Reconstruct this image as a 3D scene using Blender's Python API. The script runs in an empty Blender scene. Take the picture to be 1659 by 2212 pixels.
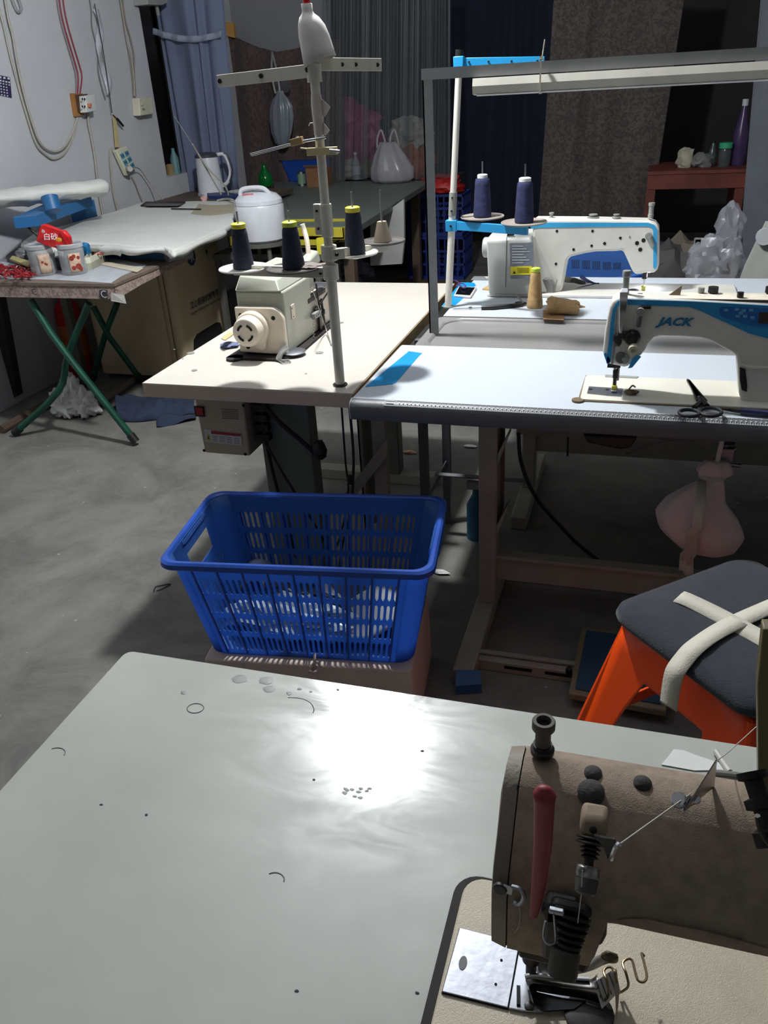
import bpy, bmesh, math, random
from mathutils import Vector, Matrix, noise
random.seed(7)
C = bpy.context.scene.collection
PI = math.pi

# ------------------------------------------------------------------ camera
W_, H_, F_ = 1659.0, 2212.0, 1776.0
CAM = Vector((0, 0, 1.461))
def _rz(v, t):
    c, s = math.cos(t), math.sin(t)
    return Vector((c*v[0]-s*v[1], s*v[0]+c*v[1], v[2]))
_p, _r, _t = math.radians(27.9), math.radians(-3.56), math.radians(18.24)
_R0, _U0, _F0 = Vector((1, 0, 0)), Vector((0, math.sin(_p), math.cos(_p))), Vector((0, math.cos(_p), -math.sin(_p)))
RT = _rz(math.cos(_r)*_R0 + math.sin(_r)*_U0, _t)
UP = _rz(-math.sin(_r)*_R0 + math.cos(_r)*_U0, _t)
FW = _rz(_F0, _t)
cd = bpy.data.cameras.new('camera'); cam = bpy.data.objects.new('camera', cd); C.objects.link(cam)
cd.sensor_fit = 'HORIZONTAL'; cd.sensor_width = 36.0; cd.lens = F_/W_*36.0; cd.clip_start = 0.02; cd.clip_end = 60
m3 = Matrix((RT, UP, -FW)).transposed()
cam.matrix_world = Matrix.Translation(CAM) @ m3.to_4x4()
bpy.context.scene.camera = cam
# measured points: where the sight line of a photo pixel meets a real plane of the room
def _ray(u, v): return FW + RT*((u-W_/2)/F_) - UP*((v-H_/2)/F_)
def Z(u, v, z): d = _ray(u, v); return CAM + d*((z-CAM.z)/d.z)
def X(u, v, x): d = _ray(u, v); return CAM + d*((x-CAM.x)/d.x)
def Y(u, v, y): d = _ray(u, v); return CAM + d*((y-CAM.y)/d.y)

# ------------------------------------------------------------------ world, exposure
w = bpy.data.worlds.new('world'); bpy.context.scene.world = w; w.use_nodes = True
bg = w.node_tree.nodes['Background']; bg.inputs[0].default_value = (0.82, 0.9, 1.0, 1); bg.inputs[1].default_value = 0.105
vs = bpy.context.scene.view_settings
vs.view_transform = 'Standard'; vs.look = 'None'; vs.exposure = 0.0; vs.gamma = 1.0; vs.use_curve_mapping = False
LAMP_POS = Vector((-0.90, 2.42, 2.42)); LAMP_W = 196.0
TOP = 0.76

# ------------------------------------------------------------------ materials
_mats = {}
def lin(c):
    c = c/255.0
    return c/12.92 if c <= 0.04045 else ((c+0.055)/1.055)**2.4
def M(name, rgb, rough=0.5, metal=0.0, var=0.12, vscale=6.0, bump=0.0, bscale=60.0, trans=0.0, alpha=1.0, spec=0.5, emit=0.0, dark=None, coat=0.0, stretch=None, sheen=0.0, sub=0.0, thin=0.0):
    if name in _mats: return _mats[name]
    m = bpy.data.materials.new(name); m.use_nodes = True
    nt = m.node_tree; b = nt.nodes['Principled BSDF']; L = nt.links
    col = [lin(x) for x in rgb] + [1]
    tc = nt.nodes.new('ShaderNodeTexCoord'); mp = nt.nodes.new('ShaderNodeMapping'); L.new(tc.outputs['Object'], mp.inputs[0])
    if stretch: mp.inputs['Scale'].default_value = stretch
    n = nt.nodes.new('ShaderNodeTexNoise'); n.inputs['Scale'].default_value = vscale; n.inputs['Detail'].default_value = 6; n.inputs['Roughness'].default_value = 0.6
    L.new(mp.outputs[0], n.inputs['Vector'])
    cr = nt.nodes.new('ShaderNodeValToRGB')
    d = [lin(x) for x in dark] + [1] if dark else [c*(1-var*1.6) for c in col[:3]] + [1]
    cr.color_ramp.elements[0].position = 0.32; cr.color_ramp.elements[0].color = d
    cr.color_ramp.elements[1].position = 0.62; cr.color_ramp.elements[1].color = col
    L.new(n.outputs['Fac'], cr.inputs[0]); L.new(cr.outputs[0], b.inputs['Base Color'])
    b.inputs['Roughness'].default_value = rough; b.inputs['Metallic'].default_value = metal
    b.inputs['Specular IOR Level'].default_value = spec
    if trans: b.inputs['Transmission Weight'].default_value = trans
    if coat: b.inputs['Coat Weight'].default_value = coat; b.inputs['Coat Roughness'].default_value = 0.15
    if sheen: b.inputs['Sheen Weight'].default_value = sheen
    if sub:
        b.inputs['Subsurface Weight'].default_value = sub; b.inputs['Subsurface Radius'].default_value = (0.01, 0.01, 0.01)
    if alpha < 1: b.inputs['Alpha'].default_value = alpha
    if emit:
        b.inputs['Emission Color'].default_value = col; b.inputs['Emission Strength'].default_value = emit
    if bump:
        n2 = nt.nodes.new('ShaderNodeTexNoise'); n2.inputs['Scale'].default_value = bscale; n2.inputs['Detail'].default_value = 4
        L.new(mp.outputs[0], n2.inputs['Vector'])
        bp = nt.nodes.new('ShaderNodeBump'); bp.inputs['Strength'].default_value = bump; bp.inputs['Distance'].default_value = 0.002
        L.new(n2.outputs['Fac'], bp.inputs['Height']); L.new(bp.outputs[0], b.inputs['Normal'])
    if thin:
        tr_ = nt.nodes.new('ShaderNodeBsdfTranslucent'); L.new(cr.outputs[0], tr_.inputs['Color'])
        mxs = nt.nodes.new('ShaderNodeMixShader'); mxs.inputs[0].default_value = thin
        L.new(b.outputs[0], mxs.inputs[1]); L.new(tr_.outputs[0], mxs.inputs[2]); L.new(mxs.outputs[0], nt.nodes['Material Output'].inputs[0])
    _mats[name] = m
    return m

def M_floor():
    m = M('concrete', (126, 123, 116), 0.85, var=0.1, vscale=1.6, bump=0.6, bscale=14)
    nt = m.node_tree; b = nt.nodes['Principled BSDF']; L = nt.links
    src = b.inputs['Base Color'].links[0].from_socket
    tc = nt.nodes.new('ShaderNodeTexCoord')
    n = nt.nodes.new('ShaderNodeTexNoise'); n.inputs['Scale'].default_value = 3.2; n.inputs['Detail'].default_value = 10; n.inputs['Roughness'].default_value = 0.72; n.inputs['Distortion'].default_value = 0.6
    L.new(tc.outputs['Object'], n.inputs['Vector'])
    cr = nt.nodes.new('ShaderNodeValToRGB'); cr.color_ramp.elements[0].position = 0.38; cr.color_ramp.elements[0].color = (0.62, 0.64, 0.66, 1)
    cr.color_ramp.elements[1].position = 0.6; cr.color_ramp.elements[1].color = (1, 1, 1, 1); L.new(n.outputs['Fac'], cr.inputs[0])
    mx = nt.nodes.new('ShaderNodeMix'); mx.data_type = 'RGBA'; mx.blend_type = 'MULTIPLY'; mx.inputs[0].default_value = 1
    L.new(src, mx.inputs[6]); L.new(cr.outputs[0], mx.inputs[7])
    # fine white specks of thread and chalk
    v = nt.nodes.new('ShaderNodeTexVoronoi'); v.inputs['Scale'].default_value = 9; L.new(tc.outputs['Object'], v.inputs['Vector'])
    c2 = nt.nodes.new('ShaderNodeValToRGB'); c2.color_ramp.elements[0].position = 0.03; c2.color_ramp.elements[0].color = (1, 1, 1, 1); c2.color_ramp.elements[1].position = 0.05; c2.color_ramp.elements[1].color = (0, 0, 0, 1)
    L.new(v.outputs['Distance'], c2.inputs[0])
    m2 = nt.nodes.new('ShaderNodeMix'); m2.data_type = 'RGBA'; L.new(c2.outputs[0], m2.inputs[0]); L.new(mx.outputs[2], m2.inputs[6]); m2.inputs[7].default_value = (0.35, 0.34, 0.32, 1)
    L.new(m2.outputs[2], b.inputs['Base Color'])
    return m

def M_pattern(name, base, ink, scale=28, stretch=(1, 1, 1), thr=0.5, rough=0.9, w=0.06):
    m = M(name, base, rough, var=0.1, vscale=3, sheen=0.1)
    nt = m.node_tree; b = nt.nodes['Principled BSDF']; L = nt.links
    src = b.inputs['Base Color'].links[0].from_socket
    tc = nt.nodes.new('ShaderNodeTexCoord'); mp = nt.nodes.new('ShaderNodeMapping'); mp.inputs['Scale'].default_value = stretch
    L.new(tc.outputs['Object'], mp.inputs[0])
    n = nt.nodes.new('ShaderNodeTexNoise'); n.inputs['Scale'].default_value = scale; n.inputs['Detail'].default_value = 3; n.inputs['Distortion'].default_value = 1.4
    L.new(mp.outputs[0], n.inputs['Vector'])
    cr = nt.nodes.new('ShaderNodeValToRGB'); cr.color_ramp.elements[0].position = thr-w/2; cr.color_ramp.elements[0].color = (0, 0, 0, 1); cr.color_ramp.elements[1].position = thr+w/2
    L.new(n.outputs['Fac'], cr.inputs[0])
    mx = nt.nodes.new('ShaderNodeMix'); mx.data_type = 'RGBA'; L.new(cr.outputs[0], mx.inputs[0]); L.new(src, mx.inputs[6]); mx.inputs[7].default_value = [lin(x) for x in ink]+[1]
    L.new(mx.outputs[2], b.inputs['Base Color'])
    return m

def M_clear(name, rgb, alpha, rough=0.25):
    m = M(name, rgb, rough, alpha=alpha, var=0.05, bump=0.4, bscale=25)
    return m

floor_m = M_floor()
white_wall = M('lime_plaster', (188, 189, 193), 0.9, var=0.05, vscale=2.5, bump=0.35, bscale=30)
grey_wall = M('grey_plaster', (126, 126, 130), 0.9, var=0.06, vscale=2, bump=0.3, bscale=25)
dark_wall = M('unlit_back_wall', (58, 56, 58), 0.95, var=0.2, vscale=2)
ceil_m = M('ceiling_paint', (190, 192, 195), 0.95, var=0.04)
cream_lam = M('cream_laminate', (198, 191, 181), 0.45, var=0.03, vscale=4, bump=0.1, bscale=120)
cream_edge = M('cream_edge_band', (196, 176, 156), 0.55, var=0.06)
def rough_var(m, lo, hi, sc, stretch=(1, 1, 1)):
    nt = m.node_tree; L = nt.links; b = nt.nodes['Principled BSDF']
    tc = nt.nodes.new('ShaderNodeTexCoord'); mp = nt.nodes.new('ShaderNodeMapping'); mp.inputs['Scale'].default_value = stretch; L.new(tc.outputs['Object'], mp.inputs[0])
    n = nt.nodes.new('ShaderNodeTexNoise'); n.inputs['Scale'].default_value = sc; n.inputs['Detail'].default_value = 8; n.inputs['Roughness'].default_value = 0.65; n.inputs['Distortion'].default_value = 0.8; L.new(mp.outputs[0], n.inputs['Vector'])
    r = nt.nodes.new('ShaderNodeMapRange'); r.inputs[1].default_value = 0.35; r.inputs[2].default_value = 0.65; r.inputs[3].default_value = lo; r.inputs[4].default_value = hi
    L.new(n.outputs['Fac'], r.inputs[0]); L.new(r.outputs[0], b.inputs['Roughness'])
wood_edge = M('raw_board_edge', (176, 150, 112), 0.8, var=0.15, vscale=20)
white_lam = M('white_laminate', (196, 202, 209), 0.4, var=0.02, bump=0.08, bscale=150)
grey_edge = M('grey_pvc_edge', (98, 98, 101), 0.42, var=0.05, vscale=30, bump=0.2, bscale=200)
old_lam = M('worn_grey_laminate', (178, 180, 172), 0.17, var=0.07, vscale=3.5, bump=0.05, bscale=18, spec=0.5)
rough_var(old_lam, 0.11, 0.27, 7, (1, 2.2, 1))
black_pl = M('black_plastic', (26, 26, 28), 0.45, var=0.1)
rubber = M('dark_rubber_and_gap', (38, 32, 30), 0.8)  # also gives the dark of the gap around the foreground bed
chrome = M('chrome', (205, 205, 208), 0.18, 1.0, var=0.1, vscale=30)
brushed = M('brushed_steel', (168, 170, 178), 0.38, 1.0, var=0.12, vscale=12, bump=0.2, bscale=60)
dark_metal = M('oiled_dark_steel', (62, 60, 58), 0.42, 0.8, var=0.3, vscale=40)
grey_steel = M('grey_painted_steel', (128, 130, 132), 0.5, 0.2, var=0.08, vscale=12)
beige_steel = M('beige_painted_steel', (158, 155, 140), 0.6, var=0.12, vscale=8)
dark_frame = M('dark_grey_frame_paint', (98, 96, 90), 0.6, var=0.15)
cream_pl = M('cream_plastic', (226, 214, 196), 0.4, var=0.04)
green_grey = M('green_grey_enamel', (176, 177, 162), 0.35, var=0.06, vscale=12)
pole_cream = M('cream_stand_paint', (206, 201, 186), 0.4, var=0.08, vscale=20)
dusty_white = M('white_machine_enamel', (222, 218, 208), 0.32, var=0.06, vscale=14)
dusty_top = M('dusty_machine_top', (218, 208, 190), 0.8, var=0.15, vscale=25)
jack_blue = M('machine_blue', (38, 148, 205), 0.35, var=0.05)
old_casting = M('dusty_beige_casting', (150, 131, 112), 0.72, var=0.2, vscale=90, bump=0.35, bscale=900)
old_bed = M('beige_hammered_bed', (192, 180, 158), 0.42, var=0.08, vscale=20, bump=0.3, bscale=900)
navy_thread = M('navy_thread', (36, 40, 62), 0.85, var=0.25, vscale=60, stretch=(1, 1, 3), bump=0.6, bscale=120)
blue_thread = M('indigo_thread', (42, 48, 88), 0.8, var=0.3, vscale=50, bump=0.6, bscale=100)
tan_thread = M('tan_thread', (196, 160, 108), 0.8, var=0.2, vscale=60, bump=0.6, bscale=100)
yellow_pl = M('yellow_plastic', (226, 214, 60), 0.45)
lime_pl = M('lime_plastic', (196, 216, 70), 0.45)
grey_pl = M('grey_plastic', (150, 151, 146), 0.45)
blue_crate = M('blue_polypropylene', (96, 150, 222), 0.38, var=0.06, spec=0.5, thin=0.68)
blue_rim = M('deep_blue_rim_plastic', (38, 80, 172), 0.35, var=0.1)
orange_pl = M('orange_stool_plastic', (255, 84, 18), 0.4, var=0.04)
black_cloth = M('charcoal_cushion_cloth', (44, 48, 56), 0.95, var=0.15, vscale=30, bump=0.7, bscale=300, sheen=0.2)
elastic = M('cream_elastic_webbing', (206, 200, 184), 0.85, var=0.06, bump=0.6, bscale=260)
pink_cloth = M('faded_pink_cloth', (226, 214, 208), 0.95, var=0.08, bump=0.5, bscale=120)
pink_box = M('pinkish_cardboard', (206, 186, 174), 0.9, var=0.08)
white_cloth = M('white_cotton', (214, 214, 212), 0.95, var=0.05, bump=0.5, bscale=200)
silver_cloth = M('silver_white_ironing_cloth', (206, 206, 200), 0.6, var=0.08, vscale=3, bump=0.4, bscale=14)
stain_m = M('scorched_cloth_stain', (176, 162, 130), 0.9, var=0.1, alpha=0.55)
blue_steel = M('blue_painted_steel', (34, 96, 148), 0.45, var=0.12, vscale=6)
blue_curtain = M('pale_blue_curtain_cloth', (104, 113, 138), 0.95, var=0.08, vscale=3)
brown_cloth = M_pattern('brown_printed_cloth', (88, 72, 70), (68, 54, 53), 60, (1, 1, 0.4))
navy_cloth = M('navy_curtain_cloth', (34, 38, 58), 0.97, var=0.15)
floral_cloth = M_pattern('grey_leaf_print_cloth', (98, 88, 82), (72, 66, 64), 34, (1, 1, 1), w=0.06)
grey_curtain = M('grey_gauze_curtain_cloth', (104, 109, 116), 0.95, var=0.1)
green_top = M('grey_green_tabletop', (100, 108, 102), 0.5, var=0.06)
wood_dark = M('red_brown_wood', (120, 56, 44), 0.6, var=0.25, vscale=8, stretch=(1, 6, 1))
brown_board = M('brown_wood_board', (96, 80, 66), 0.6, var=0.2, vscale=5)
beige_cab = M('beige_cabinet_enamel', (192, 174, 140), 0.5, var=0.05)
kettle_w = M('white_kettle_plastic', (214, 216, 222), 0.3)
green_glass = M('green_bottle_plastic', (22, 150, 70), 0.15, trans=0.55, var=0.05)
clear_film = M_clear('clear_plastic_film', (196, 202, 210), 0.45)
strip_film = M_clear('hazy_pvc_sheet', (104, 108, 112), 0.42, 0.4)
cable_white = M('off_white_cable', (170, 166, 154), 0.6)
cable_black = M('black_cable', (28, 28, 30), 0.6)
cable_red = M('red_wire', (150, 34, 52), 0.5)
green_tube = M('dark_green_tube', (22, 84, 66), 0.35, var=0.3, vscale=10, metal=0.2)
red_pl = M('red_plastic', (196, 28, 34), 0.4)
lever_red = M('faded_red_lever', (150, 48, 58), 0.5, var=0.15, vscale=30)
tan_paper = M('tan_kraft_paper', (190, 156, 108), 0.85, var=0.1, vscale=12)
paper_w = M('white_paper', (220, 220, 216), 0.85, var=0.04)
navy_wear = M('navy_garment_cloth', (44, 54, 78), 0.95, var=0.2)
sticker_blue = M('blue_sticker', (22, 150, 214), 0.4)
hole_m = M('dark_hole', (14, 13, 12), 0.9)
ink_grey = M('grey_print', (84, 86, 92), 0.7)
ink_white = M('white_print', (206, 208, 210), 0.6)
ink_dark = M('dark_print', (40, 40, 58), 0.7)
yellow_lab = M('yellow_label', (240, 226, 40), 0.5)
amber = M('yellowed_plastic', (206, 190, 140), 0.4)
red_glass = M('red_tube_plastic', (200, 24, 44), 0.3, trans=0.2)
frost = M('frosted_white_plastic', (226, 222, 216), 0.4, trans=0.15, sub=0.3)

# ------------------------------------------------------------------ mesh builder
class B:
    def __init__(s): s.bm = bmesh.new()
    def box(s, c, d, rot=None):
        g = bmesh.ops.create_cube(s.bm, size=1)['verts']
        for v in g: v.co = Vector((v.co.x*d[0], v.co.y*d[1], v.co.z*d[2]))
        if rot is not None:
            for v in g: v.co = rot @ v.co
        for v in g: v.co += Vector(c)
        return s
    def bb(s, a, b):
        a, b = Vector(a), Vector(b)
        return s.box((a+b)/2, (abs(b.x-a.x), abs(b.y-a.y), abs(b.z-a.z)))
    def tube(s, pts, r, n=8, closed=False, cap=True):
        pts = [Vector(p) for p in pts]; rr = r if isinstance(r, (list, tuple)) else [r]*len(pts)
        N = len(pts); rings = []; prev = None
        for i, p in enumerate(pts):
            if closed: t = pts[(i+1) % N]-pts[i-1]
            else: t = pts[min(i+1, N-1)]-pts[max(i-1, 0)]
            t = t.normalized() if t.length > 1e-9 else Vector((0, 0, 1))
            if prev is None:
                a = Vector((0, 0, 1)) if abs(t.z) < 0.9 else Vector((1, 0, 0)); nrm = t.cross(a).normalized()
            else:
                nrm = prev - t*prev.dot(t); nrm = nrm.normalized() if nrm.length > 1e-9 else prev
            prev = nrm; bi = t.cross(nrm)
            rings.append([s.bm.verts.new(p + (nrm*math.cos(2*PI*k/n)+bi*math.sin(2*PI*k/n))*rr[i]) for k in range(n)])
        M_ = N if closed else N-1
        for i in range(M_):
            a, b = rings[i], rings[(i+1) % N]
            for k in range(n): s.bm.faces.new((a[k], a[(k+1) % n], b[(k+1) % n], b[k]))
        if cap and not closed:
            s.bm.faces.new(list(reversed(rings[0]))); s.bm.faces.new(rings[-1])
        return s
    def cyl(s, p0, p1, r0, r1=None, n=20): return s.tube([p0, p1], [r0, r0 if r1 is None else r1], n)
    def lathe(s, prof, o, n=28, ax=(0, 0, 1)):   # prof: list of (r, h)
        ax = Vector(ax).normalized(); a = Vector((1, 0, 0)) if abs(ax.x) < 0.9 else Vector((0, 1, 0))
        u = ax.cross(a).normalized(); v = ax.cross(u); o = Vector(o); rings = []
        for r, h in prof:
            if r < 1e-6: rings.append([s.bm.verts.new(o+ax*h)])
            else: rings.append([s.bm.verts.new(o+ax*h+(u*math.cos(2*PI*k/n)+v*math.sin(2*PI*k/n))*r) for k in range(n)])
        for a_, b_ in zip(rings, rings[1:]):
            if len(a_) == 1 and len(b_) == 1: continue
            for k in range(n):
                k2 = (k+1) % n
                if len(a_) == 1: s.bm.faces.new((a_[0], b_[k2], b_[k]))
                elif len(b_) == 1: s.bm.faces.new((a_[k], a_[k2], b_[0]))
                else: s.bm.faces.new((a_[k], a_[k2], b_[k2], b_[k]))
        if len(rings[0]) > 1: s.bm.faces.new(list(reversed(rings[0])))
        if len(rings[-1]) > 1: s.bm.faces.new(rings[-1])
        return s
    def prism(s, poly, vec):
        vec = Vector(vec); a = [s.bm.verts.new(Vector(p)) for p in poly]; b = [s.bm.verts.new(Vector(p)+vec) for p in poly]
        n = len(a); s.bm.faces.new(a); s.bm.faces.new(list(reversed(b)))
        for i in range(n): s.bm.faces.new((a[(i+1) % n], a[i], b[i], b[(i+1) % n]))
        return s
    def loft(s, rings, closed=True, cap=True):
        vs_ = [[s.bm.verts.new(Vector(p)) for p in r] for r in rings]; n = len(vs_[0])
        for a, b in zip(vs_, vs_[1:]):
            for k in range(n if closed else n-1):
                k2 = (k+1) % n; s.bm.faces.new((a[k], a[k2], b[k2], b[k]))
        if cap and closed: s.bm.faces.new(list(reversed(vs_[0]))); s.bm.faces.new(vs_[-1])
        return s
    def grid(s, fn, nu, nv):
        g = [[s.bm.verts.new(Vector(fn(i/nu, j/nv))) for j in range(nv+1)] for i in range(nu+1)]
        for i in range(nu):
            for j in range(nv): s.bm.faces.new((g[i][j], g[i+1][j], g[i+1][j+1], g[i][j+1]))
        return s
    def blob(s, c, rad, amp=0.2, freq=3.0, sub=3, seed=0.0, flat=None):
        g = bmesh.ops.create_icosphere(s.bm, subdivisions=sub, radius=1)['verts']; c = Vector(c)
        for v in g:
            d = v.co.normalized()
            k = 1 + amp*noise.noise(d*freq+Vector((seed, seed*1.7, 0))) + amp*0.5*noise.noise(d*freq*2.7+Vector((seed, 3, seed))) + amp*0.35*(abs(noise.noise(d*freq*1.6+Vector((9, seed, 2))))*2-0.5)
            q = Vector((d.x*rad[0]*k, d.y*rad[1]*k, d.z*rad[2]*k))
            if flat is not None: q.z = max(q.z, flat-c.z)
            v.co = c+q
        return s
    def build(s, name, mat, parent=None, smooth=True, bevel=0.0, seg=2, solid=0.0, ang=35, loc=None, sub=0, off=-1):
        me = bpy.data.meshes.new(name)
        bmesh.ops.recalc_face_normals(s.bm, faces=s.bm.faces)
        if parent is None and loc is None:
            xs = [v.co for v in s.bm.verts]
            loc = Vector(((min(c.x for c in xs)+max(c.x for c in xs))/2, (min(c.y for c in xs)+max(c.y for c in xs))/2, min(c.z for c in xs)))
        o_ = wloc(parent) if parent is not None else Vector(loc)
        for v in s.bm.verts: v.co -= o_
        s.bm.to_mesh(me); s.bm.free()
        if smooth:
            me.shade_smooth()
            try: me.set_sharp_from_angle(angle=math.radians(ang))
            except Exception: pass
        me.materials.append(mat)
        o = bpy.data.objects.new(name, me); C.objects.link(o)
        if parent is not None: o.parent = parent
        else: o.location = o_
        if solid:
            md = o.modifiers.new('solid', 'SOLIDIFY'); md.thickness = solid; md.offset = off
        if bevel:
            md = o.modifiers.new('bevel', 'BEVEL'); md.width = bevel; md.segments = seg; md.limit_method = 'ANGLE'; md.angle_limit = math.radians(40)
        if sub:
            md = o.modifiers.new('sub', 'SUBSURF'); md.levels = sub; md.render_levels = sub
        return o
def wloc(o):
    v = Vector((0, 0, 0))
    while o is not None: v += o.location; o = o.parent
    return v
def tag(o, label, cat, group=None, kind=None):
    o['label'] = label
    if cat: o['category'] = cat
    if group: o['group'] = group
    if kind: o['kind'] = kind
    return o
def thing(name, label, cat, loc=(0, 0, 0), group=None):
    o = bpy.data.objects.new(name, None); C.objects.link(o); o.location = Vector(loc); o.empty_display_size = 0.05
    return tag(o, label, cat, group)
def struct(o): o['kind'] = 'structure'; return o
def copy_tree(o, delta, label=None):
    c = o.copy(); C.objects.link(c); c.location = o.location + Vector(delta)
    if label: c['label'] = label
    for ch in o.children:
        d = ch.copy(); C.objects.link(d); d.parent = c; d.location = ch.location
        for g in ch.children:
            e = g.copy(); C.objects.link(e); e.parent = d; e.location = g.location
    return c
def spline(pts, k=6):
    pts = [Vector(p) for p in pts]; out = []
    for i in range(len(pts)-1):
        p0, p1, p2, p3 = pts[max(i-1, 0)], pts[i], pts[i+1], pts[min(i+2, len(pts)-1)]
        for j in range(k):
            t = j/k
            out.append(0.5*((2*p1)+(p2-p0)*t+(2*p0-5*p1+4*p2-p3)*t*t+(3*p1-p0-3*p2+p3)*t**3))
    out.append(pts[-1]); return out
def text(name, s, o, xd, yd, size, mat, parent, shear=0.0, depth=0.0006, align='LEFT', bold=0.0, stretch=1.0):
    cu = bpy.data.curves.new(name, 'FONT'); cu.body = s; cu.size = 1; cu.shear = shear; cu.align_x = align; cu.offset = bold
    cu.resolution_u = 2
    ob = bpy.data.objects.new(name, cu); C.objects.link(ob)
    dg = bpy.context.evaluated_depsgraph_get(); me = bpy.data.meshes.new_from_object(ob.evaluated_get(dg))
    bpy.data.objects.remove(ob)
    xd, yd = Vector(xd).normalized(), Vector(yd).normalized(); nz = xd.cross(yd); par = wloc(parent); o = Vector(o)
    for v in me.vertices: v.co = o + xd*v.co.x*size*stretch + yd*v.co.y*size + nz*(depth) - par
    me.materials.clear(); me.materials.append(mat); me.name = name
    t = bpy.data.objects.new(name, me); C.objects.link(t); t.parent = parent
    return t
def rrect(x0, x1, y0, y1, r, n=5):   # 2D rounded rectangle
    out = []
    for cx, cy, a0 in ((x1-r, y1-r, 0), (x0+r, y1-r, 90), (x0+r, y0+r, 180), (x1-r, y0+r, 270)):
        for i in range(n+1):
            a = math.radians(a0+90*i/n); out.append((cx+r*math.cos(a), cy+r*math.sin(a)))
    return out
def screw(p, ax, r, parent, mat=None, h=0.003, name='screw'):
    b = B(); b.lathe([(r, 0), (r, h*0.7), (r*0.8, h), (0, h)], p, 12, ax); return b.build(name, mat or dark_metal, parent)

# ================================================================== THE SETTING
WL = -3.2
struct(B().bb((-6, -3, -0.06), (4, 9.2, 0)).build('floor', floor_m, smooth=False))
struct(B().bb((-3.7, -3, 3.0), (3.6, 8.7, 3.1)).build('ceiling', ceil_m, smooth=False))
wl = B(); wl.bb((WL-0.2, -3, 0), (WL, 5.4, 3.0)).bb((WL-0.2, 5.4, 0), (WL, 6.4, 0.925)).bb((WL-0.2, 5.4, 2.5), (WL, 6.4, 3.0)).bb((WL-0.2, 6.4, 0), (WL, 6.72, 3.0))
struct(wl.build('wall_left', white_wall, smooth=False))
wn = struct(B().bb((WL-0.19, 5.4, 0.925), (WL-0.17, 6.4, 2.5)).build('window_1', M('dark_gap_glass', (18, 18, 22), 0.2), smooth=False))  # near-black pane: the darkness behind the curtain gap is put into its colour
wf = B(); wf.bb((WL-0.17, 5.4, 0.925), (WL-0.14, 5.44, 2.5)).bb((WL-0.17, 6.36, 0.925), (WL-0.14, 6.4, 2.5)).bb((WL-0.17, 5.88, 0.925), (WL-0.14, 5.92, 2.5))
wf.build('window_frame', dark_frame, wn, smooth=False)
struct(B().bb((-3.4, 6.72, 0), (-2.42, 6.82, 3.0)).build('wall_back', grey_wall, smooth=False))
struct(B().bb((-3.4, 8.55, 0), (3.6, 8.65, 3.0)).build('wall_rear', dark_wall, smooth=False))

# door post, dark, standing against the left wall at the frame's edge
d = B(); d.prism([Y(-30, 640, 3.45), Y(-2, 640, 3.45), Y(37, 856, 3.45), Y(6, 872, 3.45)], (0, 0.05, 0))
tag(d.build('wooden_post', M('blackened_wood', (44, 42, 38), 0.8), smooth=False), 'blackened wooden post leaning at the left wall behind the folding table', 'post')

# ================================================================== BACKGROUND CLOTHS
def hanging(name, mat, label, cat, tl, tr, bl, br, folds, amp, top=None, solid=0.004, nu=90, nv=14, seed=0):
    tl, tr, bl, br = map(Vector, (tl, tr, bl, br)); b = B()
    def fn(a, c):
        T = tl.lerp(tr, a); Bm = bl.lerp(br, a); p = T.lerp(Bm, c)
        if top: p.z += (1-c)*top(a)
        ph = noise.noise(Vector((a*3+seed, c*0.7, seed)))
        p.y += amp*math.sin(2*PI*folds*a+4*ph)*(0.6+0.4*c)+amp*0.5*ph
        return p
    b.grid(fn, nu, nv); o = b.build(name, mat, solid=solid, ang=180)
    return tag(o, label, cat)
bc = hanging('curtain', blue_curtain, 'pale blue curtain with a white hem band at the window end of the left wall', 'curtain',
        Y(322, -60, 5.70), Y(478, -60, 5.70), Y(403, 424, 5.70), Y(516, 418, 5.70), 4.5, 0.022)
hb = B(); hb.grid(lambda a, c: Y(330+150*a, 60+16*math.sin(PI*a)*0.9+6*a+c*14, 5.655)+Vector((0, 0.012*math.sin(30*a), 0)), 24, 2)
hb.build('hem_band', M('white_hem_gauze', (164, 172, 190), 0.9, alpha=0.6), bc, solid=0.002)
cat_top = [(487, 75), (520, 84), (560, 103), (600, 112), (640, 104), (680, 92), (735, 84)]
bt = B()
def fn(a, c):
    x = a*(len(cat_top)-1); i = min(int(x), len(cat_top)-2); f = x-i
    u = cat_top[i][0]*(1-f)+cat_top[i+1][0]*f; v = cat_top[i][1]*(1-f)+cat_top[i+1][1]*f
    T = Y(u, v, 6.62); Bm = Y(520+(u-487)*0.92, 425, 6.62); p = T.lerp(Bm, c); p.y += 0.02*math.sin(22*a+c)+0.015*noise.noise(Vector((a*9, c*4, 0)))
    return p
bt.grid(fn, 60, 16)
tag(bt.build('hanging_cloth', brown_cloth, solid=0.004, ang=180), 'brown printed cloth sagging along its top edge on the back wall', 'cloth')
tag(B().prism([Y(487, 47, 6.6), Y(504, 50, 6.6), Y(507, 82, 6.6), Y(490, 78, 6.6)], (0, 0.03, 0)).build('wooden_block', M('orange_wood', (186, 138, 72), 0.7), smooth=False),
    'small orange wooden block fixed above the corner of the brown cloth', 'block')
tag(hanging('curtain', navy_cloth, '', 'curtain', Y(948, -60, 7.9), Y(1212, -60, 7.9), Y(948, 500, 7.9), Y(1180, 520, 7.9), 6, 0.03, seed=3), 'plain dark navy curtain between the plastic sheeting and the leaf print curtain', 'curtain')
pc = hanging('curtain', floral_cloth, 'tall grey brown curtain with a small leaf print behind the rear sewing machine', 'curtain',
        Y(1200, -60, 6.9), Y(1487, -60, 6.9), Y(1160, 520, 6.9), Y(1398, 520, 6.9), 3.2, 0.03, seed=5)
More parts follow.
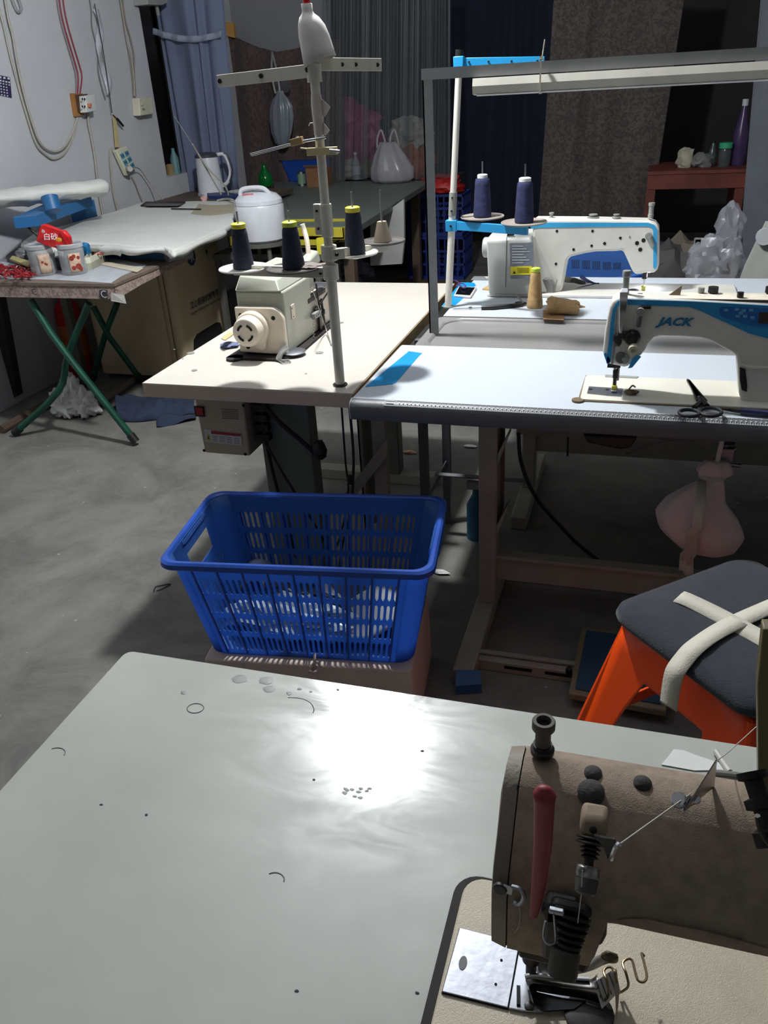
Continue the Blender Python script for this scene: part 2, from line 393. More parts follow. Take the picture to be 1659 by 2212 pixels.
hanging('curtain', grey_curtain, 'grey gauzy curtain hanging at the right edge above the white board', 'curtain',
        Y(1648, -60, 5.6), Y(1800, -60, 5.6), Y(1590, 640, 5.6), Y(1800, 640, 5.6), 3, 0.03, seed=8)
# hazy plastic sheeting: pleated film hanging in strips
sheeting = thing('plastic_sheeting', 'hazy pleated plastic sheeting hanging behind the far end of the green worktable', 'curtain', (-1.9, 6.5, 0.8))
us = [700, 742, 790, 838, 880, 930, 968]
for i in range(6):
    a, b_ = us[i]-3, us[i+1]+4; bb_ = B()
    def fn(s_, c, a=a, b_=b_, i=i):
        u = a+(b_-a)*s_; T = Y(u, -60, 6.48+0.02*(i % 2)); Bm = Y(u-8+8*s_, 392-4*(i % 3), 6.48+0.02*(i % 2)); p = T.lerp(Bm, c)
        p.y += 0.02*math.sin(2*PI*2.5*s_+i)+0.006*math.sin(2*PI*7*s_); return p
    bb_.grid(fn, 40, 8); bb_.build('sheet_strip', strip_film, sheeting, ang=180)

# ================================================================== BACK TABLE and its load
t = thing('worktable', 'long grey green worktable reaching back to the plastic sheeting', 'table', (-2.2, 5.2, 0))
GT = 0.75
B().prism([(-1.96, 4.44, GT), (-1.5, 4.40, GT), (-1.58, 6.42, GT), (-2.95, 6.6, GT)], (0, 0, -0.035)).build('tabletop', green_top, t, smooth=False, bevel=0.003)
B().bb((-1.94, 4.46, 0.66), (-1.56, 4.49, 0.714)).build('apron', wood_edge, t, smooth=False)
for p in ((-1.60, 4.53), (-1.92, 4.53), (-1.68, 6.3), (-2.8, 6.4)):
    B().bb((p[0]-0.03, p[1]-0.03, 0), (p[0]+0.03, p[1]+0.03, 0.72)).build('leg', brown_board, t, smooth=False)
# white cardboard panel hanging at table side
o = B(); o.prism([Y(800, 476, 5.2), Y(843, 452, 5.2), Y(872, 430, 5.2), Y(873, 520, 5.2), Y(868, 570, 5.2), Y(800, 574, 5.2)], (0, 0.03, 0))
tag(o.build('foam_panel', M('dirty_white_foam', (176, 176, 172), 0.8, var=0.15), smooth=False), 'dirty white foam panel leaning under the right side of the green worktable', 'panel')

def bag(name, mat, label, cat, prof, pleats=9, amp=0.06, seed=0, n=48, extra=None, parts=None):
    """prof: (z, rx, ry, cx, cy) rings from bottom to top"""
    b = B(); rings = []
    for k, (z, rx, ry, cx, cy) in enumerate(prof):
        ring = []
        for i in range(n):
            a = 2*PI*i/n; f = k/(len(prof)-1)
            q = 1+amp*(0.4+f)*math.sin(pleats*a+seed+1.5*f)+amp*noise.noise(Vector((math.cos(a)*1.5, math.sin(a)*1.5, z*8+seed)))
            ring.append((cx+rx*q*math.cos(a), cy+ry*q*math.sin(a), z+0.2*rx*amp*math.sin(3*a+seed)*(1 if 0 < k else 0)))
        rings.append(ring)
    b.loft(rings); o = b.build(name, mat, ang=70)
    return tag(o, label, cat) if cat else o

p = Z(652, 388, GT)
bk = thing('basket', 'small bright blue plastic basket of packets on the green worktable', 'basket', (p.x+0.08, p.y, GT))
rg = []
for z_, r_ in ((0, 0.17), (0.02, 0.175), (0.15, 0.21), (0.16, 0.225), (0.15, 0.205), (0.02, 0.165), (0.015, 0.02)):
    rg.append([(bk.location.x+q[0], bk.location.y+q[1], GT+z_) for q in rrect(-r_, r_, -r_*0.62, r_*0.62, min(0.05, r_*0.4))])
B().loft(rg).build('basket_body', blue_rim, bk)
for i in range(4):
    c = bk.location+Vector((-0.1+0.07*i, random.uniform(-0.04, 0.04), 0.13))
    tag(B().blob(c, (0.05, 0.05, 0.045), 0.4, 2, 2, i).build('packet', [M('pale_blue_film', (120, 160, 200), 0.4), paper_w][i % 2], ang=20),
        ['pale blue film packet at the left end of the small blue basket', 'white packet left of centre in the small blue basket', 'pale blue film packet right of centre in the small blue basket', 'white packet at the right end of the small blue basket'][i], 'packet', 'packets in the small blue basket')
p = Z(690, 402, GT)
cx_ = thing('carton', 'small brown open carton standing before the blue basket', 'box', p)
B().bb((p.x-0.08, p.y-0.05, GT), (p.x+0.09, p.y+0.05, GT+0.13)).build('carton_body', M('brown_cardboard', (132, 92, 62), 0.85), cx_, smooth=False)
B().prism([(p.x-0.08, p.y-0.05, GT+0.13), (p.x+0.09, p.y-0.05, GT+0.13), (p.x+0.1, p.y-0.07, GT+0.15), (p.x-0.09, p.y-0.07, GT+0.15)], (0, 0, 0.003)).build('carton_flap', M('brown_cardboard', (132, 92, 62)), cx_, smooth=False)
p = Z(668, 400, GT)+Vector((-0.05, -0.02, 0))
tn = thing('tin_can', 'small tin with a green label beside the brown carton', 'can', p)
B().lathe([(0.032, 0), (0.032, 0.1), (0.03, 0.102), (0, 0.102)], p).build('can_body', brushed, tn)
B().lathe([(0.0325, 0.015), (0.0325, 0.085)], p).build('label', M('green_white_label', (120, 150, 120), 0.6), tn)
def bottle(px, v, z, h, r, mat, label, capm, lab=None, y=None):
    p = Z(px, v, z) if y is None else Y(px, v, y); o = thing('bottle', label, 'bottle', p)
    B().lathe([(r*0.9, 0), (r, 0.01*h*10*0.1), (r, h*0.55), (r*0.9, h*0.65), (r*0.35, h*0.82), (r*0.32, h*0.92), (0, h*0.92)], p, 20).build('bottle_body', mat, o)
    B().lathe([(r*0.4, h*0.91), (r*0.4, h), (0, h)], p, 16).build('cap', capm, o)
    if lab: B().lathe([(r*1.01, h*0.2), (r*1.01, h*0.5)], p, 20).build('label', lab, o)
    return o
clear_pl = M('clear_bottle_plastic', (190, 200, 205), 0.15, alpha=0.5)
bottle(771, 388, GT, 0.2, 0.035, clear_pl, 'clear drinking bottle with a white cap on the green worktable', paper_w, M('pale_label', (190, 200, 210), 0.6))
# food bags beside the bottle
p = Z(745, 384, GT)
tag(B().blob(p+Vector((0, 0.02, 0.06)), (0.13, 0.08, 0.075), 0.35, 2.5, 3, 2, flat=GT).build('plastic_bag', M_clear('milky_film', (190, 180, 170), 0.8), ang=25), 'milky crumpled bag between the blue basket and the clear bottle', 'bag')
p = Z(800, 380, GT)
tag(B().blob(p+Vector((0, 0.05, 0.05)), (0.11, 0.07, 0.06), 0.3, 2.5, 3, 5, flat=GT).build('food_packet', M('olive_packet', (104, 100, 60), 0.6), ang=25), 'olive packet lying behind the clear bottle', 'packet')
# white carrier bag with handles
p = Z(848, 394, GT)
g = bag('carrier_bag', M_clear('milky_carrier_film', (180, 178, 182), 0.55), '', None,
    [(GT, 0.13, 0.09, p.x, p.y), (GT+0.03, 0.165, 0.12, p.x, p.y), (GT+0.1, 0.16, 0.115, p.x, p.y), (GT+0.18, 0.12, 0.09, p.x-0.01, p.y), (GT+0.25, 0.08, 0.06, p.x-0.015, p.y), (GT+0.28, 0.06, 0.04, p.x-0.02, p.y)], 7, 0.07, 2)
tag(g, 'milky carrier bag with two upright handles on the green worktable', 'bag')
hm = M_clear('milky_carrier_film', (180, 178, 182), 0.55)
for sx in (-1, 1):
    c = Vector((p.x-0.02+sx*0.05, p.y, GT+0.26)); pts = spline([c+Vector((-0.035, 0, -0.02)), c+Vector((-0.03*1, 0, 0.05)), c+Vector((0.0, 0, 0.10)), c+Vector((0.02, 0, 0.05)), c+Vector((0.035, 0, -0.02))], 5)
    B().tube(pts, 0.007, 6).build('handle', hm, g)
# things behind the sheeting
p = Z(760, 372, GT)
tag(B().blob((p.x+0.0, 7.04, 1.02), (0.33, 0.17, 0.29), 0.22, 2.0, 4, 1).build('bag', M('mauve_plastic_bag', (164, 62, 112), 0.5, var=0.2), ang=25), 'large mauve plastic bag behind the plastic sheeting', 'bag')
tag(B().blob(Y(885, 290, 6.9), (0.17, 0.12, 0.13), 0.4, 2.4, 3, 4).build('bag', M('grey_white_bag', (176, 174, 168), 0.6), ang=25), 'grey white bag on top of the orange bag behind the sheeting', 'bag')
tag(B().blob(Y(890, 350, 6.9), (0.19, 0.12, 0.16), 0.3, 2.2, 3, 6).build('bag', M('orange_brown_bag', (170, 84, 50), 0.6), ang=25), 'orange bag with a white patch behind the plastic sheeting', 'bag')
sh = B(); sh.bb((-2.9, 6.86, 0.0), (-1.5, 7.25, 0.72))
tag(sh.build('shelf_unit', M('dark_shelf', (60, 58, 56), 0.8), smooth=False), 'low dark shelf behind the plastic sheeting carrying the bags', 'shelf')
# grey carrier bag hanging on the brown cloth
c = Y(612, 270, 6.45)
prof = []
for k, (v, hw) in enumerate(((318, 6), (308, 15), (285, 24), (255, 26), (230, 24), (214, 16), (203, 8), (196, 6))):
    q = Y(610, v, 6.45); prof.append((q.z, hw/285.0, hw/285.0*0.55, q.x-0.003*k, q.y))
g = bag('carrier_bag', M_clear('grey_carrier_film', (128, 136, 144), 0.85), '', None, prof, 9, 0.12, 1)
tag(g, 'grey translucent carrier bag hanging by its handles on the brown cloth', 'bag')
for sx in (-1, 1): B().tube(spline([Y(600+sx*5, 202, 6.45), Y(593+sx*6, 160, 6.48), Y(588, 112, 6.61)], 5), 0.008, 6).build('handle', hm, g)
# mask-like film above it
tag(B().grid(lambda a, c: Y(592+34*a, 178+28*c-8*a, 6.5)+Vector((0, 0.02*math.sin(6*a+4*c), 0)), 8, 8).build('film_scrap', strip_film, solid=0.001), 'scrap of clear film hanging over the grey carrier bag', 'film')

# navy crates with a red bag at the right of the worktable
cr = M('dark_blue_crate_plastic', (30, 50, 128), 0.5, var=0.2)
def slat_crate(name, x0, x1, y0, y1, z0, z1, label, mat, rows=3, cols=9, group=None):
    o = thing(name, label, 'crate', ((x0+x1)/2, (y0+y1)/2, z0), group)
    B().bb((x0, y0, z0), (x1, y1, z0+0.01)).build('base', mat, o, smooth=False)
    b = B(); h = (z1-z0)
    for k in range(rows+1):
        zz = z0+0.01+(h-0.03)*k/rows
        b.bb((x0, y0, zz), (x1, y0+0.008, zz+0.018)).bb((x0, y1-0.008, zz), (x1, y1, zz+0.018)).bb((x0, y0, zz), (x0+0.008, y1, zz+0.018)).bb((x1-0.008, y0, zz), (x1, y1, zz+0.018))
    b.build('rail', mat, o, smooth=False)['kind'] = 'stuff'
    b = B()
    for k in range(cols+1):
        xx = x0+(x1-x0-0.012)*k/cols; b.bb((xx, y0+0.001, z0), (xx+0.012, y0+0.007, z1)).bb((xx, y1-0.007, z0), (xx+0.012, y1-0.001, z1))
        yy = y0+(y1-y0-0.012)*k/cols; b.bb((x0+0.001, yy, z0), (x0+0.007, yy+0.012, z1)).bb((x1-0.007, yy, z0), (x1-0.001, yy+0.012, z1))
    b.build('lattice', mat, o, smooth=False)['kind'] = 'stuff'
    return o
CX0, CX1 = Y(876, 470, 6.5).x, Y(1003, 470, 6.5).x
slat_crate('crate', CX0, CX1, 6.5, 6.82, 0.0, 0.33, 'dark blue lattice crate, lower one, right of the green worktable', cr)
slat_crate('crate', CX0+0.01, CX1-0.01, 6.51, 6.81, 0.33, 0.64, 'dark blue lattice crate, upper one, right of the green worktable', cr)
tag(B().blob(((CX0+CX1)/2+0.03, 6.66, 0.68), (0.17, 0.11, 0.08), 0.4, 2.5, 3, 3, flat=0.641).build('bag', M('red_bag_film', (186, 36, 34), 0.5), ang=25), 'crumpled red bag on the upper dark blue crate', 'bag')
# planks and scraps on the rear floor
tag(B().box((-1.75, 6.0, 0.02), (0.75, 0.09, 0.03), Matrix.Rotation(0.12, 3, 'Z')).build('plank', M('reddish_plank', (122, 76, 54), 0.8, var=0.2), smooth=False), 'reddish plank lying on the floor behind the cream sewing table', 'plank')
tag(B().box((-1.6, 6.3, 0.02), (0.6, 0.08, 0.03), Matrix.Rotation(-0.1, 3, 'Z')).build('plank', M('brown_plank', (96, 74, 56), 0.8, var=0.2), smooth=False), 'dull brown plank on the floor beyond the reddish plank', 'plank')
p = Z(778, 600, 0)
tag(B().blob((p.x, p.y-0.2, 0.09), (0.16, 0.12, 0.1), 0.35, 2.5, 3, 7, flat=0).build('plastic_bag', M_clear('grey_film', (150, 154, 166), 0.8), ang=25), 'pale grey plastic bag on the floor behind the cream sewing table', 'bag')
# yellow stacked crate stuff under front of worktable
for i, (u, v, wd, lab) in enumerate(((640, 505, 0.55, 'yellow plastic tray under the front of the green worktable, upper one'), (600, 522, 0.6, 'yellow plastic tray under the front of the green worktable, lower one'))):
    c = Y(u, v, 4.3)
    o = thing('tray', lab, 'tray', c)
    ym = M('yellow_tray_plastic', (186, 172, 48), 0.5, var=0.12)
    B().bb((c.x-wd/2, 4.3, c.z-0.03), (c.x+wd/2, 4.6, c.z-0.02)).build('tray_floor', ym, o, smooth=False)
    b = B(); b.bb((c.x-wd/2, 4.3, c.z-0.03), (c.x+wd/2, 4.31, c.z+0.03)).bb((c.x-wd/2, 4.59, c.z-0.03), (c.x+wd/2, 4.6, c.z+0.03)).bb((c.x-wd/2, 4.3, c.z-0.03), (c.x-wd/2+0.01, 4.6, c.z+0.03)).bb((c.x+wd/2-0.01, 4.3, c.z-0.03), (c.x+wd/2, 4.6, c.z+0.03))
    b.build('tray_wall', ym, o, smooth=False, bevel=0.002)
c = Y(580, 520, 4.35)
st = thing('trolley', 'dark trolley frame carrying the yellow trays', 'trolley', (c.x, 4.45, 0))
for sx in (-0.3, 0.3):
    for yy in (4.3, 4.6): B().bb((c.x+sx-0.015, yy-0.015, 0), (c.x+sx+0.015, yy+0.015, c.z-0.06)).build('leg', dark_frame, st, smooth=False)
B().bb((c.x-0.32, 4.28, c.z-0.09), (c.x+0.36, 4.62, c.z-0.06)).build('deck', dark_frame, st, smooth=False)
B().prism([Y(683, 515, 4.28), Y(700, 512, 4.28), Y(703, 556, 4.28), Y(686, 560, 4.28)], (0, 0.02, 0)).build('yellow_bracket', yellow_pl, st, smooth=False)

# ================================================================== BROWN COUNTER behind ironing board, kettle etc
CT = 0.80
t = thing('counter', 'low dark brown wooden counter under the window carrying the kettle', 'table', (-2.9, 5.3, 0))
B().prism([(WL+0.005, 4.9, CT), (-2.42, 4.9, CT), (-2.42, 5.75, CT), (WL+0.005, 5.75, CT)], (0, 0, -0.03)).build('countertop', brown_board, t, smooth=False)
for q in ((-3.1, 5.0), (-2.5, 5.0), (-3.1, 5.6), (-2.5, 5.6)): B().bb((q[0]-0.03, q[1]-0.03, 0), (q[0]+0.03, q[1]+0.03, CT-0.03)).build('leg', brown_board, t, smooth=False)
k0 = Z(462, 419, CT); k0.z = CT; k0.y -= 0.03
ke = thing('kettle', 'white electric kettle with a black lid and angular handle on the brown counter', 'kettle', k0)
B().lathe([(0.088, 0.018), (0.088, 0.03), (0.082, 0.12), (0.077, 0.225), (0.074, 0.24), (0, 0.24)], k0).build('kettle_body', kettle_w, ke)
B().lathe([(0.095, 0), (0.095, 0.014), (0.088, 0.018), (0, 0.018)], k0).build('power_base', kettle_w, ke)
B().lathe([(0.078, 0.24), (0.078, 0.255), (0.05, 0.268), (0, 0.27)], k0).build('lid', M('dark_grey_lid', (64, 66, 72), 0.4), ke)
hd = RT.copy(); hd.z = 0; hd.normalize()
hp = [k0+hd*a+Vector((0, 0, z_)) for a, z_ in ((0.07, 0.25), (0.125, 0.245), (0.15, 0.15), (0.125, 0.08), (0.08, 0.05))]
B().tube(spline(hp, 4), 0.012, 8).build('handle', kettle_w, ke)
hp2 = [q+hd*0.01 for q in hp[:4]]
B().tube(spline(hp2, 4), 0.0105, 8).build('handle_back', M('dark_grey_lid', (64, 66, 72)), ke)
p = Z(488, 418, CT)+hd*0.1
tag(B().lathe([(0.07, 0), (0.085, 0.012), (0.08, 0.014), (0.06, 0.006), (0, 0.006)], (p.x, p.y, CT)).build('saucer', kettle_w), 'flat white saucer beside the white kettle', 'dish')
# rice cooker
p = Y(568, 519, 4.20); CK = p.z
rc = thing('rice_cooker', 'white rounded rice cooker with a domed lid beside the green bottle', 'rice cooker', p)
rp = [(0.105, 0), (0.122, 0.012), (0.130, 0.07), (0.130, 0.175), (0.124, 0.188)]
B().lathe(rp+[(0, 0.188)], p, 36).build('cooker_body', kettle_w, rc)
B().lathe([(0.127, 0.189), (0.124, 0.208), (0.10, 0.232), (0.06, 0.246), (0, 0.248)], p, 36).build('lid', kettle_w, rc)
B().tube(spline([p+Vector((-0.09, -0.02, 0.225)), p+Vector((-0.065, -0.03, 0.262)), p+Vector((0.045, -0.03, 0.266)), p+Vector((0.085, -0.02, 0.225))], 5), 0.012, 8).build('handle', kettle_w, rc)
B().box(p+Vector((-0.02, -0.07, 0.24)), (0.06, 0.02, 0.01)).build('badge', M('pink_print', (206, 120, 124), 0.5), rc, bevel=0.002)
stl = thing('stool_stand', 'dark low stand under the rice cooker', 'stand', (p.x, p.y, 0))
B().lathe([(0.13, CK-0.021), (0.13, CK-0.001), (0, CK-0.001)], (p.x, p.y, 0), 24).build('seat', dark_frame, stl)
for a in range(4): B().cyl((p.x+0.12*math.cos(a*PI/2+0.7), p.y+0.12*math.sin(a*PI/2+0.7), 0), (p.x+0.1*math.cos(a*PI/2+0.7), p.y+0.1*math.sin(a*PI/2+0.7), CK-0.02), 0.012).build('leg', dark_frame, stl)
# green bottle top behind cooker
q = Z(575, 402, GT); q.z = GT
gb = thing('bottle', 'green plastic bottle standing behind the rice cooker', 'bottle', q)
B().lathe([(0.05, 0), (0.058, 0.02), (0.058, 0.06), (0.05, 0.085), (0.022, 0.125), (0.018, 0.15), (0.022, 0.155), (0.018, 0.162), (0, 0.162)], q).build('bottle_body', green_glass, gb)
# items on the window sill
q = X(369, 372, -3.27); tag(B().lathe([(0.03, 0), (0.032, 0.06), (0.02, 0.07), (0, 0.07)], (q.x, q.y, 0.925)).build('pot', M('tan_pot', (150, 124, 84), 0.7)), 'small tan pot on the window sill at the dark gap', 'pot')
q = X(381, 372, -3.24); tag(B().lathe([(0.03, 0), (0.03, 0.1), (0.012, 0.15), (0.012, 0.17), (0, 0.17)], (q.x, q.y, 0.925)).build('bottle', M('teal_bottle', (96, 136, 140), 0.5)), 'teal squeeze bottle on the window sill beside the blue curtain', 'bottle')

# ================================================================== RED WOOD TABLE far right
RTY = 6.5
t = thing('side_table', 'red brown wooden side table in the dark doorway at the right', 'table', (0.3, 6.8, 0))
a = Y(1403, 375, RTY); b_ = Y(1612, 380, RTY); zt = 0.745
B().bb((a.x, RTY, zt-0.1), (b_.x+0.03, RTY+0.02, zt-0.002)).build('apron', wood_dark, t, smooth=False)
B().bb((a.x-0.01, RTY-0.01, zt-0.002), (b_.x+0.05, RTY+0.6, zt+0.02)).build('tabletop', wood_dark, t, smooth=False)
for xx in (a.x+0.02, b_.x-0.03):
    for yy in (RTY+0.04, RTY+0.55): B().bb((xx-0.03, yy-0.03, 0), (xx+0.03, yy+0.03, zt)).build('leg', wood_dark, t, smooth=False)
zt += 0.02
q = Y(1478, 372, 6.7); tag(B().blob((q.x, 6.7, zt+0.05), (0.06, 0.06, 0.075), 0.3, 2.4, 3, 3, flat=zt).build('plastic_bag', M('cream_film_bag', (186, 180, 160), 0.6), ang=30), 'cream bundled bag at the left of the red brown side table', 'bag')
q = Y(1512, 372, 6.7); tag(B().blob((q.x, 6.7, zt+0.04), (0.08, 0.06, 0.055), 0.35, 2.4, 3, 8, flat=zt).build('plastic_bag', M('grey_film_bag', (120, 122, 118), 0.6), ang=30), 'grey crumpled bag in the middle of the red brown side table', 'bag')
def sbottle(u, h, r, mat, cm, label, y=6.72):
    q = Y(u, 372, y); o = thing('bottle', label, 'bottle', (q.x, y, zt))
    B().lathe([(r*.9, 0), (r, 0.01), (r, h*0.5), (r*0.5, h*0.75), (r*0.35, h*0.9), (0, h*0.9)], (q.x, y, zt), 18).build('bottle_body', mat, o)
    B().lathe([(r*0.4, h*0.9), (r*0.4, h), (0, h)], (q.x, y, zt), 14).build('cap', cm, o)
dgl = M('dim_clear_glass', (90, 100, 100), 0.15, alpha=0.6)
sbottle(1534, 0.17, 0.03, dgl, black_pl, 'small dark glass bottle with a bright glint on the side table')
q = Y(1561, 372, 6.68); o = thing('jar', 'clear jar with a green lid beside the tall bottle', 'jar', (q.x, 6.68, zt))
B().lathe([(0.04, 0), (0.042, 0.1), (0.036, 0.12), (0, 0.12)], (q.x, 6.68, zt)).build('jar_body', dgl, o)
B().lathe([(0.044, 0.12), (0.044, 0.155), (0, 0.16)], (q.x, 6.68, zt)).build('lid', M('mint_green_lid', (60, 180, 130), 0.5), o)
sbottle(1590, 0.42, 0.052, M('purple_bottle', (80, 62, 104), 0.25, alpha=0.85), M('white_cap', (200, 200, 200), 0.5), 'tall bottle with a purple label and white cap on the side table', 6.75)

# white chair with clear bag, far right
c0 = Y(1545, 560, 4.8)
ch = thing('chair', 'white plastic chair holding a clear bag beyond the rear sewing table', 'chair', (c0.x, 4.8, 0))
z0 = Y(1500, 515, 4.8).z
xa, xb = Y(1497, 540, 4.8).x, Y(1602, 540, 4.8).x
wch = M('grey_white_chair_plastic', (176, 174, 168), 0.5)
B().bb((xa, 4.8, z0-0.38), (xa+0.04, 4.83, z0)).build('back_post', wch, ch, bevel=0.006)
B().bb((xb-0.04, 4.8, z0-0.38), (xb, 4.83, z0)).build('back_post', wch, ch, bevel=0.006)
B().bb((xa, 4.8, z0-0.04), (xb, 4.83, z0)).build('top_rail', wch, ch, bevel=0.006)
B().bb((xa, 4.8, z0-0.42), (xb, 5.2, z0-0.38)).build('seat', wch, ch, bevel=0.006)
for xx in (xa+0.02, xb-0.02):
    for yy in (4.82, 5.17): B().cyl((xx, yy, 0), (xx, yy, z0-0.4), 0.016).build('leg', wch, ch)
g = B().blob((c0.x+0.01, 4.78, z0-0.14), (0.15, 0.1, 0.16), 0.3, 2.6, 4, 2)
g.blob((c0.x+0.05, 4.8, z0+0.06), (0.07, 0.05, 0.12), 0.3, 2.6, 3, 6)
tag(g.build('plastic_bag', M_clear('clear_grey_film', (176, 180, 188), 0.5), ang=30), 'large clear plastic bag draped over the back of the white chair', 'bag')
# white board leaning at the right edge
o = B(); o.prism([Y(1655, 480, 4.0), Y(1760, 480, 4.0), Y(1760, 640, 4.0), Y(1586, 640, 4.0), Y(1610, 575, 4.0)], (0, 0.03, 0))
tag(o.build('white_board', M('greenish_white_board', (186, 190, 180), 0.7), smooth=False), 'pale greenish white board leaning at the right edge of the photo', 'board')
q = Y(1652, 512, 3.97); tag(B().lathe([(0.035, 0), (0.035, 0.02), (0, 0.02)], q, 20, (0, 1, 0)).build('disc', M('white_disc', (200, 204, 206), 0.4)), 'small white disc on the leaning white board', 'disc')
# grey bags on the rear floor
for i, (u, v, s_, lab) in enumerate(((1440, 560, 0.16, 'dark grey bag heaped on the floor behind the rear machine head'), (1478, 578, 0.14, 'tan grey bag slumped against the white chair'), (1400, 575, 0.15, 'low dark bundle behind the rear machine needle'))):
    q = Y(u, v, 5.4+0.1*i); tag(B().blob((q.x, q.y, 0.2), (s_*1.3, s_, 0.28), 0.35, 2.4, 3, i+11, flat=0).build('bag', M('floor_bag_%d' % i, ((84, 82, 80), (112, 102, 88), (54, 56, 70))[i], 0.7), ang=30), lab, 'bag')

# bright blue basket on its side seen under the rear machine arm
sb = thing('basket', 'blue perforated basket standing behind the rear sewing machine', 'basket', (0, 3.45, 0.3))
yb = 3.42
pa = [Y(1215, 538, yb), Y(1290, 528, yb), Y(1352, 530, yb), Y(1385, 545, yb), Y(1400, 585, yb), Y(1380, 615, yb), Y(1200, 620, yb), Y(1195, 590, yb)]
b = B(); b.prism(pa, (0, 0.012, 0)); b.build('basket_wall', blue_crate, sb, bevel=0.002)
cx = (pa[0]+pa[4])/2; zb_ = pa[5].z
B().bb((cx.x-0.14, yb+0.012, zb_-0.02), (cx.x+0.14, yb+0.3, zb_)).build('basket_side', blue_crate, sb, smooth=False)
b = B()
for k in range(5):
    for j in range(4):
        u = 1235+k*22.5+j*4.4; b.prism([Y(u, 561+k*1.6, yb-0.001), Y(u+2.6, 561+k*1.6, yb-0.001), Y(u+2.6, 579+k*1.2-(3 if k > 3 else 0), yb-0.001), Y(u, 579+k*1.2-(3 if k > 3 else 0), yb-0.001)], (0, 0.0008, 0))
b.build('slot_row', M('shadowed_slot', (30, 52, 90), 0.9), sb, smooth=False)
B().tube(spline([Y(1190, 612, yb-0.008), Y(1260, 610, yb-0.008), Y(1330, 603, yb-0.008), Y(1395, 590, yb-0.008)], 5), 0.008, 8).build('basket_rim', blue_crate, sb)
tag(B().bb((cx.x-0.13, yb+0.02, 0), (cx.x+0.13, yb+0.28, zb_-0.021)).build('carton', M('brown_cardboard', (132, 92, 62)), smooth=False), 'brown carton under the blue basket behind the rear sewing table', 'box')

# ================================================================== LEFT WALL FITTINGS
def onwall(u, v, d=0.012): return X(u, v, WL+d)
def wcable(name, pts, r, mat, label, cat='cable', group=None, d=0.012, parent=None):
    o = B().tube(spline([onwall(u, v, d) for u, v in pts], 6), r, 6).build(name, mat, parent)
    return tag(o, label, cat, group) if parent is None else o
wcable('cable', [(-12, -20), (0, 25), (10, 65), (22, 120), (38, 180), (55, 240), (78, 310), (100, 335), (118, 343), (140, 330), (160, 290), (166, 255)], 0.006, cable_white, 'off white cable in the lower of two loops sagging to the breaker board')
wcable('cable', [(8, -20), (18, 40), (28, 80), (36, 130), (50, 195), (68, 260), (88, 310), (115, 327), (138, 318), (155, 290), (163, 268), (168, 255)], 0.0065, cable_white, 'off white cable in the upper of two loops sagging to the breaker board', d=0.02)
wcable('cable', [(20, -20), (28, 5), (38, 25), (46, 20), (40, 0), (30, -20)], 0.008, M('grey_cable', (150, 152, 156), 0.5), 'grey cable loop at the very top left of the wall')
for k, (dx, m_) in enumerate(((0, cable_red), (8, cable_red), (-5, M('mauve_grey_wire', (140, 120, 126), 0.6)))):
    wcable('wire', [(126+dx, -20), (132+dx, 25), (140+dx, 60), (150+dx, 95), (162+dx, 135), (169+dx, 165), (168+dx*0.6, 203)], 0.0035, m_, ['left one of the two dark red wires dropping to the breaker', 'right one of the two dark red wires dropping to the breaker', 'mauve grey wire beside the red wires above the breaker'][k], 'wire')
br = thing('circuit_breaker', 'pale breaker switch with orange levers on a wooden back board', 'breaker', onwall(178, 250, 0))
B().prism([onwall(150, 202, 0.001), onwall(172, 202, 0.001), onwall(176, 248, 0.001), onwall(158, 252, 0.001)], (0.02, 0, 0)).build('back_board', M('orange_brown_wood', (164, 112, 62), 0.7, var=0.2), br, smooth=False)
B().prism([onwall(162, 205, 0.021), onwall(185, 203, 0.021), onwall(190, 238, 0.021), onwall(168, 243, 0.021)], (0.012, 0, 0)).build('mounting_plate', M('burnt_brown_plate', (84, 56, 44), 0.7), br, smooth=False)
B().prism([X(170, 208, WL+0.034), X(190, 205, WL+0.034), X(194, 240, WL+0.034), X(173, 244, WL+0.034)], (0.045, 0, 0)).build('breaker_body', M('pale_grey_breaker', (206, 210, 204), 0.4), br, bevel=0.003)
for k in range(2): B().box(X(193, 226+3*k, WL+0.085), (0.02, 0.02, 0.012)).build('lever', M('orange_lever', (216, 122, 84), 0.4), br, bevel=0.002)
for k in range(4): B().box(X(178+5*(k % 2), 214+16*(k//2), WL+0.08), (0.003, 0.01, 0.01)).build('terminal', dark_metal, br, smooth=False)
wcable('cable', [(190, 242), (192, 270), (198, 300), (205, 340), (210, 385), (216, 430), (224, 470)], 0.0075, cable_white, 'off white cable dropping from the breaker behind the small padded arm', d=0.015)
bx = thing('meter_box', 'grey box at the top edge of the left wall by the curtain', 'box', onwall(315, 20, 0))
B().prism([X(285, -60, WL+0.001), X(330, -60, WL+0.001), X(334, 8, WL+0.001), X(322, 14, WL+0.001), X(289, 13, WL+0.001)], (0.1, 0, 0)).build('box_body', M('grey_box_enamel', (150, 150, 148), 0.5), bx, bevel=0.004)
B().cyl(X(338, 10, WL+0.06), X(342, 32, WL+0.05), 0.012).build('conduit', M('grey_box_enamel', (150, 150, 148)), bx)
wcable('wire', [(256, -20), (264, 30), (272, 80), (281, 130), (286, 165), (289, 208)], 0.005, M('brown_grey_wire', (136, 126, 116), 0.7), 'left strand of the brown grey wire bundle above the socket box', 'wire')
wcable('wire', [(262, -20), (270, 40), (282, 85), (289, 120), (290, 165), (293, 208)], 0.005, M('brown_grey_wire', (136, 126, 116)), 'right strand of the brown grey wire bundle above the socket box', 'wire')
wcable('wire', [(258, -20), (266, 35), (276, 95), (284, 128), (289, 165), (291, 208)], 0.004, M('pale_wire', (160, 152, 142)), 'pale middle strand of the wire bundle above the socket box', 'wire', d=0.02)
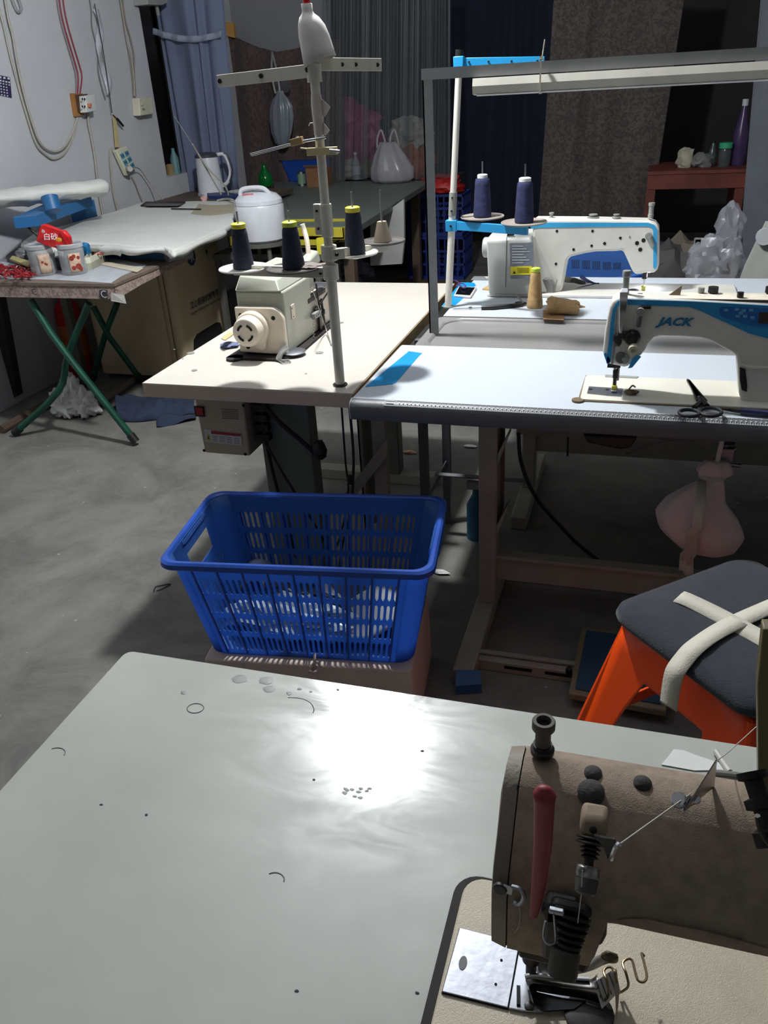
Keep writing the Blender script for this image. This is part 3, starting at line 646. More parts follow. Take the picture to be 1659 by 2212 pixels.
so = thing('socket_box', 'cream surface socket box at the end of the wire bundle', 'socket', onwall(300, 250, 0))
B().prism([X(284, 213, WL+0.001), X(312, 210, WL+0.001), X(316, 247, WL+0.001), X(287, 251, WL+0.001)], (0.055, 0, 0)).build('box_body', M('cream_socket', (206, 202, 180), 0.4), so, bevel=0.004)
for k in range(2): B().box(X(309+3*k, 236, WL+0.061), (0.002, 0.004, 0.012)).build('slot', hole_m, so, smooth=False)
B().box(X(307, 222, WL+0.061), (0.003, 0.03, 0.03)).build('rocker', M('cream_socket', (206, 202, 180)), so, bevel=0.002)
wcable('wire', [(190, -20), (197, 20), (199, 60), (211, 110), (212, 150), (219, 185), (228, 215)], 0.003, M('thin_grey_wire', (110, 112, 116), 0.6), 'thin grey wavy wire left of the hanging film strip', 'wire')
fs = B(); fs.grid(lambda a, c: onwall(200+c*26+a*13+5*math.sin(c*9), 20+c*185, 0.02)+Vector((0.008*math.sin(c*14+a*3), 0, 0)), 3, 20)
tag(fs.build('film_strip', M_clear('white_film_strip', (226, 230, 236), 0.55), solid=0.001), 'twisted strip of white film hanging on the left wall', 'film')
wcable('wire', [(204, 8), (214, 60), (226, 130), (236, 200), (242, 244)], 0.0028, cable_black, 'straight black wire from which the power strip hangs', 'wire', d=0.03)
B().tube([onwall(243, 246, 0.03), onwall(254, 257, 0.03)], 0.004, 6)
sd = thing('screwdriver', 'small black handled screwdriver tucked behind the hanging wire', 'screwdriver', onwall(262, 266, 0.03))
B().cyl(onwall(244, 248, 0.035), onwall(254, 258, 0.035), 0.003).build('shaft', dark_metal, sd)
B().cyl(onwall(253, 257, 0.035), onwall(266, 272, 0.035), 0.009, 0.007).build('handle', black_pl, sd)
tag(B().prism([onwall(243, 250, 0.022), onwall(249, 250, 0.022), onwall(258, 318, 0.022), onwall(249, 318, 0.022)], (0.004, 0, 0)).build('strap', amber, smooth=False), 'yellowed strap between the black wire and the power strip', 'strap')
wcable('cable', [(241, 318), (238, 335), (241, 380), (246, 420), (255, 458)], 0.007, cable_white, 'off white cable dropping from the top of the power strip', d=0.015)
ps = thing('power_strip', 'cream power strip with blue sockets hanging askew on the left wall', 'power strip', onwall(262, 345, 0))
P0, P1, P2, P3 = X(242, 326, WL+0.012), X(264, 316, WL+0.012), X(286, 362, WL+0.012), X(267, 380, WL+0.012)
B().prism([P0, P1, P2, P3], (0.03, 0, 0)).build('strip_body', M('cream_strip', (218, 216, 190), 0.4), ps, bevel=0.004)
for j in range(3):
    for i in range(2):
        a = 0.12+0.45*i; c = 0.17+0.27*j
        q = lambda s_, t_: (P0.lerp(P1, s_)).lerp(P3.lerp(P2, s_), t_)+Vector((0.0315, 0, 0))
        sk = B().prism([q(a, c), q(a+0.33, c), q(a+0.33, c+0.2), q(a, c+0.2)], (0.002, 0, 0)).build('socket', M('blue_socket', (84, 150, 178), 0.4), ps, smooth=False)
        B().prism([q(a+0.08, c+0.05), q(a+0.13, c+0.05), q(a+0.13, c+0.14), q(a+0.08, c+0.14)], (0.0025, 0, 0)).prism([q(a+0.2, c+0.05), q(a+0.25, c+0.05), q(a+0.25, c+0.14), q(a+0.2, c+0.14)], (0.0025, 0, 0)).build('slot', hole_m, sk, smooth=False)
pl = thing('plug', 'grey white plug in the lowest socket of the power strip', 'plug', X(279, 365, WL+0.05))
B().cyl(X(276, 364, WL+0.044), X(281, 365, WL+0.09), 0.02, 0.016).build('plug_body', M('grey_plug', (178, 178, 174), 0.4), pl)
B().tube(spline([X(285, 362, WL+0.08), X(300, 364, WL+0.05), X(316, 385, WL+0.04), X(330, 405, WL+0.06), X(352, 430, WL+0.18)], 6), 0.004, 6).build('cord', cable_white, pl)
wcable('cable', [(284, 380), (293, 396), (300, 415), (309, 437)], 0.004, cable_white, 'thin pale cable running from under the power strip to the ironing table', d=0.02)
cal = thing('calendar', 'dark indigo printed sheet with white characters at the left photo edge', 'poster', onwall(10, 185, 0))
B().prism([onwall(-30, 157, 0.001), onwall(21, 167, 0.001), onwall(25, 212, 0.001), onwall(-26, 200, 0.001)], (0.002, 0, 0)).build('sheet', M('indigo_print', (44, 36, 76), 0.6), cal, smooth=False)
b = B()
for r_ in range(7):
    for c_ in range(7):
        big = r_ == 0
        u = -20+c_*(6.2 if not big else 9)+r_*0.6; v = 162+r_*6.2+c_*1.3
        if u > 19: continue
        s_ = 3.6 if not big else 6
        if r_ in (1,): s_ = 4.8
        b.prism([onwall(u, v, 0.0032), onwall(u+s_*0.8, v+0.6, 0.0032), onwall(u+s_*0.8, v+s_*0.7+0.6, 0.0032), onwall(u, v+s_*0.7, 0.0032)], (0.0006, 0, 0))
b.build('print', ink_white, cal, smooth=False)

# ================================================================== STEAM CABINET, IRONING TABLE, PADDED ARM
cb = thing('cabinet', 'tall beige steel cabinet with dark lettering under the ironing table', 'cabinet', (-2.66, 4.18, 0))
cx0, cx1, cy0, cy1 = -2.95, -2.378, 3.9, 4.45
B().prism([(cx0, cy0+0.02, 0.03), (cx1-0.075, cy0+0.02, 0.03), (cx1-0.075, cy1, 0.03), (cx0, cy1, 0.03)], (0, 0, 0.735)).build('cabinet_body', beige_cab, cb, smooth=False)
B().prism([(q[0], q[1], 0.02) for q in rrect(cx1-0.07, cx1, cy0, cy1+0.02, 0.03, 6)], (0, 0, 0.75)).build('side_door', beige_cab, cb)
B().bb((cx0+0.02, cy0+0.01, 0.03), (cx1-0.1, cy0+0.02, 0.76)).build('front_panel', beige_cab, cb, smooth=False)
# dark arched opening in the side
op = [X(419, 760, cx1+0.002), X(419, 735, cx1+0.002), X(426, 722, cx1+0.002), X(440, 713, cx1+0.002), X(468, 696, cx1+0.002), X(476, 697, cx1+0.002), X(480, 708, cx1+0.002), X(484, 745, cx1+0.002)]
B().prism(op, (-0.012, 0, 0)).build('opening', hole_m, cb, smooth=False)
p = X(413, 555, cx1+0.003); B().lathe([(0.045, 0), (0.045, 0.002), (0, 0.002)], p, 24, (1, 0, 0)).build('logo_disc', M('dark_blue_logo', (34, 44, 84), 0.5), cb)
b = B(); b.prism([p+Vector((0.003, -0.012, -0.025)), p+Vector((0.003, -0.004, -0.025)), p+Vector((0.003, 0.006, 0.02)), p+Vector((0.003, 0.0, 0.025))], (0.001, 0, 0)).prism([p+Vector((0.003, 0.003, 0.02)), p+Vector((0.003, 0.008, 0.015)), p+Vector((0.003, 0.022, -0.022)), p+Vector((0.003, 0.014, -0.022))], (0.001, 0, 0))
b.build('logo_mark', ink_white, cb, smooth=False)
p = X(445, 544, cx1+0.003); B().box(p, (0.004, 0.045, 0.045)).build('switch_plate', M('pale_switch', (170, 168, 140), 0.5), cb, bevel=0.002)
B().box(p+Vector((0.003, 0, 0)), (0.004, 0.016, 0.02)).build('switch', black_pl, cb, smooth=False)
a = X(412, 668, cx1+0.003); a2 = X(470, 643, cx1+0.003)
text('lettering', '江心服装机械有限公司', a, (0, 1, 0), (0, 0, 1), 0.042, ink_dark, cb, shear=0.1, bold=0.01, stretch=1.02)
text('lettering', 'Jiangxin Fuzhuang Jixie Youxian Gongsi', X(413.5, 681, cx1+0.003), (0, 1, 0), (0, 0, 1), 0.024, ink_dark, cb, shear=0.35, stretch=0.97)

IZ = 0.845
it = thing('ironing_table', 'large ironing table covered in draped silver white cloth over blue steel', 'ironing table', (-2.5, 3.9, 0))
outl = [(48, 520), (70, 505), (130, 488), (243, 457), (304, 437), (420, 434), (520, 433), (580, 437), (562, 449), (522, 462), (500, 466), (506, 478), (486, 491), (440, 512), (395, 532), (372, 542), (352, 531), (284, 532), (240, 526), (180, 524), (110, 530), (75, 535)]
tp = [Z(u, v, IZ) for u, v in outl]
for q in tp: q.x = max(q.x, WL+0.03)
tb = B(); tb.prism(tp, (0, 0, -0.03)); tb.build('cloth_cover', silver_cloth, it, bevel=0.012, seg=3)
# draped skirt along the front and right edge
sk = B(); fr = [tp[i] for i in (12, 13, 14, 15, 16, 17, 18, 19, 20, 21, 0)]; fr = spline(fr, 8)
cen = Vector((-2.5, 4.2, IZ)); r0 = []; r1 = []
for i, q in enumerate(fr):
    out = (q-cen); out.z = 0; out.normalize(); wv = math.sin(i*0.9)+0.6*math.sin(i*2.3)
    r0.append(q+Vector((0, 0, -0.008))+out*0.001); r1.append(q+out*(0.004+0.003*wv)+Vector((0, 0, -0.034-0.006*math.sin(i*0.5)-(0.02 if 44 < i < 52 else 0))))
mid = [(p_+q_)/2+Vector((0, 0, 0.0))+((p_-cen).normalized())*0.008 for p_, q_ in zip(r0, r1)]
sk.loft([r0, mid, r1], closed=False, cap=False); sk.build('cloth_skirt', silver_cloth, it, solid=0.003, ang=180)
ba = [Z(86, 533, 0.80), Z(225, 535, 0.80), Z(356, 538, 0.80), Z(490, 480, 0.80), Z(330, 450, 0.80), Z(140, 480, 0.80)]
for q in ba: q.x = max(q.x, WL+0.04); q.y = min(q.y, 3.87)
B().prism(ba, (0, 0, -0.065)).build('steel_tray', blue_steel, it, smooth=False)
st_ = B(); st_.grid(lambda a, c: Z(430+140*a-18*c, 440+22*c+3*math.sin(6*a), IZ+0.0015), 10, 4); st_.build('scorch_mark', stain_m, it)
for q in ((-2.98, 4.6), (-2.30, 4.6), (-3.0, 3.80)): B().bb((q[0]-0.02, q[1]-0.02, 0), (q[0]+0.02, q[1]+0.02, 0.76)).build('leg', dark_frame, it, smooth=False)
B().cyl(Z(360, 556, 0.77), Z(412, 545, 0.77), 0.022).build('side_pipe', grey_steel, it)
# black grille and rod on the cloth
gr = thing('iron_rest', 'black perforated iron rest lying on the far edge of the ironing table', 'iron rest', Z(352, 442, IZ))
B().prism([Z(304, 446, IZ+0.002), Z(316, 438, IZ+0.002), Z(401, 438, IZ+0.002), Z(388, 446, IZ+0.002)], (0, 0, 0.008)).build('frame', black_pl, gr, smooth=False)
B().prism([Z(312, 445, IZ+0.0105), Z(320, 440, IZ+0.0105), Z(394, 440, IZ+0.0105), Z(384, 445, IZ+0.0105)], (0, 0, 0.001)).build('mesh_pad', M('brown_grey_mesh', (98, 92, 88), 0.8), gr, smooth=False)
rd = B(); rd.tube([Z(370, 451, IZ+0.006), Z(434, 452, IZ+0.006)], 0.004, 6)
tag(rd.build('rod', dark_metal), 'thin dark rod lying on the ironing table near the scorch mark', 'rod')
bs = B(); bs.prism([Z(452, 430, IZ-0.02), Z(556, 434, IZ-0.02), Z(480, 422, IZ-0.02), Z(448, 424, IZ-0.02)], (0, 0, 0.02))
tag(bs.build('tray', M('dark_blue_tray', (30, 52, 104), 0.5), smooth=False), 'dark blue tray edge showing between the kettle and the rice cooker', 'tray')
pr = B().blob(Z(441, 430, IZ+0.01), (0.022, 0.015, 0.02), 0.3, 2, 2, 3)
tag(pr.build('pink_scrap', M('pale_pink_scrap', (206, 160, 156), 0.8)), 'pale pink scrap beside the foot of the kettle', 'scrap')
cl = B(); cl.tube(spline([Z(470, 433, IZ+0.01), Z(485, 430, IZ+0.01), Z(500, 431, IZ+0.02), Z(512, 438, IZ+0.01)], 5), 0.006, 6)
tag(cl.build('hose', cable_white), 'short off white hose curving over the far ironing table edge', 'hose')
# swing cables in front of the kettle
cc = B(); cc.tube(spline([Y(416, 312, 4.9), Y(428, 332, 4.95), Y(450, 372, 5.0), Y(478, 420, 5.05)], 5), 0.0055, 6).tube(spline([Y(428, 332, 4.95), Y(448, 362, 4.97), Y(486, 402, 5.02), Y(494, 425, 5.05)], 5), 0.0055, 6)
cc.tube([Y(376, 250, 4.85), Y(416, 312, 4.9)], 0.0015, 5)
tag(cc.build('cable', cable_white), 'pale forked cable hanging in front of the white kettle', 'cable')

ar = thing('sleeve_board', 'padded silver white sleeve arm on a blue stand beside the left wall', 'ironing board', (-2.9, 4.0, 0.85))
A0, A1 = Y(-30, 430, 3.48), Y(236, 400, 4.05)
ax_ = (A1-A0).normalized(); sd_ = Vector((ax_.y, -ax_.x, 0)).normalized(); rings = []
for k in range(15):
    f = k/14; c = A0.lerp(A1, f); wd = 0.105*(1-0.32*f)*(math.sqrt(max(0, 1-((f-0.93)/0.07)**2)) if f > 0.93 else 1)+0.002; th = 0.036*(1-0.1*f)*(0.6 if k in (0, 14) else 1)+0.012*math.sin(k*2.1)*0.3
    rings.append([c+sd_*wd*math.cos(a)*(1+0.04*math.sin(5*a+k))+Vector((0, 0, th*math.sin(a)*(1.0 if math.sin(a) > 0 else 1.3+0.25*math.sin(7*a+k)))) for a in [2*PI*i/24 for i in range(24)]])
B().loft(rings).build('padded_cover', silver_cloth, ar, ang=180)
TZ = 0.975
tt = [Z(78, 465, TZ), Z(197, 424, TZ), Z(140, 421, TZ), Z(27, 470, TZ)]
B().prism(tt, (0, 0, -0.05)).build('blue_shelf', blue_steel, ar, smooth=False, bevel=0.002)
c = (tt[0]+tt[3])/2+Vector((0.05, 0.15, 0)); B().cyl(c, c+Vector((-0.02, 0.02, A0.lerp(A1, 0.35).z-TZ)), 0.04).build('post', blue_steel, ar)
c = Z(180, 455, 0.88); B().bb((c.x-0.05, c.y-0.05, IZ-0.02), (c.x+0.05, c.y+0.05, TZ-0.045)).build('bracket', blue_steel, ar, smooth=False)
B().tube([tt[3]+Vector((0.03, 0.05, -0.05)), tt[3]+Vector((0.1, 0.1, -0.16))], 0.006, 6).build('support_rod', dark_metal, ar)

# ================================================================== FOLDING TABLE with jars
FTZ = 0.75
ft = thing('folding_table', 'folding table with dark green crossed legs and a peeling printed edge', 'table', (-2.55, 3.4, 0))
fx0, fx1, fy0, fy1 = -3.05, -2.13, 3.03, 3.70
edge_m = M_pattern('peeling_print_edge', (170, 152, 140), (136, 114, 106), 45, (1, 1, 1), w=0.12)
B().bb((fx0, fy0, FTZ-0.012), (fx1, fy1, FTZ)).build('tabletop', M('worn_brown_top', (120, 104, 92), 0.7, var=0.2), ft, smooth=False)
B().prism([(fx0+0.004, fy0+0.004, FTZ-0.065), (fx0+0.004, fy0+0.004, FTZ-0.012), (fx0+0.004, fy1-0.004, FTZ-0.012), (fx0+0.004, fy1-0.004, FTZ-0.03), (fx0+0.004, fy0+0.2, FTZ-0.05)], (fx1-fx0-0.008, 0, 0)).build('printed_edge', edge_m, ft, smooth=False)
for u, s_ in ((218, 12),): B().prism([Y(u-3, 626, fy0+0.003), Y(u+14, 627, fy0+0.003), Y(u+15, 645, fy0+0.003), Y(u-2, 644, fy0+0.003)], (0, -0.002, 0)).build('printed_patch', M('dark_print_patch', (58, 56, 62), 0.7), ft, smooth=False)
text('print', 'C', Y(219, 643, fy0), (1, 0, 0), (0, 0, 1), 0.045, ink_white, ft, depth=0.002)
text('print', 'C', Y(70, 637, fy0), (1, 0, 0), (0, 0, 1), 0.04, ink_dark, ft, depth=0.002)
text('print', 'C', Y(246, 641, fy0), (1, 0, 0), (0, 0, 1), 0.045, M('red_brown_ink', (130, 80, 70), 0.7), ft, depth=0.002)
B().prism([Y(240, 632, fy0-0.004), Y(268, 636, fy0-0.004), Y(273, 656, fy0-0.02), Y(240, 650, fy0-0.01)], (0, -0.001, 0)).build('peeling_film', M('peeled_film', (176, 172, 166), 0.6), ft, smooth=False)
B().prism([Z(-60, 600, FTZ+0.0008), Z(118, 605, FTZ+0.0008), Z(240, 612, FTZ+0.0008), Z(262, 597, FTZ+0.0008), Z(318, 573, FTZ+0.0008), Z(232, 556, FTZ+0.0008), Z(0, 560, FTZ+0.0008)], (0, 0, 0.0015)).build('table_film', M('silvery_film_cover', (182, 186, 192), 0.4, var=0.12, vscale=12), ft, smooth=False)
def leg(pts, r=0.016, foot=True):
    l = B().tube(pts, r, 10).build('leg', green_tube, ft)
    if foot:
        a = Vector(pts[-1]); d_ = (Vector(pts[-2])-a).normalized(); B().cyl(a-d_*0.004, a+d_*0.04, r*1.25).build('rubber_foot', black_pl, l)
leg([Y(66, 648, 3.07), Y(111, 721, 3.06), Y(159, 785, 3.05), (-2.20, 3.043, 0.02)])
leg(spline([Y(192, 655, 3.10), Y(146, 768, 3.10), Y(126, 845, 3.08), (-2.875, 3.043, 0.02)], 4))
leg([Y(253, 655, 3.70), Y(230, 714, 3.72), Y(200, 818, 3.76)])
leg([Y(202, 662, 3.70), Y(236, 728, 3.72), (-2.66, 3.85, 0.02)])
tag(B().tube([Z(291, 820, 0.02), Z(205, 876, 0.02)], 0.02, 8).build('floor_bar', M('rusty_grey_bar', (112, 100, 92), 0.8)), 'rusty grey bar on the floor beneath the folding table', 'bar')
tag(B().tube([Z(2, 928, 0.022), Z(180, 828, 0.022)], 0.022, 8).build('floor_bar', M('brown_bar', (84, 66, 54), 0.8)), 'long brown bar on the floor beneath the folding table by the wall', 'bar')
glass = M_clear('jar_plastic', (196, 198, 200), 0.3, 0.1)
def jar(u, v, label, lab_m, blobs):
    p = Z(u, v, FTZ+0.003); o = thing('jar', label, 'jar', p)
    B().lathe([(0.052, 0), (0.056, 0.006), (0.056, 0.105), (0.05, 0.115)], p, 32).build('jar_body', glass, o, solid=0.002)
    B().lathe([(0.055, 0.112), (0.057, 0.114), (0.057, 0.128), (0.053, 0.132), (0.048, 0.13)], p, 32).build('rim', M('clear_rim', (190, 192, 194), 0.2, metal=0.3), o)
    a0 = math.atan2(-p.y, -p.x)+0.12
    lb = B(); lb.grid(lambda a, c: p+Vector((0.0572*math.cos(a0-0.42+0.95*a), 0.0572*math.sin(a0-0.42+0.95*a), 0.012+0.082*c)), 10, 4)
    l = lb.build('label', lab_m, o, solid=0.0005)
    bb_ = B()
    for (aa, zz, s_) in blobs:
        q = p+Vector((0.0578*math.cos(a0-0.42+0.95*aa), 0.0578*math.sin(a0-0.42+0.95*aa), 0.012+0.082*zz))
        bb_.blob(q, (s_, s_, s_), 0.1, 2, 2, aa*9)
    for f in list(bb_.bm.verts):
        d_ = f.co-p; rr = math.hypot(d_.x, d_.y)
        if rr > 0: f.co.x = p.x+d_.x/rr*min(max(rr, 0.0570), 0.0584); f.co.y = p.y+d_.y/rr*min(max(rr, 0.0570), 0.0584)
    bb_.build('label_print', M('date_print_red', (150, 54, 44), 0.5, var=0.3, vscale=80), l)
    return p, a0
p1, a1 = jar(98, 592, 'clear plastic jar with a beige label holding the red packet', M('beige_pattern_label', (196, 170, 146), 0.6, var=0.25, vscale=60), [(0.3, 0.6, 0.006), (0.5, 0.5, 0.005), (0.6, 0.45, 0.005)])
p2, a2_ = jar(163, 590, 'clear plastic jar with a picture of red dates on its label', M('date_label', (206, 176, 150), 0.6, var=0.2, vscale=50), [(0.25, 0.75, 0.011), (0.45, 0.85, 0.009), (0.7, 0.3, 0.014), (0.8, 0.75, 0.008), (0.3, 0.25, 0.01), (0.85, 0.15, 0.01)])
rp = B(); pk = [(90, 484), (125, 498), (133, 499), (146, 514), (145, 530), (138, 542), (100, 530), (76, 522), (84, 492)]
rp.prism([Y(u, v, p1.y-0.02+0.012*math.sin(i*2)) for i, (u, v) in enumerate(pk)], (0.01, 0.022, 0))
rd_ = rp.build('red_packet', M('red_glossy_packet', (216, 26, 30), 0.3, var=0.1, bump=0.8, bscale=40), bevel=0.006, seg=2); tag(rd_, 'glossy red packet with white characters standing in the left jar', 'packet')
text('lettering', '白砂', Y(94, 517, p1.y-0.046), RT, UP, 0.032, ink_white, rd_, shear=-0.1, bold=0.01)
B().blob(Y(127, 518, p1.y-0.04), (0.016, 0.002, 0.009), 0.2, 2, 2, 2).build('yellow_flame', M('yellow_orange_print', (240, 170, 40), 0.4), rd_)
B().blob(Y(93, 500, p1.y-0.04), (0.009, 0.002, 0.008), 0.4, 4, 2, 6).build('emblem', M('pink_white_print', (236, 190, 190), 0.4), rd_)
wp = B(); q = Z(128, 583, FTZ); wp.prism([Y(117, 540, q.y+0.06), Y(134, 545, q.y+0.06), Y(138, 566, q.y+0.06), Y(119, 565, q.y+0.06)], (0, 0.01, 0))
wo = wp.build('packet', paper_w, bevel=0.002); tag(wo, 'small white packet with a barcode between the two jars', 'packet')
b = B()
for k in range(6): b.prism([Y(123+k*2, 553+k*0.3, q.y+0.0595), Y(124.2+k*2, 553+k*0.3, q.y+0.0595), Y(124.4+k*2, 561+k*0.3, q.y+0.0595), Y(123.2+k*2, 561+k*0.3, q.y+0.0595)], (0, -0.0006, 0))
b.build('barcode', hole_m, wo, smooth=False)
dk = B(); q = Z(129, 588, FTZ+0.001); dk.bb((q.x-0.05, q.y+0.03, FTZ+0.0025), (q.x+0.05, q.y+0.075, FTZ+0.06))
tag(dk.build('box', M('dark_grey_box', (62, 62, 66), 0.6), bevel=0.002), 'dark grey box standing between and behind the jars', 'box')
ty = thing('tray', 'cream plastic tray of small items behind the right jar', 'tray', Z(208, 575, FTZ))
tz = FTZ+0.003; q0, q1, q2, q3 = Z(186, 585, tz), Z(200, 582, tz), Z(229, 566, tz), Z(205, 560, tz)
hh = Vector((0, 0, 0.055)); b = B()
for a_, b2 in ((q0, q1), (q1, q2), (q2, q3), (q3, q0)): b.prism([a_, b2, b2+hh, a_+hh], (b2-a_).cross(Vector((0, 0, 1))).normalized()*-0.004)
b.build('tray_wall', M('cream_tray', (206, 206, 184), 0.45), ty, smooth=False)
B().prism([q0, q1, q2, q3], (0, 0, 0.03)).build('tray_floor', M('cream_tray', (206, 206, 184)), ty, smooth=False)
c = (q0+q1+q2+q3)/4+Vector((0, 0, 0.055))
tag(B().blob(c+Vector((-0.02, -0.01, 0.02)), (0.022, 0.018, 0.03), 0.35, 2.5, 2, 2).build('foil_sweet', M('blue_foil', (60, 140, 200), 0.15, metal=0.6), ang=15), 'shiny blue foil wrapped piece in the cream tray', 'wrapper')
rg2 = B(); rg2.tube([c+Vector((0.025+0.02*math.cos(a), 0.01+0.016*math.sin(a), -0.004)) for a in [2*PI*i/16 for i in range(16)]], 0.004, 6, closed=True)
tag(rg2.build('ring', M('red_rubber', (150, 40, 40), 0.5)), 'red rubber ring lying in the cream tray', 'ring')
tag(B().prism([Z(28, 556, FTZ+0.035), Z(70, 570, FTZ+0.035), Z(62, 578, FTZ+0.035), Z(22, 563, FTZ+0.035)], (0, 0, 0.01)).build('packet', M('olive_yellow_packet', (170, 160, 104), 0.6), bevel=0.002), 'olive yellow flat packet on the black tray behind the chillies', 'packet')
tag(B().prism([Z(16, 566, FTZ+0.003), Z(72, 582, FTZ+0.003), Z(84, 566, FTZ+0.003), Z(36, 550, FTZ+0.003)], (0, 0, 0.03)).build('black_tray', black_pl, smooth=False), 'low black tray behind the pile of dried chillies', 'tray')
tag(B().blob(Z(56, 548, FTZ+0.045), (0.05, 0.04, 0.03), 0.3, 2.4, 3, 5).build('plastic_bag', M('dark_grey_film', (120, 120, 124), 0.4), ang=25), 'grey crumpled bag behind the left jar', 'bag')
tag(B().prism([Z(207, 570, FTZ+0.003), Z(228, 566, FTZ+0.003), Z(310, 580, FTZ+0.003), Z(296, 589, FTZ+0.003)], (0, 0, 0.003)).build('envelope', M('beige_paper', (190, 180, 160), 0.8), smooth=False), 'long beige envelope lying on the right of the folding table', 'envelope')
ch_ = B(); random.seed(3)
for i in range(150):
    u = random.uniform(-30, 76); v = random.uniform(573, 600)+(0 if u > 10 else -2); hgt = max(0, 0.03*(1-abs((u-25)/60)))*random.random()
    p = Z(u, v, FTZ+0.009+hgt); a = random.uniform(0, 2*PI); L_ = random.uniform(0.02, 0.035); dz = random.uniform(-0.2, 0.4)
    d_ = Vector((math.cos(a), math.sin(a), dz)); n_ = Vector((-math.sin(a), math.cos(a), 0.3))*0.006
    ch_.tube([p-d_*L_/2, p-d_*L_/6+n_, p+d_*L_/6+n_, p+d_*L_/2], [0.002, 0.0055, 0.005, 0.001], 5)
tag(ch_.build('dried_chillies', M('dried_red_chilli', (150, 20, 28), 0.35, var=0.35, vscale=30), ang=60), 'pile of dried red chillies at the left end of the folding table', 'chillies', kind='stuff')
random.seed(7)
# extinguisher
p = Z(178, 806, 0); p.z = 0
fe = thing('fire_extinguisher', 'red fire extinguisher standing in shade behind the folding table legs', 'fire extinguisher', p)
B().lathe([(0.07, 0), (0.075, 0.01), (0.075, 0.36), (0.06, 0.41), (0.025, 0.45), (0, 0.45)], p, 28).build('cylinder_body', red_pl, fe)
B().lathe([(0.0757, 0.12), (0.0757, 0.3)], p, 28).build('label', M('orange_label', (214, 120, 60), 0.5, var=0.2, vscale=30), fe)
B().box(p+Vector((0, -0.01, 0.475)), (0.03, 0.08, 0.03)).build('valve', black_pl, fe, bevel=0.003)
B().tube(spline([p+Vector((0, 0.02, 0.47)), p+Vector((-0.09, 0, 0.42)), p+Vector((-0.1, 0, 0.2)), p+Vector((-0.085, 0, 0.1))], 5), 0.01, 8).build('hose', black_pl, fe)
p = Z(90, 805, 0); wh = X(90, 800, WL+0.001)
# cloths on the floor
p = Z(165, 900, 0)
b = B()
for (dx, dy, rx, ry, rz, a_, sd) in ((-0.05, 0.0, 0.075, 0.06, 0.085, 0.4, 2), (0.05, 0.02, 0.07, 0.055, 0.08, 0.42, 5), (-0.01, 0.03, 0.06, 0.05, 0.12, 0.4, 9)):
    g_ = bmesh.ops.create_icosphere(b.bm, subdivisions=4, radius=1)['verts']
    for v in g_:
        d_ = v.co.normalized(); an = math.atan2(d_.z, d_.x+0.3*d_.y); k_ = 1+0.13*math.sin(11*an+sd+2*d_.y)+a_*noise.noise(d_*2.2+Vector((sd, 0, 0)))
        v.co = Vector((p.x+dx+d_.x*rx*k_, p.y+dy+d_.y*ry*k_, max(0.004, rz*0.75+d_.z*rz*k_)))
tag(b.build('cloth_bundle', white_cloth, ang=60), 'knotted white cotton cloth bundle on the floor under the folding table', 'cloth')
p = Z(335, 893, 0); b = B()
def fn(a, c):
    q = Z(256+165*a, 872+40*c-12*a+8*math.sin(5*a)*(c-0.5), 0); h_ = 0.02+0.055*math.sin(PI*c)*(1-0.55*a)*(0.8+0.35*math.sin(9*a+4*c))+0.02*noise.noise(Vector((a*8, c*8, 1)))
    return (q.x, q.y, max(0.006, h_*(0.25 if c in (0, 1) else 1)))
b.grid(fn, 40, 16); nc = b.build('cloth', navy_wear, solid=0.006, ang=180); tag(nc, 'crumpled navy garment lying on the floor left of the cream table', 'cloth')
b = B(); b.grid(lambda a, c: Z(340+85*a, 903+(22-10*a)*c-6*a, 0)+Vector((0, 0, 0.012+0.01*math.sin(6*a+3*c))), 14, 8); b.build('garment_flap', navy_wear, nc, solid=0.005)
b = B(); b.tube(spline([Z(360, 868, 0.03), Z(385, 874, 0.02), Z(400, 880, 0.012)], 5), [0.025]*5+[0.018]*5+[0.01], 8)
tag(b.build('cloth_strip', M('grey_cloth', (98, 96, 96), 0.9)), 'grey rolled strip of cloth behind the navy garment', 'cloth')
# floor litter
for i, (pts, lab) in enumerate((([(332, 1278), (336, 1268), (352, 1264), (368, 1262), (350, 1272), (338, 1276)], 'small loop of black cord on the concrete floor left of the blue basket'),)):
    tag(B().tube(spline([Z(u, v, 0.003) for u, v in pts], 5), 0.0016, 5).build('cord_loop', cable_black), lab, 'cord')
for (u, v, lab) in ((1015, 965, 'white thread scrap on the floor seen under the front table edge'), (885, 978, 'small brown leaf scrap on the floor under the front table'), (951, 1237, 'white scrap on the floor right of the blue basket')):
    q = Z(u, v, 0.004); tag(B().blob((q.x, q.y, 0.008), (0.03, 0.012, 0.005), 0.5, 3, 2, u).build('floor_scrap', tan_paper if u == 885 else paper_w), lab, 'scrap')
# ================================================================== CREAM SEWING TABLE (overlock) with its machine
T = TOP
t1 = thing('sewing_table', 'cream topped sewing table with a brown grey front edge carrying the overlock machine', 'table', (-0.97, 2.45, 0))
B().bb((-1.28, 1.852, T-0.04), (-0.675, 3.06, T-0.001)).build('tabletop', cream_edge, t1, smooth=False, bevel=0.002)
B().bb((-1.279, 1.853, T-0.001), (-0.676, 3.059, T)).build('laminate', cream_lam, t1, smooth=False)
B().bb((-0.675, 1.853, T-0.038), (-0.673, 3.058, T-0.002)).build('raw_edge', wood_edge, t1, smooth=False)
B().bb((-1.02, 2.0, 0.04), (-0.865, 2.06, T-0.04)).build('leg_column', M('grey_green_steel', (104, 108, 98), 0.6, var=0.12), t1, bevel=0.004)
B().bb((-1.22, 2.0, 0), (-0.72, 2.06, 0.045)).build('foot', beige_steel, t1, bevel=0.004)
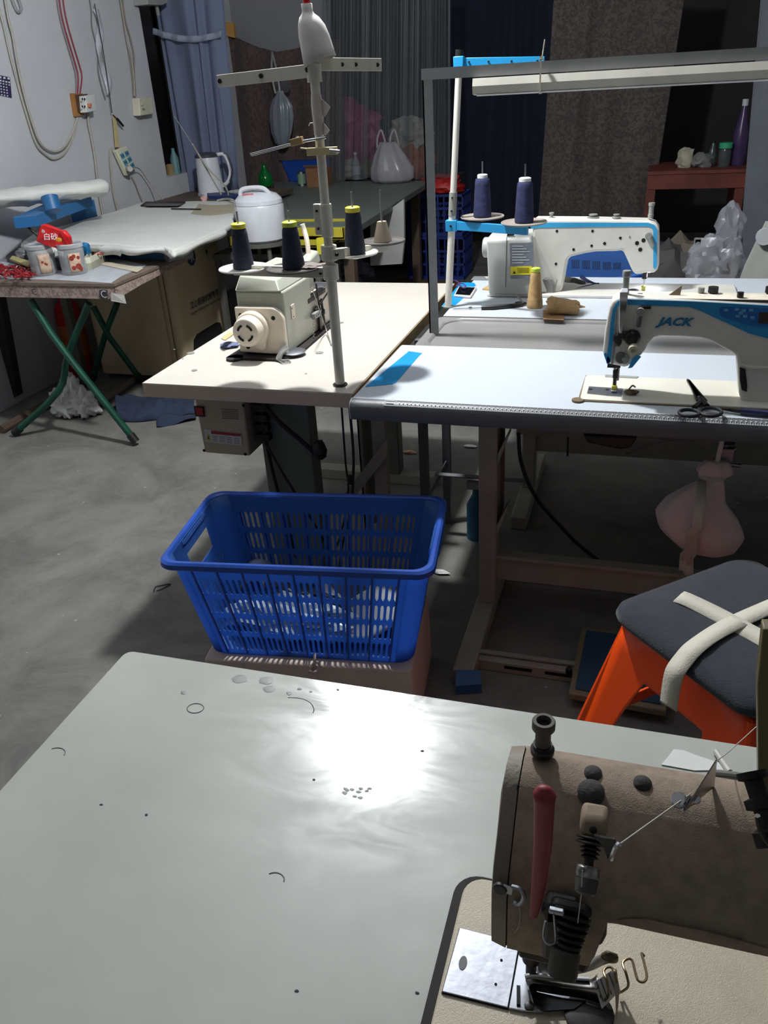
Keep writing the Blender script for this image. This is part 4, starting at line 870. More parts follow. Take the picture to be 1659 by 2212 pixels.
B().bb((-1.02, 2.86, 0.04), (-0.865, 2.92, T-0.04)).build('leg_column', M('grey_green_steel', (104, 108, 98)), t1, bevel=0.004)
B().bb((-1.22, 2.86, 0), (-0.72, 2.92, 0.045)).build('foot', beige_steel, t1, bevel=0.004)
cc = B(); cc.bb((-0.765, 2.12, 0.2), (-0.76, 2.19, T-0.04)).bb((-0.765, 2.185, 0.2), (-0.715, 2.19, T-0.04)).bb((-0.765, 2.12, 0.2), (-0.752, 2.125, T-0.04))
cc.build('channel_post', beige_steel, t1, smooth=False)
B().bb((-0.715, 2.10, 0.2), (-0.675, 2.125, T-0.04)).build('side_post', beige_steel, t1, smooth=False)
B().prism([Y(836, 948, 2.08), Y(836, 985, 2.08), Y(758, 1085, 2.08), Y(730, 1085, 2.08)], (0, 0.012, 0)).build('brace_plate', beige_steel, t1, smooth=False)
for i, (u, v) in enumerate(((412, 763), (614+76, 762), (420, 800), (640+97, 697))):
    q = Z(u, v, T+0.0006); B().lathe([(0.0115 if i in (0, 1) else 0.008, 0), (0.0115 if i in (0, 1) else 0.008, 0.0012), (0, 0.0012)], q, 20).build('screw_cap', grey_pl, t1)
q = Z(735, 832, T); POLE = Vector((q.x, q.y, T))
for u, v in ((377, 755), (395, 775), (661, 807), (715, 745)):
    q = Z(u, v, T+0.0006); B().lathe([(0.003, 0), (0.003, 0.0006), (0, 0.0006)], q, 8).build('mark', grey_pl, t1)
# control box
kb = thing('control_box', 'beige motor control box with a red switch hanging under the cream table', 'control box', Y(490, 985, 1.95))
f0, f1, f2, f3 = Y(420, 866, 1.95), Y(527, 873, 1.95), Y(541, 988, 1.95), Y(438, 976, 1.95)
f1.z = f0.z = T-0.042; f2.z = f3.z = (f2.z+f3.z)/2; f3.x = f0.x+0.004; f2.x = f1.x-0.004
B().prism([f0, f1, f2, f3], (0, 0.13, 0)).build('box_body', M('beige_box_enamel', (176, 160, 138), 0.5), kb, bevel=0.006, seg=3)
def onbox(u, v, d=0.0008): return Y(u, v, 1.95-d)
B().prism([onbox(420, 876), onbox(441, 878), onbox(443, 900), onbox(423, 898)], (0, -0.004, 0)).build('switch_frame', black_pl, kb, smooth=False)
B().prism([onbox(423, 879, 0.005), onbox(438, 880, 0.005), onbox(440, 896, 0.005), onbox(426, 895, 0.005)], (0, -0.004, 0)).build('red_switch', M('red_switch_plastic', (160, 30, 34), 0.4), kb, bevel=0.001)
B().prism([onbox(441, 927), onbox(521, 936), onbox(523, 962), onbox(444, 955)], (0, -0.0006, 0)).build('warning_label', M('white_label', (200, 196, 196), 0.6), kb, smooth=False)
B().prism([onbox(456, 930, .0018), onbox(520, 937, .0018), onbox(520, 943, .0018), onbox(456, 937, .0018)], (0, -0.0004, 0)).build('label_header', M('crimson_print', (150, 34, 48), 0.6), kb, smooth=False)
B().prism([onbox(449, 936, .0018), onbox(456, 951.5, .0018), onbox(445.5, 950.5, .0018)], (0, -0.0004, 0)).build('warning_triangle', M('amber_print', (200, 176, 60), 0.6), kb, smooth=False)
B().prism([onbox(450, 941, .0026), onbox(451.4, 941, .0026), onbox(450.2, 945, .0026), onbox(452, 945, .0026), onbox(450.2, 949.5, .0026), onbox(449.2, 946, .0026)], (0, -0.0003, 0)).build('lightning_mark', hole_m, kb, smooth=False)
b = B()
for c_ in range(4):
    for r_ in range(4):
        u = 459+c_*15.6; v = 941+r_*3.6+c_*1.7; b.prism([onbox(u, v, .0018), onbox(u+11, v+1.2, .0018), onbox(u+11, v+2, .0018), onbox(u, v+0.8, .0018)], (0, -0.0003, 0))
for r_ in range(6):
    u = 478; v = 883+r_*4; b.prism([onbox(u+r_*0.5, v, .001), onbox(u+36+r_*0.5, v+2, .001), onbox(u+36+r_*0.5, v+3, .001), onbox(u+r_*0.5, v+1, .001)], (0, -0.0003, 0))
b.build('label_print', ink_grey, kb, smooth=False)
for u, v in ((441, 973), (530, 981), (526, 876)): screw(onbox(u, v), (0, -1, 0), 0.0045, kb, hole_m, 0.0012)
# connectors and cables beside control box
cn = B()
for k in range(5): cn.box(Vector((f1.x+0.03, 2.0, T-0.075-0.03*k)), (0.04, 0.05, 0.02))
cn.tube(spline([(f1.x+0.02, 2.0, T-0.06), (f1.x+0.035, 1.98, T-0.16), (f1.x+0.045, 1.98, T-0.3), (f1.x+0.07, 2.0, 0.2), (f1.x+0.1, 2.02, 0.02)], 6), 0.006, 6)
cn.tube(spline([(f1.x+0.03, 1.98, T-0.07), (f1.x+0.09, 1.96, T-0.13), (f1.x+0.16, 1.97, T-0.2), (f1.x+0.2, 1.98, T-0.25)], 6), 0.007, 6)
cn.tube(spline([(f1.x+0.03, 1.98, T-0.2), (f1.x+0.09, 1.96, T-0.3), (f1.x+0.16, 1.97, T-0.45), (f1.x+0.2, 1.98, 0.2)], 6), 0.004, 6)
cn.blob((f1.x+0.2, 1.975, T-0.22), (0.02, 0.015, 0.03), 0.4, 3, 2, 3)
tag(cn.build('cable_bundle', cable_black), 'dusty black connectors and cables trailing beside the beige control box', 'cable')
pc_ = B(); pc_.tube(spline([(-0.737, 1.99, T-0.04), (-0.735, 1.99, 0.55), (-0.74, 1.985, 0.46), (-0.755, 1.98, 0.35), (-0.79, 1.97, 0.22), (-0.82, 1.97, 0.05)], 6), 0.004, 6).tube(spline([(-0.762, 2.0, T-0.04), (-0.765, 2.0, 0.5), (-0.765, 2.0, 0.4), (-0.8, 1.99, 0.25), (-0.87, 1.98, 0.1)], 6), 0.003, 6).box((-0.737, 1.99, T-0.05), (0.018, 0.015, 0.02))
pc_.blob((-0.75, 1.985, 0.45), (0.008, 0.008, 0.016), 0.3, 3, 2, 1)
tag(pc_.build('pedal_cord', cable_black), 'thin black pedal cords hanging under the right side of the cream table', 'cable')

# overlock machine
ov = thing('overlock_machine', 'cream and grey green overlock machine with its handwheel toward the camera', 'sewing machine', (-1.03, 2.28, T))
B().prism([(-1.135, 2.075, T+0.001), (-0.975, 2.075, T+0.001), (-0.93, 2.12, T+0.001), (-0.94, 2.50, T+0.001), (-1.12, 2.50, T+0.001)], (0, 0, 0.006)).build('base_pad', rubber, ov, smooth=False)
B().lathe([(0.025, 0), (0.025, 0.006), (0, 0.006)], (-1.11, 2.08, T+0.001), 20).build('pad_foot', rubber, ov)
bx0, bx1 = -1.103, -0.957
B().prism([(bx0, 2.125, T+0.008), (bx1, 2.125, T+0.008), (bx1, 2.33, T+0.008), (bx0, 2.40, T+0.008)], (0, 0, 0.178)).build('machine_body', green_grey, ov, bevel=0.006, seg=3)
z1 = T+0.186
B().loft([[(bx0+0.002, 2.12, z1), (bx1-0.004, 2.12, z1), (bx1-0.004, 2.40, z1), (bx0+0.002, 2.40, z1)], [(bx0+0.002, 2.12, z1+0.004), (bx1-0.006, 2.12, z1+0.004), (bx1-0.006, 2.40, z1+0.004), (bx0+0.002, 2.40, z1+0.004)], [(bx0+0.012, 2.14, z1+0.04), (bx1-0.022, 2.14, z1+0.03), (bx1-0.022, 2.40, z1+0.03), (bx0+0.012, 2.40, z1+0.04)]]).build('top_cover', green_grey, ov, bevel=0.004)
B().cyl((bx0-0.012, 2.3, z1+0.035), (bx0-0.045, 2.28, z1+0.045), 0.011, 0.014).build('cream_knob', amber, ov)
cp = [(q[0], 2.112, q[1]) for q in rrect(bx0-0.002, bx1+0.0, T+0.01, T+0.145, 0.006, 3)]
cp = [(bx0-0.002, 2.108, T+0.014), (bx1, 2.108, T+0.01), (bx1, 2.108, T+0.105)] + [(bx1-0.038+0.038*math.cos(a), 2.108, T+0.107+0.038*math.sin(a)) for a in [math.radians(d_) for d_ in range(0, 91, 10)]] + [(bx0-0.002, 2.108, T+0.145)]
B().prism(cp, (0, 0.018, 0)).build('end_cap', cream_pl, ov, bevel=0.004, seg=3)
for dx, dz in ((0.016, 0.122), (0.116, 0.116), (0.026, 0.03)): screw((bx0+dx, 2.108, T+dz), (0, -1, 0), 0.0062, ov, hole_m, 0.0015)
wc = Y(542, 712, 2.09); wc2 = Y(534, 721, 2.055)
hw = B().lathe([(0.05, 0), (0.05, 0.014), (0.047, 0.018), (0.044, 0.02), (0, 0.02)], (wc.x, 2.108, wc.z), 40, (0, -1, 0)).build('handwheel_guard', cream_pl, ov, bevel=0.001)
B().prism([(wc.x-0.012, 2.107, wc.z-0.03), (wc.x+0.042, 2.107, wc.z-0.02), (wc.x+0.034, 2.107, wc.z-0.058), (wc.x+0.022, 2.107, wc.z-0.064), (wc.x+0.004, 2.107, wc.z-0.056)], (0, -0.012, 0)).build('guard_lug', cream_pl, ov, bevel=0.003)
B().lathe([(0.042, 0), (0.043, 0.01), (0.0415, 0.028), (0.039, 0.036), (0.036, 0.038), (0.015, 0.038), (0.0145, 0.037), (0, 0.037)], (wc.x, 2.09, wc.z), 44, (0, -1, 0)).build('handwheel', cream_pl, ov)
for k in range(4):
    a0 = math.radians(20+90*k); pts = [Vector((wc.x+0.0225*math.cos(a0+s_*0.9), 2.0515, wc.z+0.0225*math.sin(a0+s_*0.9))) for s_ in (0, 0.25, 0.5, 0.75, 1)]
    B().tube(pts, 0.0034, 6).build('slot', hole_m, ov)
# side details
sp = B(); sp.prism([X(627, 660, bx1), X(634, 655, bx1), X(637, 686, bx1), X(630, 690, bx1)], (0.003, 0, 0)); sp.build('side_plate', cream_pl, ov, bevel=0.001)
for u, v in ((631, 666), (634.5, 684)): screw(X(u, v, bx1+0.003), (1, 0, 0), 0.002, ov, hole_m, 0.001)
B().bb((bx0+0.02, 2.33, T+0.008), (bx1-0.004, 2.49, T+0.12)).build('lower_housing', M('pinkish_cream_panel', (206, 194, 178), 0.4, var=0.08), ov, bevel=0.004)
B().bb((bx0+0.02, 2.33, T+0.12), (bx1-0.03, 2.44, T+0.165)).build('upper_housing', green_grey, ov, bevel=0.005)
B().bb((bx0+0.03, 2.44, T+0.12), (bx1+0.0, 2.505, T+0.127)).build('cloth_plate', brushed, ov, smooth=False, bevel=0.002)
B().bb((bx1-0.006, 2.487, T+0.02), (bx1+0.003, 2.499, T+0.128)).build('black_edge', black_pl, ov, bevel=0.002)
B().bb((bx1-0.02, 2.30, T+0.108), (bx1+0.002, 2.45, T+0.122)).build('dark_lip', dark_metal, ov, bevel=0.002)
m_ = B(); q = X(659, 692, bx1+0.01)
m_.blob((bx1+0.004, 2.36, T+0.075), (0.012, 0.02, 0.012), 0.4, 4, 2, 1).blob((bx1+0.006, 2.39, T+0.06), (0.012, 0.012, 0.014), 0.4, 4, 2, 4).box((bx1+0.004, 2.37, T+0.035), (0.008, 0.015, 0.05)).tube([(bx1+0.006, 2.375, T+0.06), (bx1+0.008, 2.36, T+0.155)], 0.003, 6).tube([(bx1+0.004, 2.40, T+0.1), (bx1+0.004, 2.41, T+0.015)], 0.004, 6)
m_.tube([(bx1+0.012, 2.36, T+0.09), (bx1+0.012, 2.44, T+0.11)], 0.003, 6)
m_.build('looper_linkage', dark_metal, ov)
lv = B(); lv.box((bx1+0.01, 2.335, T+0.068), (0.012, 0.055, 0.018)); lv.build('lever_plate', grey_pl, ov, bevel=0.002)
for k in range(3): screw((bx1+0.016, 2.318+0.015*k, T+0.068), (1, 0, 0), 0.0022, ov, hole_m, 0.001)
chn = B()
for k in range(7):
    c_ = Vector((bx1+0.012, 2.30-0.002*k, T+0.05-0.0075*k)); chn.tube([c_+Vector((0.0, 0.0025*math.cos(a)*(k % 2)+0, 0.0045*math.sin(a)))+Vector((0.0025*math.cos(a)*((k+1) % 2), 0, 0)) for a in [2*PI*i/10 for i in range(10)]], 0.0008, 5, closed=True)
chn.build('chain', chrome, ov)
for u, v in ((691, 650), (692, 703), (688, 658), (676, 735-25)): screw(X(u, v, bx1-0.003), (1, 0, 0), 0.0032, ov, hole_m, 0.0012)
# levers left and lint
B().prism([Z(478, 733, T+0.03), Z(497, 718, T+0.03), Z(505, 724, T+0.03), Z(486, 737, T+0.03)], (0, 0, 0.004)).build('cream_tab', amber, ov, bevel=0.001)
# grey cord bundle at front right
gc = B()
for k in range(4): gc.tube(spline([(bx1-0.002+0.004*k, 2.10, T+0.045-0.004*k), (bx1-0.012+0.004*k, 2.088-0.003*k, T+0.025), (bx1-0.018+0.005*k, 2.075-0.002*k, T+0.008), (bx1+0.0+0.006*k, 2.07+0.002*k, T+0.006)], 5), 0.0035, 6)
gc.tube(spline([(bx1-0.01, 2.07, T+0.005), (bx1+0.01, 2.055, T+0.004), (bx1+0.025, 2.07, T+0.004), (bx1+0.01, 2.08, T+0.004)], 5), 0.0018, 5)
tag(gc.build('cord_bundle', M('grey_cord', (146, 146, 144), 0.6)), 'bundle of grey cord at the front right foot of the overlock machine', 'cord')
B().lathe([(0.035, 0), (0.038, 0.004), (0.03, 0.007), (0, 0.008)], (bx1+0.005, 2.14, T+0.0075), 20).build('oil_dish', brushed, ov)
lf = B(); lf.tube(spline([Z(674, 622, 0.94), Z(690, 670, 0.85), Z(704, 710, T+0.02), Z(716, 745, T+0.004)], 6), 0.0018, 5)
tag(lf.build('wire', M('grey_cord', (146, 146, 144))), 'thin wire from the overlock machine down to a grommet by the pole', 'wire')
# rear arm of overlock: presser arm and knobs
B().loft([[(-1.04, 2.40, T+0.17), (-1.0, 2.40, T+0.17), (-1.0, 2.40, T+0.2), (-1.04, 2.40, T+0.2)], [(-1.045, 2.56, T+0.19), (-1.005, 2.56, T+0.18), (-1.01, 2.56, T+0.215), (-1.04, 2.56, T+0.22)]]).build('presser_arm', green_grey, ov, bevel=0.006)
B().tube(spline([(-1.03, 2.52, T+0.2), (-1.035, 2.53, T+0.25), (-1.045, 2.54, T+0.28), (-1.05, 2.54, T+0.30)], 4), 0.008, 8).build('tension_lever', cream_pl, ov)
bl = B(); bl.blob(Z(496, 745, T+0.006), (0.03, 0.025, 0.006), 0.6, 4, 3, 3)
tag(bl.build('lint', M('blue_grey_lint', (110, 118, 150), 0.95)), 'blue grey lint on the cream table left of the handwheel', 'lint', kind='stuff')

# ================================================================== THREAD STAND 1
s1 = thing('thread_stand', 'cream steel thread stand with four spool plates on the cream table', 'thread stand', POLE)
ptop = Y(678, 150, POLE.y)
B().tube([POLE, POLE+Vector((0, 0, 0.29))], 0.0125, 16).build('pole', pole_cream, s1)
B().tube([POLE+Vector((0, 0, 0.29)), Vector((POLE.x, POLE.y, ptop.z+0.02))], 0.0105, 16).build('pole', pole_cream, s1)
B().lathe([(0.019, 0), (0.019, 0.003), (0.014, 0.005), (0, 0.005)], POLE+Vector((0, 0, 0.0006)), 20).build('base_washer', dark_metal, s1)
cz = T+0.27
for zz, nm in ((cz, 'clamp'), (cz+0.045, 'clamp')):
    B().lathe([(0.019, 0), (0.019, 0.036), (0, 0.036)], POLE+Vector((0, 0, zz-T)), 20).build(nm, pole_cream, s1, bevel=0.0015)
pzj = T+0.37
jn = B(); jn.lathe([(0.0145, 0), (0.0145, 0.075), (0, 0.075)], POLE+Vector((0, 0, pzj-T)), 16).box(POLE+Vector((-0.02, 0.0, pzj-T+0.04)), (0.018, 0.012, 0.07)); jn.build('joint_clamp', pole_cream, s1, bevel=0.002)
for dz in (0.02, 0.06): screw(POLE+Vector((-0.02, -0.006, pzj-T+dz)), (0, -1, 0), 0.003, s1, dark_metal, 0.003)
PA, PB, PC, PD = Z(527, 580, 1.05), Z(635, 580, 1.055), Z(768, 548, 1.075), Z(827, 522, 1.085)
def bar(a, b_, w_, h_, name, mat, parent, ext=0.0):
    a, b_ = Vector(a), Vector(b_); d_ = (b_-a).normalized(); s_ = d_.cross(Vector((0, 0, 1))).normalized(); u_ = s_.cross(d_)
    a2, b2 = a-d_*ext, b_+d_*ext
    return B().loft([[c+s_*(w_/2*i)+u_*(h_/2*j) for i, j in ((-1, -1), (1, -1), (1, 1), (-1, 1))] for c in (a2, b2)]).build(name, mat, parent, bevel=0.001)
a1s = POLE+Vector((0, 0, cz-T+0.016)); bar(a1s, (PA.x-0.03, PA.y+0.004, cz+0.016), 0.012, 0.026, 'spool_arm', pole_cream, s1)
a2s = POLE+Vector((0, 0, cz-T+0.062)); ed = (PD-a2s); bar(a2s, (PD.x+ed.x*0.1-0.0, PD.y+ed.y*0.05, PD.z-0.016), 0.012, 0.02, 'spool_arm', pole_cream, s1)
screw(a1s+Vector((-0.024, -0.007, 0)), (0, -1, 0), 0.004, s1, dark_metal, 0.003); screw(a2s+Vector((0.024, -0.012, 0)), (0.2, -1, 0), 0.0045, s1, dark_metal, 0.006)
bar(a2s+Vector((0.008, -0.012, 0)), a2s+Vector((0.036, 0.006, 0)), 0.016, 0.024, 'clamp_lug', pole_cream, s1)
def splate(p, r, mat, stand, rim=None, name='spool_plate'):
    o = B().lathe([(0.008, -0.012), (0.012, -0.008), (r*0.6, -0.006), (r*0.97, -0.001), (r, 0.002), (r*0.98, 0.004), (r*0.9, 0.0005), (0.02, 0), (0, 0)], p, 40).build(name, mat, stand)
    return o
dusty_pl = M('dusty_dark_plate', (90, 85, 82), 0.95, var=0.3, vscale=30)
splate(PA, 0.064, dusty_white, s1); splate(PB, 0.068, dusty_pl, s1); splate(PC, 0.057, dusty_white, s1); splate(PD, 0.058, dusty_pl, s1)
fz = B(); fz.blob(PB+Vector((0.035, 0.015, 0.003)), (0.032, 0.03, 0.006), 0.6, 5, 3, 2); fz.build('lint', M('grey_brown_lint', (132, 122, 116), 1.0), s1)
for p_, h_ in ((PA, 0.138), (PB, 0.135), (PC, 0.145), (PD, 0.125)): B().cyl(p_, p_+Vector((0, 0, h_)), 0.003, 0.0025, 8).build('spool_pin', brushed, s1)
wcn = B(); wcn.loft([[PD+Vector((s_*x_, s_*y_, z_)) for x_, y_ in ((-1, -.7), (-.3, -1), (.4, -1), (1, -.5), (1, .6), (.3, 1), (-.5, 1), (-1, .4))] for s_, z_ in ((0.021, 0.001), (0.0105, 0.05))]); wcn.build('cone_holder', M('beige_cone_holder', (196, 178, 156), 0.6), s1)
def spool(p, r0, r1, h, thr, capm, label, group=None, name='thread_cone', cap_r=None):
    o = thing(name, label, 'thread spool', p, group); p = Vector(p)
    prof = [(r0*0.96, 0.001), (r0, 0.006)]
    for k in range(9): f = k/8; prof.append((r0+(r1-r0)*f+0.0006*(k % 2), 0.008+(h-0.012)*f))
    B().lathe(prof+[(r1*0.9, h), (0.004, h+0.001)], p, 28).build('thread', thr, o)
    cr_ = cap_r or r1*0.98
    B().lathe([(cr_*0.9, h), (cr_, h+0.002), (cr_, h+0.011), (cr_*0.8, h+0.013), (cr_*0.3, h+0.012), (0.003, h+0.010)], p, 24).build('cone_end', capm, o)
    return o
G1 = 'navy thread cones on the cream thread stand'
spool(PA, 0.0262, 0.0185, 0.097, navy_thread, yellow_pl, 'navy thread cone with a yellow end, leftmost on the cream thread stand', G1)
spool(PB, 0.0275, 0.0185, 0.098, navy_thread, lime_pl, 'navy thread cone with a lime green end on the dusty plate', G1)
spool(PC, 0.0255, 0.0185, 0.098, navy_thread, yellow_pl, 'navy thread cone with a yellow end right of the cream pole', G1)
# upper arms
LT, RTp = Y(470, 176, 1.955), Y(824, 140, 2.06); TZ2 = ptop.z
bar((POLE.x, POLE.y-0.008, TZ2-0.002), LT, 0.003, 0.026, 'top_arm', pole_cream, s1); bar((POLE.x+0.005, POLE.y+0.005, TZ2+0.01), RTp, 0.003, 0.026, 'top_arm', pole_cream, s1)
for f in (0.04, 0.97, 0.52): q = Vector((POLE.x, POLE.y-0.011, TZ2)).lerp(LT, f); B().lathe([(0.005, 0), (0.005, 0.003), (0.002, 0.0032), (0, 0.0032)], q+Vector((0, -0.001, 0)), 14, (0, -1, 0)).build('eyelet', dark_metal, s1)
for f in (0.42, 0.62, 0.95): q = Vector((POLE.x, POLE.y, TZ2+0.01)).lerp(RTp, f); B().lathe([(0.0042, 0), (0.0042, 0.003), (0, 0.003)], q+Vector((0, -0.003, 0)), 14, (0, -1, 0)).build('eyelet', dark_metal, s1)
B().lathe([(0.0165, 0), (0.0165, 0.035), (0, 0.035)], (POLE.x, POLE.y, TZ2-0.025), 16).build('collar', pole_cream, s1)
# frosted cap and red tube
dc = Vector((POLE.x+0.006, POLE.y, TZ2+0.008))
cpb = thing('cut_bottle', 'frosted white cut bottle dome fitted over the top of the cream pole', 'bottle', dc)
prof = [(0.036, 0.0, 0.01), (0.0355, 0.03, 0.006), (0.0335, 0.055, 0.001), (0.029, 0.075, -0.003), (0.021, 0.09, -0.007), (0.013, 0.097, -0.009), (0.0115, 0.102, -0.0095), (0.0115, 0.115, -0.01)]
b = B(); b.loft([[dc+Vector((ox+r_*math.cos(a), r_*math.sin(a), z_+(0.012*math.cos(a)+0.006 if k == 0 else 0))) for a in [2*PI*i/28 for i in range(28)]] for k, (r_, z_, ox) in enumerate(prof)], cap=False)
b.build('dome', frost, cpb, solid=0.0015)
rt = B(); rt.tube([dc+Vector((-0.008, 0, 0.085)), dc+Vector((-0.016, 0, 0.2))], 0.0075, 10).tube([dc+Vector((-0.004, 0, 0.1)), dc+Vector((-0.010, 0, 0.2))], 0.003, 8)
tag(rt.build('red_tube', red_glass), 'translucent red tube standing in the neck of the frosted dome', 'tube')
# tape wraps
tpm = M_clear('frosted_tape', (206, 196, 186), 0.85)
tw = B()
tz_ = lambda v: Y(700, v, POLE.y).z
tw.loft([[Vector((POLE.x+ox+rr*math.cos(a), POLE.y+rr*math.sin(a), tz_(v)))for a in [2*PI*i/12 for i in range(12)]] for v, rr, ox in ((203, 0.0115, 0), (225, 0.013, 0), (242, 0.0135, 0.001), (262, 0.012, 0), (290, 0.0115, 0))], cap=False)
tw.prism([Y(694, 213, POLE.y), Y(714, 231, POLE.y-0.01), Y(702, 252, POLE.y-0.005), Y(692, 248, POLE.y)], (0, 0.001, 0)).prism([Y(698, 264, POLE.y), Y(712, 282, POLE.y-0.01), Y(703, 293, POLE.y-0.01), Y(696, 290, POLE.y)], (0, 0.001, 0)).tube([Y(685, 265, POLE.y), Y(670, 266, POLE.y-0.005), Y(667, 272, POLE.y-0.005)], 0.0012, 5)
tw.build('tape_wrap', tpm, s1)
# yellowed clips
def yb_(p0, p1, w_, h_, nm, m_): return bar(p0, p1, w_, h_, nm, m_, s1)
yy = POLE.y
yb_(Y(664, 328, yy-0.012), Y(728, 325, yy-0.012), 0.012, 0.016, 'clip', amber); yb_(Y(649, 320, yy-0.012), Y(668, 322, yy-0.012), 0.006, 0.003, 'clip_tongue', amber)
B().cyl(Y(712, 325, yy-0.02), Y(734, 327, yy-0.02), 0.0035).build('clip_screw', chrome, s1)
yb_(Y(629, 309, yy-0.02), Y(654, 302, yy-0.02), 0.014, 0.015, 'clip', M('tan_clip', (176, 146, 96), 0.5)); B().cyl(Y(642, 300, yy-0.02), Y(642, 294, yy-0.02), 0.003).build('clip_screw', chrome, s1)
B().cyl(Y(541, 333, yy-0.03), Y(634, 309, yy-0.02), 0.0022).build('guide_rod', chrome, s1); B().cyl(Y(543, 336, yy-0.027), Y(634, 312, yy-0.017), 0.0018).build('guide_rod', brushed, s1)
B().cyl(Y(655, 305, yy-0.018), Y(704, 297, yy-0.01), 0.003).build('guide_rod', chrome, s1)
th = B()
for a_, b2 in ((PA+Vector((0, 0, 0.14)), LT), (PB+Vector((0, 0, 0.14)), Vector((POLE.x, POLE.y-0.01, TZ2)).lerp(LT, 0.52)), (PC+Vector((0, 0, 0.15)), Vector((POLE.x, POLE.y, TZ2)).lerp(RTp, 0.62))): th.tube([a_, b2], 0.0004, 4)
tag(th.build('threads', navy_thread), 'thin dark threads rising from the cones to the top arms', 'thread', kind='stuff')

# ================================================================== WHITE TABLE (front) with gray edge and ruler
t2 = thing('sewing_table', 'white sewing table with a dark grey rounded edge and printed ruler', 'table', (0.2, 2.05, 0))
TX0, TX1 = -0.664, 1.05
B().bb((TX0, 1.822, T-0.04), (TX1, 2.272, T-0.0012)).build('tabletop', M('board_core', (150, 142, 130), 0.7), t2, smooth=False)
B().prism([(TX0, 1.822, T-0.0012), (TX1, 1.822, T-0.0012), (TX1, 2.272, T-0.0012), (TX0+0.004, 2.272, T-0.0012)], (0, 0, 0.0012)).build('laminate', white_lam, t2, smooth=False)
lip = [(1.8225, 0.0), (1.814, -0.0008), (1.806, -0.0035), (1.8, -0.008), (1.7965, -0.015), (1.7955, -0.025), (1.7965, -0.042), (1.800, -0.048), (1.8225, -0.048)]
B().loft([[(x_, y_, T+z_) for y_, z_ in lip] for x_ in (TX0, TX1)]).build('grey_edge', grey_edge, t2)
B().loft([[(TX0-0.0015+dx, y_-0.001, T+z_+0.001) for y_, z_ in lip] for dx in (0, 0.0018)]).build('white_edge_line', ink_white, t2)
# ruler on the lip: white print
def lp(s_):   # 0 = back of lip, 1 = front
    a = [(1.8215, 0.0004), (1.814, -0.0003), (1.806, -0.0030), (1.7995, -0.0076)]
    f = min(max(s_, 0), 0.999)*3; i = int(f); f -= i
    return a[i][0]*(1-f)+a[i+1][0]*f, a[i][1]*(1-f)+a[i+1][1]*f
def lipmark(b, x0, x1, s0, s1_, n=2):
    for k in range(n):
        ya, za = lp(s0+(s1_-s0)*k/n); yb2, zb2 = lp(s0+(s1_-s0)*(k+1)/n); e = 0.0007
        b.prism([(x0, ya, T+za+e), (x1, ya, T+za+e), (x1, yb2, T+zb2+e), (x0, yb2, T+zb2+e)], (0, -0.0003, 0.0003))
rx0 = -0.577
b = B()
lipmark(b, rx0, rx0+0.0012, 0.12, 0.95, 3)
for k in range(30): xa_ = rx0+k*0.054; lipmark(b, xa_, min(xa_+0.054, TX1), 0.10, 0.14, 1); lipmark(b, xa_, min(xa_+0.054, TX1), 0.93, 0.97, 1)
lipmark(b, rx0+0.004, rx0+0.024, 0.22, 0.30, 1); lipmark(b, rx0+0.004, rx0+0.024, 0.62, 0.70, 1); lipmark(b, rx0+0.028, rx0+0.029, 0.15, 0.9, 2)
xk = rx0+0.036; k = 0
while xk < TX1-0.01:
    lipmark(b, xk, xk+0.0011, 0.72 if k % 5 else 0.55, 0.93, 1)
    lipmark(b, xk+0.0045, xk+0.0055, 0.8, 0.93, 1)
    lipmark(b, xk-0.0005, xk+0.0035, 0.56, 0.66, 1)
    lipmark(b, xk+0.003, xk+0.0038, 0.14, 0.24 if k % 3 else 0.36, 1)
    xk += 0.01; k += 1
b.build('ruler_print', ink_white, t2, smooth=False)
B().prism([Z(883, 759, T+0.0004), Z(912, 763, T+0.0004), Z(906, 768, T+0.0004), Z(856, 826, T+0.0004), Z(848, 830, T+0.0004), Z(789, 836, T+0.0004)], (0, 0, 0.0006)).build('blue_sticker', sticker_blue, t2, smooth=False)
lx = -0.357
def column(x_, y_, par, z0_=0.04, z1_=T-0.04, w_=0.05): return B().bb((x_-w_/2, y_-0.03, z0_), (x_+w_/2, y_+0.03, z1_)).build('leg_column', beige_steel, par, bevel=0.004)
column(lx-0.005, 2.06, t2, 0.05, T-0.04, 0.052); column(0.62, 2.06, t2)
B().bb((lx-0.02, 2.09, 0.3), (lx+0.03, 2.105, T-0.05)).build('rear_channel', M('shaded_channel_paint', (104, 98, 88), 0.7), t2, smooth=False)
for x_ in (lx-0.012, 0.62):
    B().bb((x_-0.028, 1.705, 0.0), (x_+0.028, 2.30, 0.05)).build('foot', beige_steel, t2, bevel=0.004)
B().prism([Z(985, 1447, 0.052), Z(1037, 1447, 0.052), Z(1040, 1478, 0.03), Z(984, 1482, 0.03)], (0, 0, -0.028)).build('foot_cap', M('blue_foot_cap', (44, 92, 142), 0.6), t2, smooth=False)
B().bb((lx, 2.05, 0.125), (0.62, 2.075, 0.215)).build('stretcher', beige_steel, t2, bevel=0.003)
B().bb((lx, 2.036, 0.205), (0.62, 2.05, 0.215)).build('stretcher_flange', beige_steel, t2, smooth=False)
for z_, u in ((0.56, 0), (0.34, 1)):
    B().prism([(lx+0.022, 2.03, z_-0.05), (lx+0.05, 2.03, z_+0.03), (lx+0.05, 2.03, z_+0.045), (lx+0.022, 2.03, z_-0.02)], (0, 0.05, 0)).build('gusset', beige_steel, t2, smooth=False)
pb = B(); pb.bb((lx-0.03, 1.78, 0.0), (0.12, 1.83, 0.035)); pb.build('pedal_rail', beige_steel, t2, bevel=0.003)
